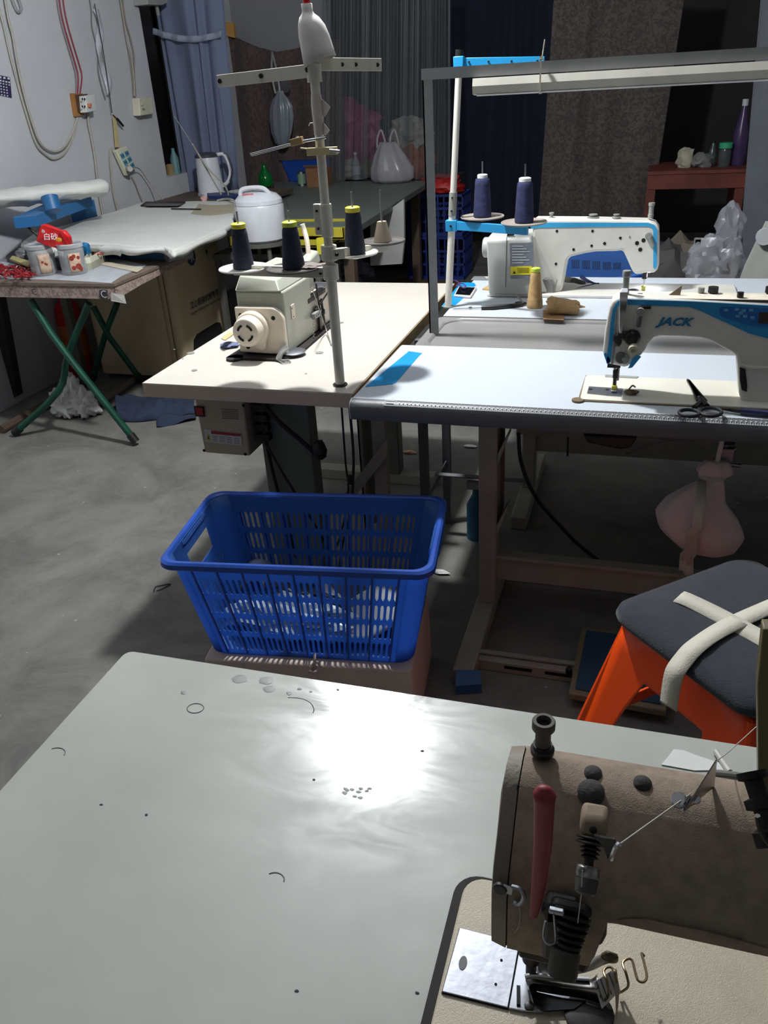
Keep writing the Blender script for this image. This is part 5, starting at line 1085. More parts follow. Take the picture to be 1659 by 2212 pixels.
for x0_ in (-0.27, -0.16): B().bb((x0_, 1.778, 0.017), (x0_+0.075, 1.781, 0.026)).build('rail_slot', hole_m, t2, smooth=False)
B().bb((lx-0.03, 1.80, 0.04), (0.0, 1.81, 0.045)).build('rail_top', beige_steel, t2, smooth=False)
pd = thing('foot_pedal', 'flat blue rubber treadle pedal in a beige frame under the white table', 'pedal', (0.03, 1.82, 0.0))
pf = [Z(1257, 1354, 0.07), Z(1450, 1378, 0.07), Z(1440, 1536, 0.045), Z(1228, 1497, 0.045)]
B().prism(pf, (0, 0, -0.02)).build('pedal_frame', M('beige_pedal_frame', (128, 116, 92), 0.6), pd, bevel=0.003)
c = sum(pf, Vector())/4; B().prism([c+(q-c)*0.88+Vector((0, 0, 0.001)) for q in pf], (0, 0, 0.004)).build('rubber_mat', M('blue_rubber_mat', (36, 70, 98), 0.7), pd, bevel=0.002)
B().bb((c.x-0.1, c.y-0.01, 0), (c.x+0.1, c.y+0.01, 0.04)).build('pivot', dark_frame, pd, smooth=False)
screw(Z(1229, 1453, 0.04), (0, -0.3, 1), 0.009, pd, dark_metal, 0.02)

# machine on the white table --------------------------------------------------
def jack_machine(): pass
yf, ybk = 1.915, 1.985
m2 = thing('sewing_machine', 'white and blue lockstitch machine lettered JACK on the white table', 'sewing machine', (0.12, 1.95, T))
fo = [(1302, 761), (1306, 720), (1311, 690), (1316, 665), (1322, 652), (1332, 645), (1345, 642), (1500, 648), (1659, 656), (1800, 664), (1860, 690), (1860, 905), (1659, 884), (1603, 868), (1597, 854), (1593, 790), (1590, 770), (1582, 762), (1560, 751), (1535, 737), (1514, 731), (1470, 728), (1425, 727), (1413, 730), (1402, 742), (1393, 758), (1384, 769), (1372, 779), (1356, 792), (1348, 794), (1316, 787), (1308, 782)]
F3 = [Y(u, v, yf) for u, v in fo]
B().prism(F3, (0, ybk-yf, 0)).build('arm_casting', dusty_white, m2, bevel=0.007, seg=3)
x0_, x1_ = Z(1255, 815, T).x, 0.36
# base bed
b0, b1, b2_, b3 = Z(1259, 873, T), Z(1279, 817, T), Z(1600, 832, T), Z(1659, 884, T)
B().prism([(-0.122, 1.874, T+0.0008), (-0.118, 2.058, T+0.0008), (0.55, 2.058, T+0.0008), (0.55, 1.874, T+0.0008)], (0, 0, 0.0015)).build('bed_gasket', M('tan_gasket', (120, 100, 74), 0.7), m2, smooth=False)
B().prism([(q[0], q[1], T+0.0015) for q in rrect(-0.117, 0.55, 1.878, 2.053, 0.012, 4)], (0, 0, 0.004)).build('bed', M('cream_bed_enamel', (226, 222, 208), 0.35, var=0.05), m2, bevel=0.001)
B().prism([Z(1272, 835, T+0.006), Z(1318, 838, T+0.006), Z(1314, 855, T+0.006), Z(1268, 850, T+0.006)], (0, 0, 0.0008)).build('slide_plate', brushed, m2, smooth=False)
B().prism([Z(1318.5, 838, T+0.006), Z(1346, 840, T+0.006), Z(1342, 857, T+0.006), Z(1314.5, 855, T+0.006)], (0, 0, 0.0009)).build('needle_plate', brushed, m2, smooth=False)
for u, v in ((1276, 841), (1312, 842)): screw(Z(u, v, T+0.0068), (0, 0, 1), 0.0045, m2, dark_metal, 0.0008)
for c_, r_ in ((Z(1248, 866, T+0.001), 1),): B().lathe([(0.014, 0), (0.014, 0.004), (0, 0.004)], c_, 16).build('corner_pad', M('tan_gasket', (120, 100, 74)), m2)
for u0, u1, v0 in ((1307, 1380, 814),): B().prism([Z(u0, v0-2, T+0.003), Z(u1, v0+2, T+0.003), Z(u1-4, v0+6, T+0.003), Z(u0, v0+3, T+0.003)], (0, 0, 0.004)).build('hinge_plate', grey_pl, m2, bevel=0.001)
# blue bands
e = 0.0012
def panel(pts, name, mat, y_=yf, d_=e, par=m2): return B().prism([Y(u, v, y_) for u, v in pts], (0, -d_, 0)).build(name, mat, par, smooth=False)
panel([(1329, 659), (1324, 668), (1319, 700), (1316, 730), (1312, 760), (1310, 785), (1316, 786), (1320, 775), (1322, 750), (1326, 715), (1329, 680), (1332, 664), (1340, 659), (1354, 658), (1489, 663), (1515, 672), (1540, 684), (1580, 702), (1618, 720), (1659, 731), (1800, 745), (1800, 668), (1659, 660), (1500, 651), (1345, 646), (1335, 650)], 'blue_band', jack_blue)
panel([(1310, 782), (1316, 786), (1319, 780), (1316, 772), (1308, 762), (1304, 764)], 'blue_tip', jack_blue)
panel([(1357, 795), (1366, 793), (1385, 770), (1376, 767), (1366, 775)], 'blue_guard', jack_blue, yf-0.002, 0.003)
panel([(1331, 662), (1335, 662), (1333, 700), (1328, 760), (1324, 788), (1320, 787), (1325, 740), (1329, 700)], 'face_seam', M('grey_seam', (140, 140, 138), 0.5), yf-0.0002, 0.0008)
text('lettering', 'JACK', Y(1421, 702, yf-e-0.001), (1, 0, 0.0), (0, 0, 1), 0.0245, M('teal_blue_letters', (24, 118, 160), 0.5), m2, shear=0.35, bold=0.045, stretch=1.22, depth=0.0004)
# keypad
kp = [(1553, 668), (1560, 662), (1800, 672), (1800, 712), (1620, 703), (1580, 690), (1557, 682)]
panel(kp, 'keypad', M('darker_blue_keypad', (26, 112, 186), 0.3), yf-e, 0.0015)
for k, (u, v) in enumerate(((1568, 670), (1591, 668), (1606, 671), (1622, 670), (1593, 683), (1609, 683), (1625, 686), (1600, 676))):
    panel([(u-4, v-3), (u+5, v-3), (u+5, v+3), (u-4, v+3)], 'key', M('pale_blue_key', (110, 170, 214), 0.4), yf-0.0028, 0.0008)
panel([(1640, 674), (1800, 680), (1800, 708), (1637, 698)], 'display', M('dark_display', (66, 56, 52), 0.2), yf-0.0028, 0.001)
# take up cover, tensioner, bars
tu = B(); tu.loft([[Y(u-w_, v, yf-d_), Y(u+w_, v, yf-d_), Y(u+w_*0.8, v, yf-0.001), Y(u-w_*0.8, v, yf-0.001)] for u, v, w_, d_ in ((1350, 622, 7, 0.012), (1348, 632, 9, 0.022), (1347, 650, 8.5, 0.024), (1345, 680, 7, 0.02), (1342, 705, 4.5, 0.014), (1341, 724, 2.5, 0.008))])
tu.build('takeup_guard', chrome, m2, bevel=0.001)
B().lathe([(0.0085, 0), (0.0085, 0.012), (0.007, 0.014), (0.007, 0.04), (0.009, 0.042), (0.0095, 0.052), (0.0085, 0.054), (0, 0.054)], (Y(1350, 640, 1.945).x, 1.945, Y(1350, 640, 1.915).z-0.004), 18).build('presser_screw', grey_pl, m2)
def knob(u, v, prof, mat, nm, y_=yf, par=m2): return B().lathe(prof, Y(u, v, y_), 20, (0, -1, 0)).build(nm, mat, par)
knob(1384, 668, [(0.006, 0), (0.006, 0.018), (0.009, 0.02), (0.009, 0.028), (0, 0.029)], grey_pl, 'tension_post')
B().cyl(Y(1384, 672, yf-0.016), Y(1379, 705, yf-0.008), 0.0055, 0.005).build('tension_stem', M('dark_grey_stem', (92, 92, 92), 0.5), m2)
B().box(Y(1394, 664, yf-0.004), (0.024, 0.006, 0.006)).build('guide_bracket', dark_metal, m2, bevel=0.001)
tn_ = B(); tn_.lathe([(0.016, 0), (0.018, 0.004), (0.018, 0.012), (0.013, 0.02), (0, 0.02)], Y(1366, 727, yf), 20, (0, -1, 0)).blob(Y(1352, 725, yf-0.004), (0.017, 0.008, 0.012), 0.4, 4, 2, 2).blob(Y(1334, 735, yf-0.004), (0.01, 0.006, 0.016), 0.4, 4, 2, 5)
tn_.build('tension_assembly', dark_metal, m2)
knob(1369, 748, [(0.0085, 0), (0.0105, 0.012), (0.0115, 0.03), (0.011, 0.036), (0.005, 0.037), (0.004, 0.033), (0, 0.033)], M('cream_tension_knob', (206, 202, 176), 0.4), 'tension_knob', yf-0.008)
B().cyl(Y(1349, 750, yf-0.006), Y(1349, 765, yf-0.006), 0.0015).build('thread_wire', chrome, m2)
knob(1341, 772, [(0.013, 0), (0.013, 0.008), (0.011, 0.01), (0, 0.01)], M('dark_grey_stem', (92, 92, 92)), 'dial'); knob(1349, 774, [(0.011, 0), (0.011, 0.009), (0, 0.011)], grey_pl, 'dial')
NX = Y(1332, 790, 1.945).x; NY = 1.945
zb2 = Y(1332, 790, NY).z
B().cyl((NX-0.004, NY, zb2+0.03), (NX-0.004, NY, T+0.05), 0.0042).build('needle_bar', chrome, m2)
B().cyl((NX+0.004, NY+0.006, zb2+0.03), (NX+0.004, NY+0.006, T+0.03), 0.004).build('presser_bar', brushed, m2)
nb = B(); nb.box((NX-0.001, NY, T+0.048), (0.012, 0.01, 0.02)).box((NX-0.002, NY-0.002, T+0.03), (0.007, 0.008, 0.03)).box((NX-0.006, NY, zb2+0.002), (0.03, 0.018, 0.01)); nb.build('needle_clamp', dark_metal, m2, bevel=0.001)
fb = B(); fb.box((NX-0.001, NY-0.006, T+0.0105), (0.014, 0.03, 0.004)).box((NX-0.001, NY, T+0.02), (0.008, 0.01, 0.02)); fb.build('presser_foot', brushed, m2, bevel=0.001)
B().box((NX-0.001, NY-0.008, T+0.016), (0.012, 0.006, 0.01)).build('yellow_guide', yellow_pl, m2, bevel=0.001)
kl = B(); kl.tube(spline([Z(1358, 842, T+0.007), Z(1366, 833, T+0.03), Z(1372, 836, T+0.02)], 5), 0.002, 6).blob(Z(1365, 847, T+0.012), (0.018, 0.01, 0.006), 0.4, 4, 2, 3); kl.build('edge_guide', M('bronze_guide', (110, 92, 72), 0.4, metal=0.5), m2)
# pillar recess & base step
pr_ = B(); pr_.prism([Y(1598, 793, yf-0.0005), Y(1610, 797, yf-0.0005), Y(1614, 830, yf-0.0005), Y(1613, 846, yf-0.0005), Y(1602, 842, yf-0.0005), Y(1598, 820, yf-0.0005)], (0, -0.002, 0)); pr_.build('knee_vent', black_pl, m2, smooth=False)
panel([(1599, 788), (1606, 789), (1614, 794), (1659, 796), (1860, 806), (1860, 802), (1659, 792), (1612, 789), (1600, 784)], 'base_ledge', dusty_white, yf, 0.006)
# top details
yt = 1.95
for (u, v, r_, h_, m__) in ((1537, 624, 0.011, 0.018, black_pl), (1513, 632, 0.007, 0.016, grey_pl), (1598, 646, 0.007, 0.016, dark_metal), (1654, 625, 0.008, 0.02, dark_metal)):
    q = Z(u, v, 0.99); zt_ = Y(1500, 648, yf).z-0.002; B().lathe([(r_*0.5, 0), (r_*0.5, h_*0.3), (r_, h_*0.35), (r_, h_), (0, h_)], (q.x, min(max(q.y, 1.93), 1.975), zt_-0.001), 14).build('top_post', m__, m2)
q = Z(1535, 634, 0.99); zt_ = Y(1500, 648, yf).z; B().box((q.x, 1.955, zt_-0.0005), (0.05, 0.02, 0.003)).build('guide_plate', brushed, m2, bevel=0.001)
wg = B(); wg.prism([(Z(1440, 630, .99).x, 1.95, zt_-0.002), (Z(1468, 630, .99).x, 1.95, zt_-0.002), (Z(1468, 630, .99).x+0.002, 1.955, zt_+0.022)], (0, 0.003, 0)); wg.build('metal_flap', M('tan_metal_flap', (160, 146, 122), 0.4, metal=0.4), m2, smooth=False)
B().box((Z(1380, 632, .99).x, 1.955, zt_), (0.02, 0.012, 0.006)).build('oil_cap', M('dark_grey_stem', (92, 92, 92)), m2, bevel=0.002)
B().prism([(F3[4].x+0.012, yf+0.006, zt_+0.0), (0.5, yf+0.006, zt_-0.004+0.004), (0.5, ybk-0.006, zt_), (F3[4].x+0.012, ybk-0.006, zt_)], (0, 0, 0.0012)).build('dusty_top', dusty_top, m2, smooth=False)

# scissors
sc = thing('scissors', 'black tailor scissors lying open on the white table by the machine pillar', 'scissors', Z(1515, 870, T+0.006))
zz = T+0.008
def blade(a, b_, w_, nm, m_):
    a, b_ = Z(a[0], a[1], zz), Z(b_[0], b_[1], zz); d_ = (b_-a).normalized(); n_ = Vector((-d_.y, d_.x, 0))
    return B().prism([a+n_*w_, a-n_*w_, b_-n_*w_*0.5, b_+d_*0.006, b_+n_*w_*0.3], (0, 0, 0.004)).build(nm, m_, sc, bevel=0.001)
blade((1518, 868), (1485, 823), 0.010, 'blade', M('dark_blade_steel', (88, 84, 78), 0.35, metal=0.8)); blade((1512, 866), (1488, 826), 0.009, 'blade', M('dark_blade_steel', (88, 84, 78)))
def loop(c, rx, ry, ang, nm='handle_loop'):
    c = Z(c[0], c[1], zz+0.004); pts = []
    for i in range(20):
        a = 2*PI*i/20; x_, y_ = rx*math.cos(a), ry*math.sin(a); pts.append(c+Vector((x_*math.cos(ang)-y_*math.sin(ang), x_*math.sin(ang)+y_*math.cos(ang), 0)))
    return B().tube(pts, 0.0042, 8, closed=True).build(nm, black_pl, sc)
loop((1489, 892), 0.021, 0.02, 0.3); loop((1535, 890), 0.022, 0.026, -0.4)
B().cyl(Z(1518, 866, zz+0.004), Z(1500, 880, zz+0.004), 0.006).build('shank', black_pl, sc); B().cyl(Z(1512, 862, zz+0.004), Z(1527, 878, zz+0.004), 0.0065).build('shank', black_pl, sc)
screw(Z(1510, 858, zz+0.004), (0, 0, 1), 0.004, sc, brushed, 0.003)
# dark blue pen/tweezers right of scissors
pn = thing('snips', 'long dark blue and black snips pointing at the scissors at the right photo edge', 'snips', Z(1610, 890, T))
B().tube([Z(1557, 883, T+0.007), Z(1590, 887, T+0.009), Z(1612, 889, T+0.009)], [0.002, 0.005, 0.006], 8).build('blade', dark_metal, pn); B().tube([Z(1600, 888, T+0.009), Z(1720, 900, T+0.009)], 0.008, 8).build('handle', M('dark_blue_grip', (30, 34, 70), 0.4), pn)
# things below table 2
bgz = [(Y(1500, v, 2.0).z, hw_/(1776/2.02), c_) for v, hw_, c_ in ((1197, 8, 1600), (1185, 60, 1540), (1150, 92, 1525), (1110, 88, 1505), (1080, 62, 1500), (1055, 42, 1515), (1038, 26, 1528), (1028, 22, 1528), (1018, 38, 1532), (1003, 34, 1532), (992, 22, 1534))]
bgz[0] = (Y(1500, 1193, 2.0).z, 20/(1776/2.02), 1560)
prof = [(z_, rx_, rx_*0.55, Y(c_, 1100, 2.0).x, 2.0) for z_, rx_, c_ in bgz]
prof = [tuple(v) for v in [[q1[i]*(1-f)+q2[i]*f for i in range(5)] for (q1, q2) in zip(prof, prof[1:]) for f in (0, 0.25, 0.5, 0.75)]]+[prof[-1]]
prof = [prof[0]]+[tuple((prof[i-1][j]+2*prof[i][j]+prof[i+1][j])/4 for j in range(5)) for i in range(1, len(prof)-1)]+[prof[-1]]
nk_ = 28
cbag = thing('cloth_bag', 'pinkish cloth sack tied with a strip hanging under the white table', 'bag', (prof[20][3], 2.0, prof[0][0]))
g = bag('sack', pink_cloth, '', None, prof, 6, 0.06, 3, 40)
pl_ = wloc(cbag); g.parent = cbag; g.location = g.location-pl_
B().tube([Vector((prof[nk_][3]+0.028*math.cos(a), 2.0+0.018*math.sin(a), prof[nk_][0]+0.003)) for a in [2*PI*i/16 for i in range(16)]], 0.007, 8, closed=True).build('tie', M('grey_green_tie', (206, 206, 190), 0.9), cbag)
tl = B(); tl.grid(lambda a, c: Y([1516, 1512, 1500, 1490][min(3, int(c*3.99))]*1.0+(a-0.5)*(20+12*c)+(-8*c), 1035+212*c-(0 if a > 0.4 else 14*c*c), 2.0-0.085*math.sin(min(1, c*1.15)*PI)**0.8-0.012), 4, 16)
tl.build('tie_end', M('grey_green_tie', (150, 152, 138)), cbag, solid=0.002)
B().cyl((prof[-1][3], 2.0, prof[-1][0]-0.01), (prof[-1][3]+0.01, 2.0, T-0.04), 0.006).build('hanging_cord', pink_cloth, cbag)
kn = thing('knee_lifter', 'small chrome knee lifter joint under the white table beside the cloth sack', 'bracket', Y(1568, 1000, 2.03))
B().cyl(Y(1566, 955, 2.03), Y(1574, 1015, 2.03), 0.009).build('rod', brushed, kn); B().box(Y(1570, 982, 2.02), (0.03, 0.02, 0.04)).build('joint', brushed, kn, bevel=0.003)
B().cyl(Y(1575, 1003, 2.02), Y(1600, 1006, 2.02), 0.006).build('screw', brushed, kn); B().cyl(Y(1562, 975, 2.02), Y(1590, 970, 2.02), 0.007).build('screw', brushed, kn)
B().bb((Y(1568, 955, 2.03).x-0.01, 2.02, Y(1566, 958, 2.03).z), (Y(1568, 955, 2.03).x+0.02, 2.04, T-0.04)).build('mount', dark_metal, kn, smooth=False)
op_ = B(); op_.prism([Y(1258, 940, 2.05), Y(1270, 958, 2.05), Y(1340, 972, 2.05), Y(1362, 968, 2.05), Y(1378, 945, 2.05)], (0, 0.15, 0))
o_ = tag(op_.build('oil_pan', M('black_oil_pan', (46, 42, 42), 0.5), bevel=0.006), 'dark oil pan bulging below the white table top', 'pan')
pf_ = B(); pf_.grid(lambda a, c: Y(1350+170*a, 950+(40*(1-a))*c+4*math.sin(9*a), 2.25)+Vector((0, 0.05*c, 0.01*math.sin(8*a+5*c))), 14, 6)
tag(pf_.build('plastic_film', M('cloudy_film', (150, 148, 146), 0.4), solid=0.002), 'cloudy white film drooping under the white table beside the oil pan', 'film')
B().tube(spline([Y(1120, 935, 2.2), Y(1124, 990, 2.2), Y(1140, 1040, 2.2), Y(1180, 1100, 2.25), Y(1240, 1170, 2.3)], 6), 0.006, 6)
dk_ = B(); dk_.tube(spline([Y(1120, 935, 2.2), Y(1124, 990, 2.2), Y(1140, 1040, 2.2), Y(1165, 1085, 2.22), Y(1205, 1130, 2.25), Y(1260, 1185, 2.3), (0.1, 2.2, 0.02)], 6), 0.006, 6).tube([Y(1227, 945, 2.2), Y(1226, 985, 2.2)], 0.003, 6)
tag(dk_.build('cable', cable_black), 'dark cable drooping in the shade under the white table', 'cable')

# ================================================================== TRAY between tables, REAR WHITE TABLE
t3 = thing('sewing_table', 'rear white sewing table carrying the second blue striped machine', 'table', (0.2, 2.85, 0))
B().bb((-0.612, 2.60, T-0.04), (1.2, 3.18, T-0.001)).build('tabletop', M('board_core', (150, 142, 130)), t3, smooth=False)
B().bb((-0.612, 2.60, T-0.001), (1.2, 3.18, T+0.0004)).build('laminate', white_lam, t3, smooth=False)
B().prism([Z(953, 663, T+0.0008), Z(984, 659, T+0.0008), Z(1010, 636, T+0.0008), Z(1028, 616, T+0.0008), Z(1024, 611, T+0.0008), Z(995, 610, T+0.0008)], (0, 0, 0.0006)).build('blue_sticker', sticker_blue, t3, smooth=False)
B().prism([Z(1017, 605, T+0.0008), Z(1055, 606, T+0.0008), Z(1046, 597, T+0.0008), Z(1024, 597, T+0.0008)], (0, 0, 0.0006)).build('grey_sticker', M('grey_sticker', (130, 132, 134), 0.5), t3, smooth=False)
for x_ in (-0.35, 0.75):
    B().bb((x_-0.025, 2.82, 0.05), (x_+0.025, 2.88, T-0.04)).build('leg_column', beige_steel, t3, bevel=0.004); B().bb((x_-0.028, 2.58, 0), (x_+0.028, 3.15, 0.05)).build('foot', beige_steel, t3, bevel=0.004)
B().bb((-0.35, 2.83, 0.2), (0.75, 2.86, 0.3)).build('stretcher', beige_steel, t3, bevel=0.003)
B().bb((-0.36, 2.55, 0.38), (0.75, 2.565, 0.46)).build('front_rail', beige_steel, t3, bevel=0.003)
# tray: lofted basin of pale grey plastic
tr = B()
def ring(x0_, x1_, y0_, y1_, r_, z_): return [(q[0], q[1], z_) for q in rrect(x0_, x1_, y0_, y1_, r_, 6)]
tr.loft([ring(-0.626, 1.1, 2.275, 2.602, 0.02, T-0.012), ring(-0.626, 1.1, 2.275, 2.602, 0.02, T-0.003), ring(-0.600, 1.08, 2.288, 2.592, 0.05, T-0.003), ring(-0.594, 1.07, 2.292, 2.587, 0.055, T-0.008), ring(-0.584, 1.065, 2.300, 2.578, 0.06, T-0.04), ring(-0.570, 1.06, 2.315, 2.560, 0.06, T-0.10), ring(-0.540, 1.05, 2.345, 2.53, 0.06, T-0.118)], cap=True)
# remove bottom cap of outer ring is harmless: basin sits between
tag(tr.build('cloth_tray', M('pale_grey_tray_plastic', (138, 136, 134), 0.35, var=0.06, vscale=2)), 'long pale grey rounded tray sunk between the two white tables', 'tray')

# rear machine, seen from behind --------------------------------------------------
yf3, yb3 = 2.90, 2.97
m3_ = thing('sewing_machine', 'white blue striped sewing machine seen from behind on the rear table', 'sewing machine', (-0.2, 2.94, T))
ro = [(1150, 478), (1158, 473), (1280, 474), (1400, 477), (1416, 482), (1424, 492), (1425, 520), (1424, 572), (1420, 583), (1413, 590), (1398, 589), (1384, 592), (1372, 593), (1366, 586), (1360, 573), (1352, 555), (1345, 541), (1330, 543), (1286, 544), (1262, 548), (1233, 555), (1226, 562), (1222, 580), (1217, 610), (1213, 630), (1150, 634)]
B().prism([Y(u, v, yf3) for u, v in ro], (0, yb3-yf3, 0)).build('arm_casting', dusty_white, m3_, bevel=0.008, seg=3)
def pan3(pts, nm, mt, y_=yf3, d_=0.0015): return B().prism([Y(u, v, y_) for u, v in pts], (0, -d_, 0)).build(nm, mt, m3_, smooth=False)
pan3([(1145, 489), (1165, 481), (1400, 481), (1414, 486), (1420, 496), (1419, 575), (1416, 582), (1411, 578), (1411, 500), (1408, 492), (1400, 489), (1165, 492), (1148, 494)], 'blue_stripe', M('sky_blue_stripe', (60, 168, 220), 0.35))
mb_ = [(1062, 512), (1066, 504), (1110, 502), (1152, 503), (1164, 508), (1190, 632), (1186, 640), (1110, 640), (1072, 634)]
mbx = [Y(1063, 506, 2.85), Y(1150, 508, 2.85), Y(1163, 634, 2.85), Y(1073, 628, 2.85)]
B().loft([[Vector((-0.508, 2.85, T+0.012)), Vector((-0.35, 2.85, T+0.012)), Vector((-0.345, 2.99, T+0.012)), Vector((-0.508, 2.99, T+0.012))], [Vector((-0.516, 2.845, T+0.19)), Vector((-0.365, 2.845, T+0.19)), Vector((-0.36, 2.99, T+0.19)), Vector((-0.516, 2.99, T+0.19))], [Vector((-0.51, 2.86, T+0.205)), Vector((-0.37, 2.86, T+0.205)), Vector((-0.36, 2.985, T+0.208)), Vector((-0.51, 2.985, T+0.208))]]).build('motor_housing', M('grey_white_housing', (186, 186, 180), 0.4, var=0.04), m3_, bevel=0.006, seg=3)
B().loft([[Vector((-0.36, 2.862, T+0.012)), Vector((-0.27, 2.9, T+0.012)), Vector((-0.27, 2.97, T+0.012)), Vector((-0.36, 2.99, T+0.012))], [Vector((-0.372, 2.862, T+0.2)), Vector((-0.36, 2.9, T+0.2)), Vector((-0.36, 2.97, T+0.2)), Vector((-0.372, 2.99, T+0.2))]]).build('pillar_wedge', dusty_white, m3_, bevel=0.004)
B().bb((-0.515, 2.86, T+0.001), (0.3, 3.04, T+0.012)).build('bed', dusty_white, m3_, bevel=0.003)
lbm = M('grey_spec_label', (120, 126, 136), 0.5, var=0.15, vscale=60)
y8 = 2.8445
pan3([(1101, 526), (1152, 524), (1153, 602), (1103, 602)], 'spec_label', lbm, y8)
pan3([(1103, 576), (1149, 575), (1149, 593), (1103, 594)], 'yellow_label', yellow_lab, y8-0.0012, 0.0012)
b = B()
for r_ in range(7): b.prism([Y(1106, 531+r_*6, y8-0.002), Y(1106+24+7*(r_ % 3), 531+r_*6, y8-0.002), Y(1106+24+7*(r_ % 3), 532.6+r_*6, y8-0.002), Y(1106, 532.6+r_*6, y8-0.002)], (0, -0.0005, 0))
b.build('label_print', ink_white, m3_, smooth=False)
b = B(); b.prism([Y(1108, 591, y8-0.003), Y(1114, 591, y8-0.003), Y(1111, 585, y8-0.003)], (0, -0.0005, 0))
for r_ in range(3): b.prism([Y(1117+r_, 579+r_*4, y8-0.003), Y(1143, 579+r_*4, y8-0.003), Y(1143, 580+r_*4, y8-0.003), Y(1117, 580+r_*4, y8-0.003)], (0, -0.0005, 0))
b.build('warning_print', hole_m, m3_, smooth=False)
pan3([(1096, 505), (1112, 505), (1110, 509), (1095, 510)], 'vent', hole_m, 2.8585, 0.003)
pan3([(1094, 512), (1095.5, 512), (1093, 620), (1091.5, 620)], 'housing_seam', ink_grey, y8, 0.0006)
B().lathe([(0.03, 0), (0.034, 0.004), (0.034, 0.022), (0.03, 0.026), (0, 0.026)], (-0.515, 2.93, T+0.155), 28, (-1, 0, 0)).build('handwheel', M('ridged_grey_wheel', (170, 172, 170), 0.4), m3_)
for u, v, r_ in ((1203, 499, .0045), (1280, 499, .0045), (1340, 514, .0045), (1306, 526, .005), (1278, 531, .0045), (1239, 539, .0045), (1201, 570, .0045), (1376, 525, .0065), (1390, 519, .0065), (1383, 539, .0065)):
    screw(Y(u, v, yf3), (0, -1, 0), r_, m3_, hole_m, 0.0015)
screw(Y(1360, 511, yf3), (0, -1, 0), 0.003, m3_, grey_pl, 0.002)
B().lathe([(0.011, 0), (0.011, 0.012), (0, 0.013)], Y(1401, 509, yf3), 18, (0, -1, 0)).build('presser_lever_hub', grey_pl, m3_); B().tube([Y(1403, 512, yf3-0.01), Y(1412, 532, yf3-0.01)], [0.008, 0.005], 8).build('presser_lever', grey_pl, m3_)
zt3 = Y(1280, 474, yf3).z
for u, r_, h_, nm in ((1191, 0.008, 0.02, 'top_post'), (1281, 0.014, 0.013, 'bobbin_winder'), (1331, 0.01, 0.012, 'top_post')):
    q = Y(u, 474, 2.93); B().lathe([(r_*1.4, 0), (r_*1.4, 0.004), (r_*0.7, 0.005), (r_*0.7, h_*0.7), (r_, h_*0.75), (r_, h_), (0, h_)], (q.x, 2.93, zt3-0.001), 16).build(nm, grey_pl, m3_)
q = Y(1405, 474, 2.935); B().lathe([(0.009, 0), (0.009, 0.012), (0.008, 0.013), (0.008, 0.036), (0.010, 0.038), (0.010, 0.047), (0, 0.047)], (q.x, 2.935, zt3-0.003), 16).build('presser_screw', grey_pl, m3_)
nx3 = Y(1392, 600, 2.94).x
B().cyl((nx3, 2.94, T+0.1), (nx3, 2.94, T+0.05), 0.008).build('needle_bar_head', black_pl, m3_); B().cyl((nx3, 2.94, T+0.06), (nx3, 2.94, T+0.02), 0.003).build('needle_bar', chrome, m3_)
B().box((nx3, 2.94, T+0.02), (0.014, 0.02, 0.014)).build('presser_foot', M('yellowish_foot', (196, 196, 90), 0.4), m3_, bevel=0.002)
B().blob((nx3-0.03, 2.93, T+0.014), (0.016, 0.012, 0.004), 0.3, 3, 2, 1).build('finger_guard', dark_metal, m3_)
sl = B(); sl.tube(spline([Y(1172, 598, 2.893), Y(1190, 604, 2.89), Y(1197, 616, 2.89), Y(1196, 630, 2.89)], 5), 0.004, 6).tube([Y(1203, 604, 2.893), Y(1198, 632, 2.893)], 0.002, 6)
sl.build('knee_cable', grey_pl, m3_)
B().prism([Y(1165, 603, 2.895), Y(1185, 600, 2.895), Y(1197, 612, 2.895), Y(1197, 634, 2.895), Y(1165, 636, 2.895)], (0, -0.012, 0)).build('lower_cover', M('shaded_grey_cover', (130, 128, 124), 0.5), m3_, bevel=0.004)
ld = bpy.data.lights.new('needle_light', 'POINT'); ld.energy = 0.35; ld.color = (0.8, 0.88, 1.0); ld.shadow_soft_size = 0.006
lo = bpy.data.objects.new('needle_light', ld); C.objects.link(lo); lo.parent = m3_; lo.location = Vector((nx3+0.012, 2.955, T+0.058))-wloc(m3_)
B().lathe([(0.005, 0), (0.005, 0.008), (0, 0.009)], (nx3+0.012, 2.955, T+0.066), 12).build('light_fitting', grey_pl, m3_)

# items on the rear table
sp_ = spool(Z(1155, 664, T+0.0006), 0.026, 0.0155, 0.115, tan_thread, lime_pl, 'tan thread cone with a lime end standing on the rear white table', None)
ph = thing('phone', 'white smartphone with a dark screen lying beside the rear pole', 'phone', Z(1002, 635, T))
pz = T+0.0012; pp_ = [Z(980, 642, pz), Z(1017, 645, pz), Z(1030, 625, pz), Z(990, 623, pz)]
B().prism(pp_, (0, 0, 0.008)).build('phone_body', M('white_phone', (214, 204, 200), 0.3), ph, bevel=0.0025)
c = sum(pp_, Vector())/4; B().prism([c+(q-c)*0.84+Vector((0, 0, 0.0082)) for q in pp_], (0, 0, 0.0006)).build('screen', M('dark_screen', (16, 20, 22), 0.1), ph, smooth=False)
rw = B(); rw.tube(spline([Z(985, 620, T+0.004), Z(992, 612, T+0.012), Z(1003, 614, T+0.012), Z(1006, 622, T+0.016), Z(997, 620, T+0.016), Z(990, 610, T+0.006), Z(980, 606, T+0.004), Z(968, 612, T+0.003)], 6), 0.0022, 6)
tag(rw.build('cord', M('red_blue_cord', (100, 50, 90), 0.6, var=0.5, vscale=60, dark=(40, 50, 120))), 'tangled red and blue cord behind the white phone', 'cord')
td = thing('seam_ripper', 'long black handled tool with a steel shaft lying before the tan cone', 'tool', Z(1090, 662, T))
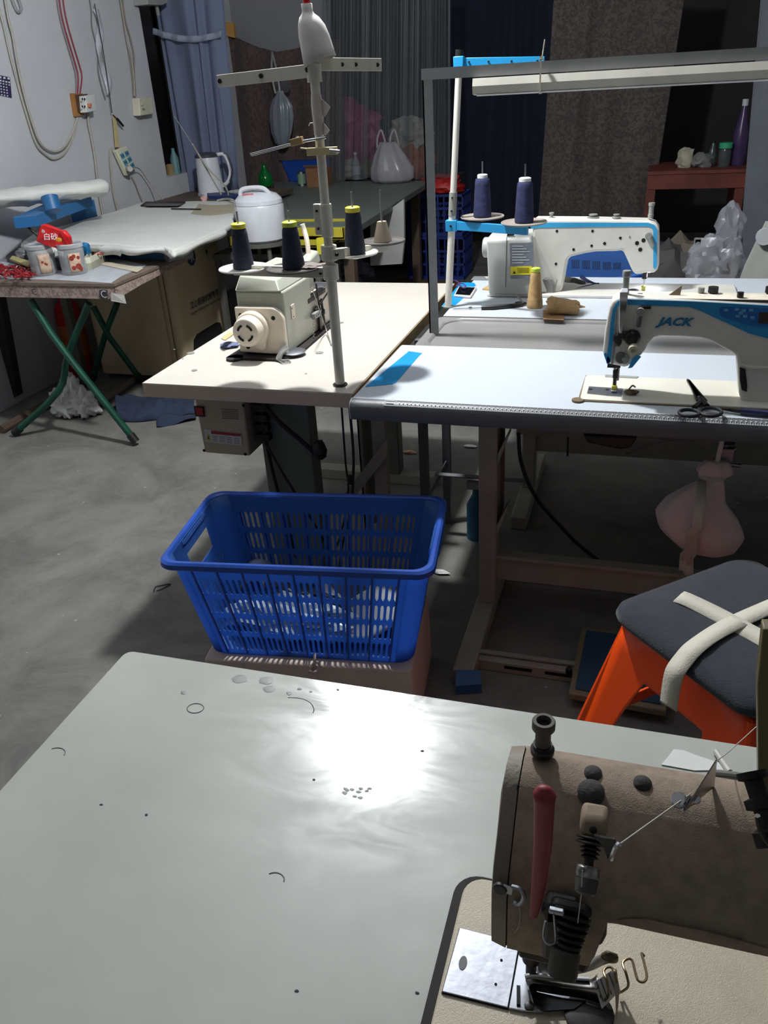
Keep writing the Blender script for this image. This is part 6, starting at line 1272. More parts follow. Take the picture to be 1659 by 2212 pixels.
B().tube([Z(1040, 665, T+0.007), Z(1065, 664, T+0.008), Z(1100, 661, T+0.008), Z(1128, 658, T+0.007)], [0.0065, 0.0075, 0.007, 0.006], 10).build('handle', black_pl, td); B().tube([Z(978, 667, T+0.004), Z(1040, 665, T+0.006)], 0.0018, 6).build('shaft', brushed, td)
B().lathe([(0.006, 0), (0.006, 0.004), (0, 0.004)], Z(1016, 666, T+0.002), 12).build('nut', brushed, td)
B().tube([Z(1117, 638, T+0.02), Z(1130, 655, T+0.01)], 0.004, 6).build('fork', brushed, td); B().blob(Z(1125, 655, T+0.008), (0.02, 0.012, 0.006), 0.3, 3, 2, 2).build('ferrule', dark_metal, td)
kp_ = B(); rings = []
A_, B__ = Z(1182, 660, T+0.026), Z(1250, 664, T+0.024)
for k in range(13):
    f = k/12; c = A_.lerp(B__, f); rr = 0.025*(1+0.1*math.sin(3*f+1))*(1.15 if f < 0.3 else 1.0)*(0.75 if k in (0, 12) else 1)
    rings.append([c+Vector((0.004*math.sin(5*a+k), rr*math.cos(a)*(1+0.07*math.sin(4*a+k*0.9)), rr*0.92*math.sin(a)*(1+0.07*math.cos(5*a+k)))) for a in [2*PI*i/20 for i in range(20)]])
kp_.loft(rings); ko = kp_.build('paper_roll', tan_paper, ang=25); tag(ko, 'crumpled roll of tan kraft paper beside the tan thread cone', 'paper')
B().prism([Z(1173, 690, T+0.0015), Z(1218, 692, T+0.0015), Z(1218, 672, T+0.0015), Z(1173, 670, T+0.0015)], (0, 0, 0.001)).build('paper_flap', M('darker_kraft', (158, 122, 84), 0.85), ko, smooth=False)
B().tube([Z(1250, 662, T+0.02), Z(1264, 663, T+0.02)], [0.006, 0.002], 6).build('twisted_end', tan_paper, ko)
op2 = B(); op2.prism([Z(1042, 626, T+0.001), Z(1058, 628, T+0.001), Z(1074, 612, T+0.001), Z(1068, 598, T+0.001), Z(1052, 602, T+0.001), Z(1062, 614, T+0.001)], (0, 0, 0.004))
tag(op2.build('paper_scrap', tan_paper, smooth=False), 'bent tan paper scrap left of the rear machine motor', 'paper')
sn = thing('thread_snips', 'navy handled spring snips lying under the rear machine arm', 'snips', Z(1270, 618, T))
sn_m = M('navy_snip_grip', (34, 42, 78), 0.4)
B().tube(spline([Z(1240, 628, T+0.006), Z(1258, 622, T+0.008), Z(1280, 617, T+0.008), Z(1292, 614, T+0.007)], 4), 0.006, 8).build('handle', sn_m, sn); B().tube(spline([Z(1256, 598, T+0.006), Z(1266, 606, T+0.01), Z(1282, 614, T+0.009), Z(1294, 616, T+0.007)], 4), 0.0075, 8).build('handle', sn_m, sn)
B().tube([Z(1290, 614, T+0.007), Z(1311, 629, T+0.005)], [0.004, 0.001], 6).build('blade', dark_metal, sn); B().tube([Z(1290, 616, T+0.005), Z(1305, 618, T+0.004)], [0.004, 0.001], 6).build('blade', dark_metal, sn)
tag(B().tube(spline([Z(1218, 602, T+0.008), Z(1240, 608, T+0.012), Z(1262, 616, T+0.009)], 5), [0.012]*5+[0.014]*5+[0.008], 8).build('wallet', M('dark_brown_leather', (52, 46, 40), 0.7)), 'dark brown pouch beside the navy snips on the rear table', 'pouch')
B_ = B(); B_.tube([Z(1398, 626, T+0.004), Z(1436, 629, T+0.004)], 0.003, 6)
tag(B_.build('needle_file', dark_metal), 'thin dark tool lying right of the lit needle on the rear table', 'tool')

# ================================================================== THREAD STAND 2
q = Z(968, 664, T); P2 = Vector((q.x, q.y, T+0.001)); P2t = Y(993, 112, q.y)
s2 = thing('thread_stand', 'white and blue thread stand on the rear white table', 'thread stand', P2)
def on2(z_): f = (z_-P2.z)/(P2t.z-P2.z); return P2.lerp(P2t, f)
B().tube([P2, on2(1.10)], 0.0115, 14).build('pole', dusty_white, s2); B().tube([on2(1.10), on2(P2t.z)], 0.0098, 14).build('pole', dusty_white, s2)
B().tube([on2(P2t.z-0.022), on2(P2t.z+0.006)], 0.0125, 14).build('end_cap', black_pl, s2)
B().lathe([(0.018, 0), (0.018, 0.004), (0, 0.004)], P2, 16).build('base_washer', grey_pl, s2)
B().tube([on2(1.055), on2(1.125)], 0.013, 12).build('joint_clamp', grey_pl, s2)
for z_ in (1.07, 1.11): screw(on2(z_)+Vector((0, -0.013, 0)), (0, -1, 0), 0.003, s2, dark_metal, 0.004)
E1, E2 = Z(1042, 469, 1.045), Z(1132, 481, 1.045); A3 = on2(1.025)
B().box(A3, (0.036, 0.03, 0.034)).build('clamp', jack_blue, s2, bevel=0.002); bar(A3, (Y(1140, 496, E2.y).x, E2.y-0.0, 1.022), 0.012, 0.026, 'spool_arm', jack_blue, s2)
screw(A3+Vector((0, -0.0155, 0)), (0, -1, 0), 0.004, s2, dark_metal, 0.003)
splate(E1, 0.070, M('beige_plate', (150, 140, 130), 0.8), s2); splate(E2, 0.070, M('beige_plate', (150, 140, 130)), s2)
for p_ in (E1, E2): B().cyl(p_, p_+Vector((0, 0, 0.165)), 0.003, 0.0025, 8).build('spool_pin', chrome, s2)
A4 = on2(Y(993, 134, q.y).z); B().box(A4, (0.03, 0.03, 0.03)).build('clamp', jack_blue, s2, bevel=0.002)
e4 = Y(1176, 131, q.y+0.03); bar(A4, e4, 0.003, 0.022, 'top_arm', jack_blue, s2)
for f in (0.12, 0.35, 0.62, 0.92): screw(A4.lerp(e4, f)+Vector((0, -0.003, 0)), (0, -1, 0), 0.0032, s2, dark_metal, 0.002)
G2 = 'indigo thread cones on the blue thread stand'
spool(E1, 0.0285, 0.0225, 0.115, blue_thread, paper_w, 'indigo thread cone with a white end, nearer the leaning pole', G2, cap_r=0.016); spool(E2, 0.0285, 0.0225, 0.115, blue_thread, paper_w, 'indigo thread cone with a white end, farther from the leaning pole', G2, cap_r=0.018)

# ================================================================== OVERHEAD FRAME AND TUBE LAMP
fr_ = thing('lamp_frame', 'grey angle iron frame standing over the white tables', 'frame', (-0.598, 2.426, T))
B().bb((-0.612, 2.412, T-0.004), (-0.584, 2.416, 1.455)).bb((-0.612, 2.412, T-0.004), (-0.608, 2.44, 1.455)).build('post', grey_steel, fr_, smooth=False)
B().bb((-0.614, 2.411, 1.445), (1.2, 2.415, 1.472)).bb((-0.614, 2.411, 1.468), (1.2, 2.44, 1.472)).build('crossbar', grey_steel, fr_, smooth=False)
tl = thing('tube_lamp', 'unlit cream tube lamp batten tied under the grey crossbar', 'lamp', (0.3, 2.40, 1.41))
xl = Y(1023, 186, 2.40).x
B().prism([(xl, 2.409, 1.442), (xl, 2.388, 1.442), (xl, 2.382, 1.424), (xl, 2.386, 1.405), (xl, 2.409, 1.402)], (1.5, 0, 0)).build('batten', M('cream_batten', (196, 192, 180), 0.5), tl, smooth=False)
B().bb((xl+0.01, 2.384, 1.4), (1.2, 2.406, 1.404)).build('diffuser', M('white_diffuser', (220, 220, 218), 0.3), tl, bevel=0.002)
tie = B(); qx = Y(1167, 170, 2.38).x
tie.bb((qx-0.002, 2.379, 1.398), (qx+0.002, 2.381, 1.476)).bb((qx-0.002, 2.379, 1.474), (qx+0.002, 2.442, 1.476)).bb((qx-0.002, 2.379, 1.398), (qx+0.002, 2.412, 1.4)).tube([(qx, 2.40, 1.475), (qx+0.006, 2.40, 1.52)], 0.0015, 5).box((qx, 2.385, 1.479), (0.008, 0.008, 0.008))
tag(tie.build('cable_tie', M('cream_tie', (214, 208, 190), 0.5)), 'cream cable tie with its tail up, holding the tube lamp', 'tie')
# stand legs glimpsed under the white table
lg = thing('steel_stand', 'grey steel stand with crossed braces below the tray', 'stand', (-0.6, 2.5, 0))
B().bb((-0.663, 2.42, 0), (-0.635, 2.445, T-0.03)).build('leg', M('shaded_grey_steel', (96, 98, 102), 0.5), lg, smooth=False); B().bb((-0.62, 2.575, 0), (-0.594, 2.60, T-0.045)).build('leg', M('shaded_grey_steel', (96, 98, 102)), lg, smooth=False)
bar((-0.65, 2.43, 0.16), (-0.60, 2.60, 0.255), 0.004, 0.022, 'brace', grey_steel, lg); bar(Y(940, 1024, 2.5), (-0.3, 2.5, Y(940, 1024, 2.5).z), 0.022, 0.006, 'shelf_bar', grey_steel, lg)
bw = bottle(1033, 1118, 0.0, 0.2, 0.035, M('blue_bottle', (28, 92, 126), 0.4), 'small blue bottle in the shade behind the white table leg', grey_pl, None, 2.55) if False else None
q = Y(1030, 1100, 2.5); bb2 = thing('spray_bottle', 'small blue and white spray bottle behind the white table leg', 'bottle', (q.x, 2.5, 0.0))
B().lathe([(0.035, 0), (0.036, 0.05), (0.036, 0.13), (0.016, 0.17), (0.014, 0.19), (0, 0.19)], (q.x, 2.5, 0), 16).build('bottle_body', M('blue_spray_plastic', (34, 96, 128), 0.5), bb2); B().box((q.x-0.01, 2.5, 0.205), (0.05, 0.02, 0.03)).build('spray_head', M('grey_white_spray', (150, 150, 148), 0.5), bb2, bevel=0.003)

# ================================================================== BLUE BASKET on pinkish carton
BZ0, BZ1 = 0.215, 0.498
bc_ = Vector((-0.722, 1.607, 0)); ya = math.radians(7.6)
ex, ey = Vector((math.cos(ya), math.sin(ya), 0)), Vector((-math.sin(ya), math.cos(ya), 0))
bsk = thing('laundry_basket', 'large bright blue slotted plastic basket on a pinkish carton', 'basket', (bc_.x, bc_.y, BZ0))
def per(s_, t_, grow=0.0):
    """point on basket wall; s_ side parameter: (side, f); t_ height 0..1"""
    side, f = s_
    wx = 0.256+(0.304-0.256)*t_+grow; wy = 0.135+(0.171-0.135)*t_+grow; r_ = 0.04
    if side == 'front': x_, y_ = (-wx+r_)+(2*wx-2*r_)*f, -wy
    elif side == 'right': x_, y_ = wx, (-wy+r_)+(2*wy-2*r_)*f
    elif side == 'back': x_, y_ = (wx-r_)-(2*wx-2*r_)*f, wy
    elif side == 'left': x_, y_ = -wx, (wy-r_)-(2*wy-2*r_)*f
    else:
        k = {'cfr': (1, -1, -90), 'crb': (1, 1, 0), 'cbl': (-1, 1, 90), 'clf': (-1, -1, 180)}[side]; a = math.radians(k[2]+90*f)
        x_, y_ = k[0]*(wx-r_)+r_*math.cos(a), k[1]*(wy-r_)+r_*math.sin(a)
    return bc_+ex*x_+ey*y_+Vector((0, 0, BZ0+(BZ1-BZ0)*t_))
def slotwall(b, side, f0, f1, ncol, rows, t_lo, t_hi, margin_f, gap_t, group=0):
    bm = b.bm; cache = {}
    def V(f, t_):
        k = (round(f, 5), round(t_, 5))
        if k not in cache: cache[k] = bm.verts.new(per((side, f), t_))
        return cache[k]
    fs_ = [f0+(f1-f0)*i/ncol for i in range(ncol+1)]; ts_ = [t_lo+(t_hi-t_lo)*j/rows for j in range(rows+1)]
    allf = [0.0]+fs_+[1.0] if f0 > 0 else fs_
    for i in range(len(allf)-1):
        if 0 < f0 and (i == 0 or i == len(allf)-2):
            tt_ = [0.0]+ts_+[1.0]
            for a, c in zip(tt_, tt_[1:]): bm.faces.new((V(allf[i], a), V(allf[i+1], a), V(allf[i+1], c), V(allf[i], c)))
            continue
        fa, fb_ = allf[i], allf[i+1]
        bm.faces.new((V(fa, 0), V(fb_, 0), V(fb_, ts_[0]), V(fa, ts_[0]))); bm.faces.new((V(fa, ts_[-1]), V(fb_, ts_[-1]), V(fb_, 1), V(fa, 1)))
        for j in range(rows):
            ta, tb_ = ts_[j], ts_[j+1]; w2 = (fb_-fa); m_f = w2*0.23; m_t = (tb_-ta)*0.12; c_f = (w2-2*m_f)*0.32; c_t = (tb_-ta)*0.09
            L0, L1, T0, T1_ = fa+m_f, fb_-m_f, ta+m_t, tb_-m_t
            o8 = [V(L0+c_f, T0), V(L1-c_f, T0), V(L1, T0+c_t), V(L1, T1_-c_t), V(L1-c_f, T1_), V(L0+c_f, T1_), V(L0, T1_-c_t), V(L0, T0+c_t)]
            c4 = [V(fa, ta), V(fb_, ta), V(fb_, tb_), V(fa, tb_)]
            for q in ((c4[0], c4[1], o8[1], o8[0]), (c4[1], c4[2], o8[3], o8[2]), (c4[2], c4[3], o8[5], o8[4]), (c4[3], c4[0], o8[7], o8[6]), (c4[1], o8[2], o8[1]), (c4[2], o8[4], o8[3]), (c4[3], o8[6], o8[5]), (c4[0], o8[0], o8[7])): bm.faces.new(q)
b = B(); slotwall(b, 'front', 0.025, 0.975, 33, 4, 0.03, 0.87, 0, 0); b.build('front_wall', blue_crate, bsk, solid=0.0025, smooth=False)
b = B(); slotwall(b, 'back', 0.025, 0.975, 33, 4, 0.03, 0.87, 0, 0); b.build('back_wall', blue_crate, bsk, solid=0.0025, smooth=False)
for side in ('left', 'right'):
    b = B(); bm = b.bm; cache = {}
    # slotted lower part up to t=.6 then handle opening
    fs_ = [i/18 for i in range(19)]
    def V(f, t_):
        k = (round(f, 5), round(t_, 5))
        if k not in cache: cache[k] = bm.verts.new(per((side, f), t_))
        return cache[k]
    rows = [(0.03, 0.21), (0.21, 0.39), (0.39, 0.57)]
    for i in range(18):
        fa, fb_ = fs_[i], fs_[i+1]
        bm.faces.new((V(fa, 0), V(fb_, 0), V(fb_, 0.03), V(fa, 0.03)))
        for ta, tb_ in rows:
            if i in (0, 17): bm.faces.new((V(fa, ta), V(fb_, ta), V(fb_, tb_), V(fa, tb_))); continue
            m_f = (fb_-fa)*0.25; L0, L1, T0, T1_ = fa+m_f, fb_-m_f, ta+0.03, tb_-0.03
            c4 = [V(fa, ta), V(fb_, ta), V(fb_, tb_), V(fa, tb_)]; o4 = [V(L0, T0), V(L1, T0), V(L1, T1_), V(L0, T1_)]
            for k in range(4): bm.faces.new((c4[k], c4[(k+1) % 4], o4[(k+1) % 4], o4[k]))
        bm.faces.new((V(fa, 0.57), V(fb_, 0.57), V(fb_, 0.66), V(fa, 0.66)))
        if not 4 <= i < 14:
            bm.faces.new((V(fa, 0.66), V(fb_, 0.66), V(fb_, 0.86), V(fa, 0.86)))
            bm.faces.new((V(fa, 0.86), V(fb_, 0.86), V(fb_, 1), V(fa, 1)))
        else:
            bm.faces.new((V(fa, 0.86), V(fb_, 0.86), V(fb_, 1), V(fa, 1)))
    b.build(side+'_wall', blue_crate, bsk, solid=0.0025, smooth=False)
    s_ = -1 if side == 'left' else 1
    c = per((side, 0.5), 0.93)
    B().tube([per((side, 0.22), 0.97, 0.008), per((side, 0.28), 0.95, 0.009), per((side, 0.72), 0.95, 0.009), per((side, 0.78), 0.97, 0.008)], 0.0135, 10).build('handle_grip', blue_crate, bsk)
for cn_ in ('cfr', 'crb', 'cbl', 'clf'):
    b = B(); b.grid(lambda a, c, cn_=cn_: per((cn_, a), c), 8, 6); b.build('corner_wall', blue_crate, bsk, solid=0.0025)
b = B(); ringb = [per(('front', i/6), 0) for i in range(7)]+[per(('cfr', i/5), 0) for i in range(1, 5)]+[per(('right', i/4), 0) for i in range(5)]+[per(('crb', i/5), 0) for i in range(1, 5)]+[per(('back', i/6), 0) for i in range(7)]+[per(('cbl', i/5), 0) for i in range(1, 5)]+[per(('left', i/4), 0) for i in range(5)]+[per(('clf', i/5), 0) for i in range(1, 5)]
b.prism(ringb, (0, 0, 0.004)); b.build('basket_floor', blue_crate, bsk, smooth=False)
def rimring(t_, g_, dz=0): 
    r_ = [per(('front', i/10), t_, g_) for i in range(11)]+[per(('cfr', i/8), t_, g_) for i in range(1, 8)]+[per(('right', i/6), t_, g_) for i in range(7)]+[per(('crb', i/8), t_, g_) for i in range(1, 8)]+[per(('back', i/10), t_, g_) for i in range(11)]+[per(('cbl', i/8), t_, g_) for i in range(1, 8)]+[per(('left', i/6), t_, g_) for i in range(7)]+[per(('clf', i/8), t_, g_) for i in range(1, 8)]
    return [q+Vector((0, 0, dz)) for q in r_]
b = B(); b.loft([rimring(1, 0, -0.012), rimring(1, 0, 0.002), rimring(1, 0.004, 0.006), rimring(1, 0.012, 0.006), rimring(1, 0.017, 0.001), rimring(1, 0.018, -0.010), rimring(1, 0.016, -0.013), rimring(1, 0.012, -0.008)], cap=False)
b.build('rim', blue_rim, bsk, solid=0.0015)
for k in range(9):
    f = 0.04+0.115*k
    for sd__ in ('front', 'back'): B().tube([per((sd__, f), 0.02, 0.0035), per((sd__, f), 0.95, 0.0035)], 0.0028, 5).build('rib', blue_rim, bsk)
# contents
def inb(x_, y_, z_): return bc_+ex*x_+ey*y_+Vector((0, 0, z_))
g = B().blob(inb(-0.06, -0.045, BZ0+0.055), (0.15, 0.065, 0.055), 0.4, 2.6, 4, 3, flat=BZ0+0.006)
tag(g.build('plastic_bag', M('crinkled_silver_film', (150, 162, 176), 0.25, var=0.1, bump=0.8, bscale=30), ang=22), 'crinkled clear packaging film in the bottom left of the blue basket', 'film')
g = B(); g.grid(lambda a, c: inb(-0.02+0.24*a, -0.1+0.12*c, BZ0+0.025+0.05*a+0.02*math.sin(7*a+3*c)+0.03*c), 16, 8)
tag(g.build('cloth_piece', M('grey_white_cloth', (150, 154, 160), 0.95), solid=0.003, ang=60), 'grey white cloth pieces in the right half of the blue basket', 'cloth')
g = B(); g.grid(lambda a, c: inb(-0.2+0.32*a, -0.02+0.11*c, BZ0+0.10+0.035*math.sin(5*a+2*c)+0.02*math.sin(11*a)), 18, 8)
tag(g.build('cloth_piece', navy_wear, solid=0.004, ang=60), 'dark navy cloth lying across the film in the blue basket', 'cloth')
g = B(); g.grid(lambda a, c: inb(0.0+0.2*a, 0.0+0.1*c, BZ0+0.075+0.02*math.sin(8*a+3*c)), 12, 6)
tag(g.build('film_sheet', M_clear('grey_sheet_film', (170, 176, 184), 0.7), solid=0.002), 'loose grey film sheet behind the white cloth in the blue basket', 'film')
cw, cdp = 0.263, 0.165
pbx = B(); pbx.prism([bc_+ex*a+ey*c for a, c in ((-cw, -cdp), (cw, -cdp), (cw+0.004, cdp), (-cw, cdp))], (0, 0, BZ0-0.001))
for v in pbx.bm.verts:
    if v.co.z > 0.1: v.co += (v.co-bc_-Vector((0, 0, v.co.z)))*-0.015
po = pbx.build('carton', pink_box, bevel=0.006, seg=2); tag(po, 'pinkish cardboard carton under the big blue basket', 'box')
tc_ = B(); tc_.tube(spline([Z(680, 1412, 0.235), Z(678, 1432, 0.225), Z(668, 1445, 0.2), Z(680, 1452, 0.21), Z(690, 1440, 0.215), Z(682, 1432, 0.225), Z(664, 1455, 0.19)], 5), 0.003, 6)
tag(tc_.build('twisted_tie', M('pale_pink_tie', (196, 176, 164), 0.8)), 'pale twisted tie poking out of the basket front wall over the carton', 'tie')

# ================================================================== ORANGE STOOL
SC = Vector((0.262, 1.452, 0)); SH = 0.44; sa = math.radians(43)
sx_, sy_ = Vector((math.cos(sa), math.sin(sa), 0)), Vector((-math.sin(sa), math.cos(sa), 0))
stool = thing('stool', 'bright orange moulded plastic stool behind the foreground table', 'stool', SC)
def sp3(a, c, z_): return SC+sx_*a+sy_*c+Vector((0, 0, z_))
def hw_(z_): return 0.165+(SH-z_)*0.19
B().loft([[sp3(q[0], q[1], z_) for q in rrect(-h_, h_, -h_, h_, 0.035, 4)] for z_, h_ in ((SH-0.02, 0.166), (SH-0.004, 0.164), (SH, 0.158))]).build('seat', orange_pl, stool)
# four side panels each with arch, legs at corners
for k in range(4):
    a = sa+k*PI/2; u_, n_ = Vector((math.cos(a), math.sin(a), 0)), Vector((math.sin(a), -math.cos(a), 0))
    def P(s_, z_, d_=0.0): h_ = hw_(z_); return SC+u_*(s_*h_)+n_*(h_+d_)+Vector((0, 0, z_))
    b = B(); N = 14
    arch = [(-0.50+1.0*i/N) for i in range(N+1)]
    top = [P(s_*2, SH-0.005) for s_ in arch]
    low = []
    for s_ in arch:
        x_ = s_*2
        z_ = 0.35 - 0.35*max(0, (abs(x_)-0.42)/0.30)**1.7 if abs(x_) < 0.72 else 0.0
        low.append(z_)
    zs = 8
    pts = []
    for i, s_ in enumerate(arch): pts.append([P(s_*2, SH-0.005+(max(0, low[i])-SH+0.005)*j/zs) for j in range(zs+1)])
    b.loft(pts, closed=False, cap=False); b.build('side_panel', orange_pl, stool, solid=0.004, ang=60)
    # corner bead
    B().tube([P(0.97, SH-0.01), P(0.985, 0.2), P(0.985, 0.0)], [0.008, 0.010, 0.011], 8).build('leg_edge', orange_pl, stool)
    bar(P(-0.8, 0.17, -0.01), P(0.8, 0.17, -0.01), 0.006, 0.03, 'crossbar', orange_pl, stool)
cu = thing('cushion', 'charcoal padded cushion strapped on the orange stool', 'cushion', sp3(0, 0, SH))
B().loft([[sp3(q[0]*(1+0.012*math.sin(i)), q[1], z_) for i, q in enumerate(rrect(-h_, h_, -h_, h_, min(0.05, h_*0.45), 6))] for z_, h_ in ((SH+0.001, 0.160), (SH+0.004, 0.185), (SH+0.018, 0.196), (SH+0.034, 0.192), (SH+0.046, 0.170), (SH+0.050, 0.12), (SH+0.052, 0.04))]).build('pad', black_cloth, cu, ang=80)
def strap(pts, w_, nm='strap'):
    pts = spline(pts, 6); b = B(); L0, L1 = [], []
    for i, p in enumerate(pts):
        t_ = (pts[min(i+1, len(pts)-1)]-pts[max(i-1, 0)]).normalized()
        n_ = (p-sp3(0, 0, SH-0.12)).normalized(); s_ = t_.cross(n_).normalized(); L0.append(p-s_*w_/2); L1.append(p+s_*w_/2)
    b.loft([L0, L1], closed=False, cap=False); return b.build(nm, elastic, cu, solid=0.0022, off=1)
zt_ = SH+0.055
# strap across from back-left edge to right, and from front-left edge up to right
def edge(p, dz): return p
sA = [Z(1474, 1292, zt_), Z(1530, 1318, zt_), Z(1600, 1355, zt_), Z(1700, 1410, zt_), Z(1790, 1460, zt_-0.01)]
strap([sA[0]+Vector((-0.03, 0.04, -0.05)), sA[0]+Vector((-0.01, 0.012, -0.012))]+sA, 0.036)
sB = [Z(1477, 1425, zt_-0.014), Z(1502, 1398, zt_-0.001), Z(1550, 1365, zt_+0.001), Z(1610, 1335, zt_+0.003), Z(1700, 1296, zt_)]
pB = Z(1463, 1440, zt_-0.02)
strap([pB+Vector((-0.006, -0.012, -0.085)), pB+Vector((-0.006, -0.010, -0.045)), pB+Vector((-0.003, -0.004, -0.012))]+sB, 0.038)

# ================================================================== NEAR TABLE
nt_ = thing('sewing_table', 'large worn grey laminate sewing table in the foreground', 'table', (0.2, 0.35, 0))
NX0, NY1 = -0.656, 0.786
tpn = [(q[0], q[1], T-0.0012) for q in rrect(NX0, 1.1, -0.15, NY1, 0.012, 4)]
B().prism(tpn, (0, 0, -0.036)).build('tabletop', M('grey_edge_band', (150, 150, 142), 0.5), nt_, smooth=False)
B().prism(tpn, (0, 0, 0.0012)).build('laminate', old_lam, nt_, smooth=False)
for x_ in (-0.3, 0.75):
    B().bb((x_-0.03, 0.28, 0.05), (x_+0.03, 0.36, T-0.04)).build('leg_column', beige_steel, nt_, bevel=0.004); B().bb((x_-0.03, 0.05, 0), (x_+0.03, 0.62, 0.05)).build('foot', beige_steel, nt_, bevel=0.004)
stm = M('grey_stain', (128, 132, 128), 0.5, var=0.1)
for i, (u, v, r_) in enumerate(((575, 1470, .010), (582, 1488, .008), (518, 1466, .011), (396, 1496, .004), (422, 1530, .011), (624, 1498, .0035), (647, 1488, .003), (671, 1494, .002), (120, 1628, .012), (593, 1900, .010))):
    if i in (4, 9, 8):
        q = Z(u, v, T+0.0002); b = B(); b.tube([q+Vector((r_*math.cos(a), r_*0.8*math.sin(a), 0)) for a in [2*PI*k/20 for k in range(20 if i == 4 else 9)]], 0.0007, 4, closed=(i == 4)); b.build('ring_mark', stm, nt_)
    else:
        q = Z(u, v, T+0.0002); b = B(); b.blob(q, (r_, r_*0.8, 0.0004), 0.4, 3, 2, i); b.build('stain', stm, nt_)
b = B(); b.tube(spline([Z(622, 1507, T), Z(650, 1509, T), Z(670, 1518, T), Z(678, 1532, T), Z(676, 1540, T)], 4), 0.0006, 4); b.build('pen_scratch', ink_grey, nt_)
b = B()
for u, v in ((316, 1760), (218, 1738), (678, 1684), (912, 1622), (641, 2140), (902, 2145), (730, 1470+20)): b.blob(Z(u, v, T+0.0003), (0.0022, 0.0014, 0.0006), 0.4, 3, 1, u)
b.build('speck', ink_dark, nt_)
for k in range(12):
    q = Z(770+random.uniform(-28, 30), 1712+random.uniform(-10, 12), T+0.0002); b = B(); b.blob(q, (0.003, 0.002, 0.0003), 0.5, 3, 1, k); b.build('glue_spot', stm, nt_)

# foreground coverstitch machine ---------------------------------------------------
BED = T+0.015
nm = thing('coverstitch_machine', 'dusty beige old sewing machine with a faded red lever in the foreground', 'sewing machine', (0.05, 0.42, T))
b = B(); b.prism([(q[0], q[1], T+0.0002) for q in rrect(-0.123, 0.6, 0.02, 0.538, 0.024, 6)], (0, 0, 0.0035)); b.build('bed_gap_slab', rubber, nm, smooth=False)  # dark slab stands in for the shaded cut-out gap around the bed
b = B(); b.prism([(q[0], q[1], T+0.004) for q in rrect(-0.113, 0.6, 0.02, 0.528, 0.02, 6)], (0, 0, BED-T-0.004)); b.build('bed', old_bed, nm, bevel=0.002)
pz_ = BED+0.0004
sp0 = [Z(993, 2007, pz_), Z(1122, 2040, pz_), Z(1097, 2180, pz_), Z(955, 2145, pz_)]
b = B(); b.prism([c+(q-c)*1.02 for c in [sum(sp0, Vector())/4] for q in sp0]+[], (0, 0, 0.0006)); b.build('plate_gap', hole_m, nm, smooth=False)
b = B(); b.prism([q+Vector((0, 0, 0.0008)) for q in sp0], (0, 0, 0.0016)); b.build('slide_plate', brushed, nm, smooth=False, bevel=0.0005)
q = Z(1000, 2080, pz_+0.0026); b = B(); b.loft([[q+Vector((0.0035*math.cos(a), 0.0065*math.sin(a), z_)) for a in [2*PI*i/18 for i in range(18)]] for z_ in (-0.0001, 0.0003)]); b.build('finger_hole', M('shadowed_steel', (92, 92, 94), 0.5), nm)
for u, v in ((1083, 2074), (1071, 2126)): B().lathe([(0.0012, 0), (0.0012, 0.0002), (0, 0.0002)], Z(u, v, pz_+0.0026), 10).build('pin_hole', hole_m, nm)
np_ = [Z(1124, 2041, pz_), Z(1160, 2052, pz_), Z(1200, 2080, pz_), Z(1240, 2105, pz_), Z(1262, 2135, pz_), Z(1245, 2165, pz_), Z(1215, 2182, pz_), Z(1170, 2190, pz_), Z(1130, 2187, pz_), Z(1099, 2181, pz_)]
b = B(); b.prism(np_, (0, 0, 0.0024)); b.build('needle_plate', M('polished_plate', (200, 202, 208), 0.25, 1.0, var=0.1, vscale=20), nm, smooth=False, bevel=0.0005)
for u, v, r_ in ((1174, 2066, 0.005), (1143, 2173, 0.004)): screw(Z(u, v, pz_+0.0026), (0, 0, 1), r_, nm, dark_metal, 0.0012)
screw(Z(1179, 2095, pz_+0.004), (0, -0.3, 1), 0.0085, nm, chrome, 0.006)
b = B(); c_ = Z(1272, 2190, pz_); b.lathe([(0.020, 0), (0.020, 0.002), (0.016, 0.003), (0, 0.003)], c_, 30); b.build('round_cover', dark_metal, nm)
# casting: yz cross sections lofted along x
def sec(x_, zb_, top=1.005, yb_=0.477, yfr=0.385, zfr=0.945, crown=0.0):
    pts = [(yb_, zb_), (yb_+0.001, top-0.016), (yb_-0.006, top-0.004), (yb_-0.022, top), (yb_-0.045, top-0.003), (yfr+0.022, zfr+0.034), (yfr+0.006, zfr+0.016), (yfr, zfr-0.002), (yfr, zb_+0.7*(zfr-0.002-zb_)), (yfr+0.0005, zb_+0.003), (yfr+0.004, zb_)]
    return [(x_, a, c) for a, c in pts]
fc = B(); fc.loft([sec(-0.0655, 0.892, 1.005, 0.473, 0.390, 0.945), sec(-0.0645, 0.889, 1.010, 0.476, 0.386, 0.947), sec(-0.054, 0.886, 1.012)]); 
fc.build('face_cover', M('greyed_beige_casting', (128, 118, 104), 0.6, var=0.12, vscale=40, bump=0.3, bscale=300), nm, ang=50)
b = B(); b.loft([sec(-0.0545, 0.887, 1.0105, 0.4755, 0.3865, 0.9435), sec(-0.0525, 0.887, 1.0105, 0.4755, 0.3865, 0.9435)]); b.build('seam', hole_m, nm)
und = [(Y(u, v, 0.383).x, Y(u, v, 0.383).z) for u, v in ((1312, 1997), (1335, 1993), (1360, 1991), (1400, 1993), (1457, 2006), (1520, 2018), (1590, 2036), (1659, 2056), (1720, 2085))]
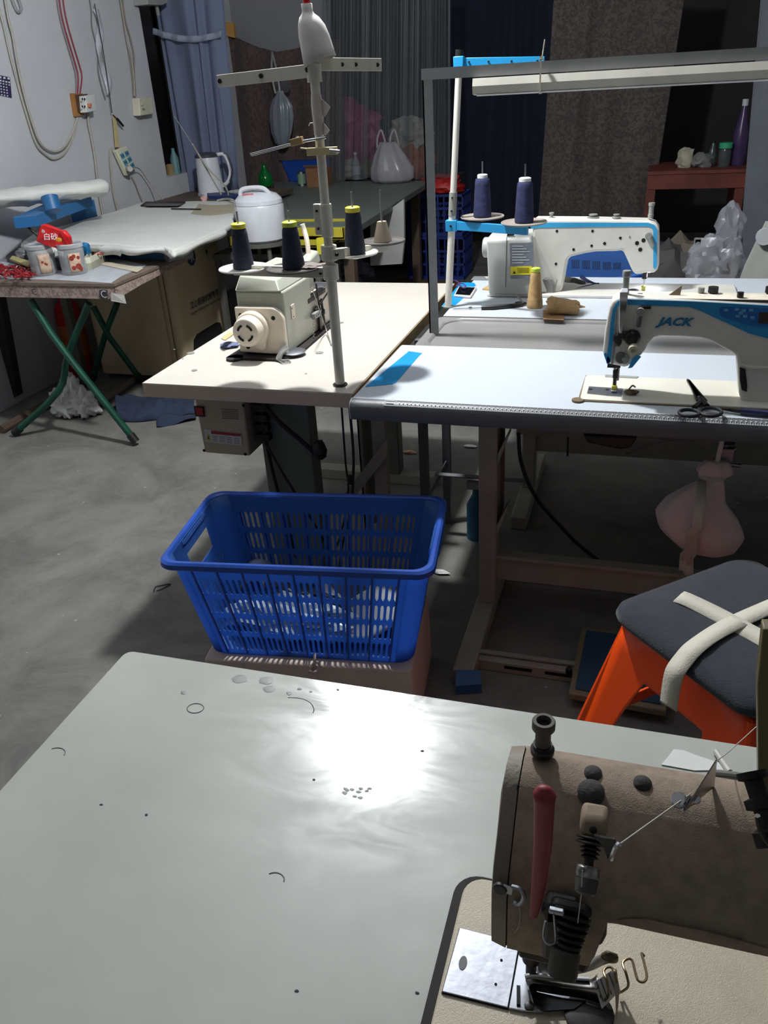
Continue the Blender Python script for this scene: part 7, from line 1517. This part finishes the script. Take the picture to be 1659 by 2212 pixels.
secs = [(-0.053, 0.886, .385), (-0.02, 0.886, .385), (und[0][0]-0.010, 0.887, .385), (und[0][0]-0.006, 0.90, .385)]+[(x_, z_-0.001, .383) for x_, z_ in und]+[(und[-1][0]+0.06, und[-1][1]-0.04, .375), (und[-1][0]+0.07, BED, .37), (0.42, BED, .37)]
b = B(); b.loft([sec(x_, zb_, 1.012, .477, yfr, .948) for x_, zb_, yfr in secs])
b.build('arm_casting', old_casting, nm, ang=50)
b = B(); b.prism([(-0.045, .393, .868), (0.005, .393, .868), (0.009, .395, .886), (-0.05, .395, .886)], (0, 0.07, 0)); b.build('head_base', dark_metal, nm, bevel=0.003)
# presser adjusting screw on top
sx0 = Vector((-0.0405, 0.460, 1.006))
b = B(); b.lathe([(0.0078, 0), (0.0078, 0.001), (0.005, 0.002), (0.005, 0.008), (0.0086, 0.009), (0.0088, 0.0125), (0.0070, 0.0135), (0.0070, 0.017)], sx0, 30); b.build('screw_collar', dark_metal, nm)
b = B(); b.lathe([(0.0058, 0.014), (0.0056, 0.030), (0.0078, 0.0315), (0.0084, 0.0325), (0.0084, 0.0385), (0.0078, 0.0395), (0.0054, 0.0395), (0.0052, 0.034), (0, 0.034)], sx0, 32); b.build('presser_screw', M('dusty_black_knob', (92, 86, 80), 0.7), nm)
b = B(); b.lathe([(0.0053, 0.0345), (0.0053, 0.0350), (0, 0.0350)], sx0, 6); b.build('hex_socket', hole_m, nm)
# bumps
bm_ = M('dusty_black_cap', (66, 62, 60), 0.85, var=0.3, vscale=60, bump=0.5, bscale=300)
for u, v, r_, yy in ((1281, 1661, 0.0060, 0.468), (1277, 1700, 0.0088, 0.0), (1388, 1683, 0.0060, 0)):
    q = Z(u, v+8, 1.012); b = B(); b.lathe([(r_*1.08, -0.004), (r_*1.05, 0.001), (r_*0.9, r_*0.35), (r_*0.5, r_*0.6), (0, r_*0.7)], (q.x, q.y, 1.0115), 20, (0, -0.15, 1)); b.build('rubber_cap', bm_, nm)
# red lever
yl = 0.372
lv_pts = [(1176, 1716, .014), (1176, 1732, .0125), (1175, 1760, .012), (1172, 1830, .0112), (1165, 1900, .0095), (1157, 1955, .0072), (1152, 1980, .005)]
b = B(); rings = []
for k, (u, v, r_) in enumerate(lv_pts):
    q = Y(u, v, yl); rr = r_*0.52
    rings.append([q+Vector((rr*math.cos(a), rr*0.62*math.sin(a), 0)) for a in [2*PI*i/16 for i in range(16)]])
q = Y(1176, 1711, yl+0.002); rings.insert(0, [q+Vector((0.0058*math.cos(a), 0.0040*math.sin(a), 0.0015)) for a in [2*PI*i/16 for i in range(16)]]); rings.insert(0, [q+Vector((0.004*math.cos(a), 0.0028*math.sin(a), 0.0036)) for a in [2*PI*i/16 for i in range(16)]]); rings.insert(0, [q+Vector((0.001*math.cos(a), 0.0006*math.sin(a), 0.0046)) for a in [2*PI*i/16 for i in range(16)]])
b.loft(rings); b.build('red_lever', lever_red, nm, ang=80)
B().cyl(Y(1176, 1760, yl), Y(1176, 1760, yl)+Vector((0, 0.013, 0.0)), 0.003).build('lever_pivot', dark_metal, nm)
# tension unit
tx = Y(1282, 1790, 0.378)
b = B(); b.loft([[(tx.x-0.0078, 0.3835, tx.z+0.003), (tx.x+0.0078, 0.3835, tx.z+0.003), (tx.x+0.008, 0.396, tx.z+0.004), (tx.x-0.008, 0.396, tx.z+0.004)], [(tx.x-0.0088, 0.375, tx.z-0.006), (tx.x+0.0088, 0.375, tx.z-0.006), (tx.x+0.0092, 0.40, tx.z-0.010), (tx.x-0.0092, 0.40, tx.z-0.010)]]); b.build('tension_boss', M('tan_boss', (140, 122, 100), 0.7, var=0.15, vscale=50), nm, bevel=0.003)
screw((tx.x, 0.378, tx.z-0.001), (0, -1, 0.9), 0.0024, nm, dark_metal, 0.001)
ax2 = Vector((-0.02, -0.75, -0.66)).normalized(); t0 = Y(1278, 1808, 0.376)
prof = [(0.00407, 0)]
b = B(); b.lathe([(0.00924, 0), (0.00961, 0.00073), (0.00924, 0.00147), (0.00444, 0.00184), (0.00924, 0.00294), (0.00961, 0.00368), (0.00887, 0.00441), (0.00333, 0.00515), (0.00665, 0.00662), (0.00628, 0.00735), (0.00333, 0.00772), (0.00628, 0.00919), (0.00591, 0.00992), (0.00333, 0.01029), (0.00554, 0.01176), (0.00517, 0.0125), (0.00296, 0.01323), (0.00296, 0.01764)], t0, 26, ax2); b.build('tension_discs', dark_metal, nm)
b = B(); rings = []; 
b.lathe([(0.00591, 0.0169), (0.00725, 0.01801), (0.00725, 0.02279), (0.00651, 0.02389), (0, 0.02389)], t0, 48, ax2)
for v in b.bm.verts:
    d_ = v.co-t0; h_ = d_.dot(ax2); r3 = d_-ax2*h_
    if False:
        v.co = t0+ax2*h_+r3*(1.0 if v.index % 2 == 0 else 1.0)
b.build('tension_nut', M('knurled_steel', (176, 174, 168), 0.35, 0.9, var=0.5, vscale=200, stretch=(1, 1, 0.05)), nm)
b = B(); b.lathe([(0.00651, 0.02352), (0.00702, 0.02499), (0.00651, 0.03234), (0.00444, 0.03381), (0, 0.03381)], t0, 26, ax2); b.build('nut_cap', M('dark_cap', (70, 66, 62), 0.5), nm)
b = B(); b.prism([Y(1283, 1806, 0.368), Y(1300, 1812, 0.362), Y(1328, 1815, 0.358), Y(1330, 1820, 0.358), Y(1322, 1850, 0.358), Y(1312, 1858, 0.358), Y(1308, 1842, 0.358), Y(1302, 1828, 0.362), Y(1285, 1812, 0.368)], (0, 0.002, 0)); b.build('guide_bracket', dark_metal, nm, bevel=0.0005)
b = B(); b.tube(spline([Y(1338, 1822, 0.356), Y(1331, 1828, 0.354), Y(1324, 1845, 0.355), Y(1320, 1856, 0.357)], 5), 0.0015, 6).tube([Y(1336+3.5*math.cos(a), 1823+3.5*math.sin(a), 0.356) for a in [2*PI*i/12 for i in range(12)]], 0.0009, 5, closed=True); b.build('guide_eyelet', chrome, nm)
# needle thread line 
tpm2 = M('white_thread', (196, 190, 180), 0.8)
# triangular metal guide plate on the arm top
g0, g1, g2 = Z(1476, 1752, 1.003), Z(1462, 1738, 1.004), Z(1500, 1740, 1.003)
gp0, gp1 = Y(1478, 1750, 0.405), Y(1500, 1742, 0.43)
gt = Vector((0.079, 0.452, 0))
b = B(); A5 = Y(1476, 1752, 0.398); B5 = Y(1546, 1641, 0.432); C5 = Y(1540, 1700, 0.458); D5 = Y(1496, 1735, 0.415)
b.prism([A5, B5, C5, D5], (0.0009, 0.0, 0)); b.build('guide_plate', M('dark_polished_plate', (120, 118, 118), 0.25, 1.0), nm, smooth=False)
b = B(); b.prism([Y(1462, 1727, 0.40), Y(1492, 1722, 0.41), Y(1500, 1738, 0.41), Y(1476, 1750, 0.398)], (0, 0, 0.0015)); b.build('guide_foot', chrome, nm, smooth=False)
screw(Y(1467, 1730, 0.396), (-0.3, -0.5, 1), 0.005, nm, chrome, 0.003); screw(Y(1502, 1728, 0.418), (0.2, -0.5, 1), 0.003, nm, chrome, 0.003)
thr = B(); thr.tube([Y(1337, 1825, 0.355), Y(1466, 1733, 0.392)], 0.0005, 5).tube([Y(1466, 1733, 0.392), Y(1476, 1726, 0.396), Y(1494, 1713, 0.400)], 0.0004, 5).tube([Y(1546, 1645, 0.43), Y(1572, 1626, 0.5), Y(1700, 1510, 0.62)], 0.0004, 5).tube([Y(1258, 1880, 0.345), Y(1256, 1930, 0.352), Y(1248, 1994, 0.356)], 0.0003, 4)
tag(thr.build('thread', tpm2), 'fine white thread running through the guides of the foreground machine', 'thread')
# right tension unit at photo edge
rt_ = Y(1635, 1730, 0.372); b = B(); b.lathe([(0.0085, 0), (0.0085, 0.004), (0.0055, 0.005), (0.0055, 0.014), (0.009, 0.015), (0.009, 0.020), (0.0055, 0.021), (0.0055, 0.03), (0.010, 0.032), (0.010, 0.04), (0, 0.04)], rt_+Vector((-0.003, 0.014, 0.008)), 22, (0.35, -0.7, -0.65)); b.build('tension_post', dark_metal, nm)
b = B(); b.tube(spline([Y(1636, 1762, 0.352), Y(1642, 1790, 0.352), Y(1655, 1815, 0.352), Y(1680, 1840, 0.352)], 5), 0.0016, 6); b.build('check_spring', dark_metal, nm)
# face screw and wire loop
yfz = 0.385
screw(Y(1081, 1916, yfz), (0, -1, 0), 0.0052, nm, M('dark_screw', (48, 46, 44), 0.5), 0.003)
b = B(); b.prism([Y(1088, 1909, yfz-0.0005), Y(1108, 1917, yfz-0.0005), Y(1106, 1930, yfz-0.0005), Y(1090, 1925, yfz-0.0005)], (0, -0.0015, 0)); b.build('guide_clip', brushed, nm, smooth=False)
b = B(); b.tube(spline([Y(1106, 1915, yfz-0.003), Y(1122, 1920, yfz-0.004), Y(1131, 1932, yfz-0.004), Y(1129, 1945, yfz-0.004), Y(1120, 1953, yfz-0.003), Y(1110, 1950, yfz-0.002)], 6), 0.0016, 6); b.build('wire_hook', brushed, nm)
b = B(); b.tube(spline([Y(1121, 1952, yfz-0.002), Y(1124, 1975, yfz-0.002), Y(1121, 2000, yfz-0.002), Y(1112, 2014, yfz-0.001)], 5), 0.0005, 4); b.build('oil_line', M('pale_line', (170, 160, 140), 0.6), nm)
# lower tension cluster
yc = 0.372
b = B(); b.prism([Y(1170, 1948, yc+0.008), Y(1185, 1938, yc+0.008), Y(1200, 1933, yc+0.008), Y(1262, 1947, yc+0.008), Y(1278, 1958, yc+0.008), Y(1280, 1966, yc+0.008), Y(1262, 1974, yc+0.008), Y(1180, 1974, yc+0.008)], (0, -0.008, 0)); b.build('cluster_bracket', dark_metal, nm, bevel=0.002)
b = B(); b.bb((Y(1175, 1960, yc).x, yc, Y(1175, 2045, yc+.01).z), (Y(1250, 1960, yc).x, yc+0.014, Y(1175, 1955, yc).z)); b.build('cluster_block', M('blackened_block', (44, 42, 40), 0.5, var=0.3, vscale=50), nm, bevel=0.003)
b = B(); b.box(Y(1202, 1968, yc-0.006), (0.010, 0.004, 0.004)); b.build('steel_tab', brushed, nm, bevel=0.001)
ax3 = Vector((-0.05, -0.66, -0.75)).normalized(); c0_ = Y(1240, 1975, yc+0.004)
b = B(); b.lathe([(0.01152, 0), (0.01188, 0.0016), (0.00864, 0.0032), (0.01152, 0.0048), (0.01188, 0.0064), (0.0072, 0.008), (0.01044, 0.0096), (0.01066, 0.0116), (0.00648, 0.0128), (0.00936, 0.0144), (0.0095, 0.016), (0.00576, 0.0176), (0.00828, 0.0188), (0.00828, 0.0208), (0.00504, 0.0216), (0.00504, 0.0256)], c0_, 30, ax3); b.build('spring_discs', dark_metal, nm)
b = B(); b.lathe([(0.009, 0.0224), (0.00994, 0.024), (0.00994, 0.0368), (0.00922, 0.04), (0, 0.04)], c0_+Vector((-0.002, 0, 0)), 30, ax3); b.build('tension_knob', M('dusty_dark_knob', (72, 66, 58), 0.7), nm)
b = B(); b.lathe([(0.00324, 0.04008), (0.00324, 0.04064), (0, 0.04064)], c0_+Vector((-0.002, 0, 0)), 16, ax3); b.build('knob_screw', hole_m, nm)
b = B(); b.prism([Y(1290, 2004, 0.395), Y(1300, 1996, 0.395), Y(1311, 1998, 0.395), Y(1310, 2024, 0.395), Y(1302, 2040, 0.395), Y(1284, 2051, 0.395), Y(1262, 2050, 0.395), Y(1255, 2036, 0.395)], (0, 0.018, 0)); b.build('side_lobe', M('dusty_dark_knob', (72, 66, 58)), nm, bevel=0.003)
b = B(); b.prism([Y(1107, 2016, 0.388), Y(1125, 2008, 0.388), Y(1148, 2012, 0.388), Y(1150, 2025, 0.388), Y(1190, 2034, 0.388), Y(1196, 2050, 0.388), Y(1160, 2044, 0.388), Y(1112, 2026, 0.388)], (0, 0.03, 0)); b.build('bar_bracket', dark_metal, nm, bevel=0.002)
b = B(); b.tube(spline([Y(1178, 1990, 0.362), Y(1174, 2020, 0.362), Y(1180, 2036, 0.360), Y(1192, 2040, 0.360), Y(1200, 2030, 0.362), Y(1196, 1975, 0.364)], 5), 0.0008, 5); b.build('spring_wire', brushed, nm)
# needle bar and folder
nbp = Z(1145, 2110, BED+0.02); nbx, nby = -0.0405, 0.438
b = B(); b.cyl((nbx, nby, 0.89), (nbx, nby, BED+0.042), 0.0065).cyl((nbx+0.001, nby, BED+0.05), (nbx+0.001, nby, BED+0.03), 0.0078).cyl((nbx+0.001, nby, BED+0.03), (nbx+0.001, nby, BED+0.012), 0.0045); b.build('needle_bar', M('smudged_steel', (92, 88, 84), 0.35, 0.9, var=0.3, vscale=60), nm)
b = B(); b.blob((nbx+0.012, nby+0.002, BED+0.036), (0.004, 0.003, 0.011), 0.5, 5, 2, 2); b.build('needle_set_screws', M('rusty_steel', (84, 56, 52), 0.6), nm)
b = B(); b.cyl((nbx+0.0, nby-0.002, BED+0.014), (nbx+0.0, nby-0.002, BED+0.003), 0.0012, 0.0006); b.build('needle', chrome, nm)
folder = M('polished_folder', (170, 168, 164), 0.2, 1.0, var=0.15)
fz_ = BED+0.014
fa = [Z(1134, 2110, fz_), Z(1155, 2107, fz_+0.002), Z(1215, 2113, fz_+0.002), Z(1272, 2116, fz_+0.002), Z(1290, 2104, fz_+0.006)]
fbk = [Z(1138, 2128, BED+0.005), Z(1155, 2140, BED+0.004), Z(1210, 2150, BED+0.005), Z(1262, 2158, BED+0.006), Z(1300, 2170, BED+0.006)]
b = B(); b.loft([spline(fa, 4), [(p_+q_)/2+Vector((0, -0.002, 0.003)) for p_, q_ in zip(spline(fa, 4), spline(fbk, 4))], spline(fbk, 4)], closed=False, cap=False); b.build('folder_plate', folder, nm, solid=0.001)
b = B(); b.tube(spline([q+Vector((0, 0.0, 0.001)) for q in fa[:4]], 4), 0.0016, 6); b.build('folder_edge', chrome, nm)
hrn = [Z(1180, 2108, BED+0.012), Z(1235, 2106, BED+0.014), Z(1275, 2098, BED+0.018), Z(1305, 2084, BED+0.024), Z(1326, 2076, BED+0.028)]
hr2 = [Z(1200, 2082, BED+0.008), Z(1232, 2088, BED+0.011), Z(1262, 2080, BED+0.017), Z(1285, 2066, BED+0.026), Z(1310, 2058, BED+0.032)]
b = B(); b.loft([spline(hrn, 5), spline(hr2, 5)], closed=False, cap=False); b.build('folder_horn', M('horn_steel', (176, 170, 158), 0.3, 0.8, var=0.1), nm, solid=0.0012)
b = B(); q = hrn[-1]; b.blob(Z(1316, 2068, BED+0.028), (0.008, 0.004, 0.006), 0.15, 2, 2, 2); b.build('horn_tip', M('bronze_tip', (112, 102, 82), 0.3, metal=0.8), nm)
b = B(); b.prism([Z(1283, 2124, BED+0.018), Z(1320, 2098, BED+0.022), Z(1331, 2128, BED+0.014), Z(1330, 2150, BED+0.008), Z(1300, 2180, BED+0.004)], (0, 0, 0.0008)); tpe = b.build('measuring_tape', paper_w, smooth=False); tag(tpe, 'short white lined tape feeding into the folder of the foreground machine', 'tape')
b = B()
for k in range(4): a_, c_ = Z(1288+9*k, 2120-6*k, BED+0.0195+0.0008*k), Z(1303+9*k, 2166-8*k, BED+0.0075+0.001*k); b.tube([a_, c_+Vector((0, 0, 0.0012))], 0.0005, 4)
b.build('tape_lines', ink_grey, tpe)
b = B(); b.grid(lambda a, c: Z(1322+10*a+16*c-10*c*c*a-12*max(0, c-.5), 2092+110*c, BED+0.022*(1-c)+0.002+0.006*a*(1-c)), 4, 12); b.build('tape_tail', M('tan_tape', (170, 160, 140), 0.8), tpe, solid=0.0006)
wm = M('bronze_wire', (130, 112, 84), 0.3, metal=0.8)
def wire(pts, par): 
    b = B(); b.tube(spline([Z(u, v, z_) for u, v, z_ in pts], 7), 0.0011, 8); return b.build('wire_guide', wm, par)
h0 = BED+0.03
wire([(1304, 2164, BED+0.004), (1315, 2148, h0-0.01), (1311, 2120, h0), (1304, 2100, h0), (1310, 2090, h0), (1322, 2091, h0), (1330, 2108, h0), (1338, 2145, BED+0.004)], nm)
wire([(1342, 2143, BED+0.004), (1357, 2130, h0-0.01), (1353, 2105, h0), (1345, 2082, h0), (1354, 2072, h0), (1365, 2074, h0), (1371, 2095, h0), (1378, 2117, h0), (1390, 2121, h0), (1397, 2110, h0), (1392, 2082, h0), (1386, 2060, h0), (1392, 2066, h0-0.002)], nm)
dkm = M('oil_black', (22, 24, 26), 0.25, 0.5)
b = B(); b.prism([Z(1138, 2120, BED+0.003), Z(1160, 2145, BED+0.003), Z(1215, 2158, BED+0.003), Z(1265, 2164, BED+0.003), Z(1240, 2182, BED+0.003), Z(1175, 2186, BED+0.003), Z(1152, 2168, BED+0.003)], (0, 0, 0.0016)); b.build('feed_recess', dkm, nm, smooth=False)
b = B(); b.box(Z(1120, 2150, BED+0.004), (0.003, 0.016, 0.002), Matrix.Rotation(0.15, 3, 'Z')); b.build('feed_slot', dkm, nm, smooth=False)
# olive post at photo edge
b = B(); b.prism([Y(1636, 1480, 0.462), Y(1648, 1360, 0.462), Y(1700, 1360, 0.462), Y(1700, 1712, 0.462), Y(1638, 1706, 0.462)], (0, 0.012, 0)); b.build('thread_guide_post', M('olive_plate', (112, 100, 58), 0.5, var=0.2), nm, bevel=0.001)
# paper scrap, rod and piping on the table behind the machine
b = B(); zz_ = T+0.0008; b.prism([Z(1428, 1652, zz_), Z(1444, 1634, zz_), Z(1455, 1619, zz_), Z(1475, 1621, zz_), Z(1510, 1634, zz_), Z(1560, 1650, zz_), Z(1572, 1664, zz_), Z(1500, 1665, zz_)], (0, 0, 0.0006)); tag(b.build('paper_tag', paper_w, smooth=False), 'white deckle edged paper tag lying behind the foreground machine', 'paper')
b = B(); b.tube([Z(1546, 1623, T+0.004), Z(1576, 1667, T+0.004)], 0.0035, 8); tag(b.build('stick', M('white_stick', (200, 196, 186), 0.5)), 'short white stick lying across the paper tag', 'stick')
b = B(); b.tube(spline([Z(1540, 1668, T+0.003), Z(1590, 1673, T+0.003), Z(1640, 1686, T+0.003), Z(1720, 1700, T+0.003)], 5), 0.0035, 8); tag(b.build('piping_cord', grey_pl), 'grey cord lying along the back of the foreground machine arm', 'cord')

# ================================================================== HANGING BULB (above the frame)
lp_ = thing('hanging_lamp', 'bright bulb hanging on a cord over the cream table above the view', 'lamp', LAMP_POS)
bulb_m = M('lit_bulb', (255, 255, 255), 0.5, var=0.0)
nt2 = bulb_m.node_tree; bs_ = nt2.nodes['Principled BSDF']; bs_.inputs['Emission Color'].default_value = (0.93, 0.97, 1.0, 1); R_B = 0.045
bs_.inputs['Emission Strength'].default_value = 20.0
lb_ = bpy.data.lights.new('bulb_light', 'POINT'); lb_.energy = LAMP_W; lb_.color = (0.95, 0.98, 1.0); lb_.shadow_soft_size = 0.06
lbo = bpy.data.objects.new('bulb_light', lb_); C.objects.link(lbo); lbo.parent = lp_; lbo.location = (0, 0, 0)
B().lathe([(0.02, 0.062), (0.045, 0.066), (0.045, 0.075), (0.02, 0.085)], LAMP_POS, 24).build('bulb', bulb_m, lp_)
B().lathe([(0.02, 0.08), (0.022, 0.12), (0, 0.13)], LAMP_POS, 16).build('socket', black_pl, lp_)
B().cyl(LAMP_POS+Vector((0, 0, R_B+0.05)), (LAMP_POS.x, LAMP_POS.y, 3.0), 0.004).build('cord', cable_black, lp_)
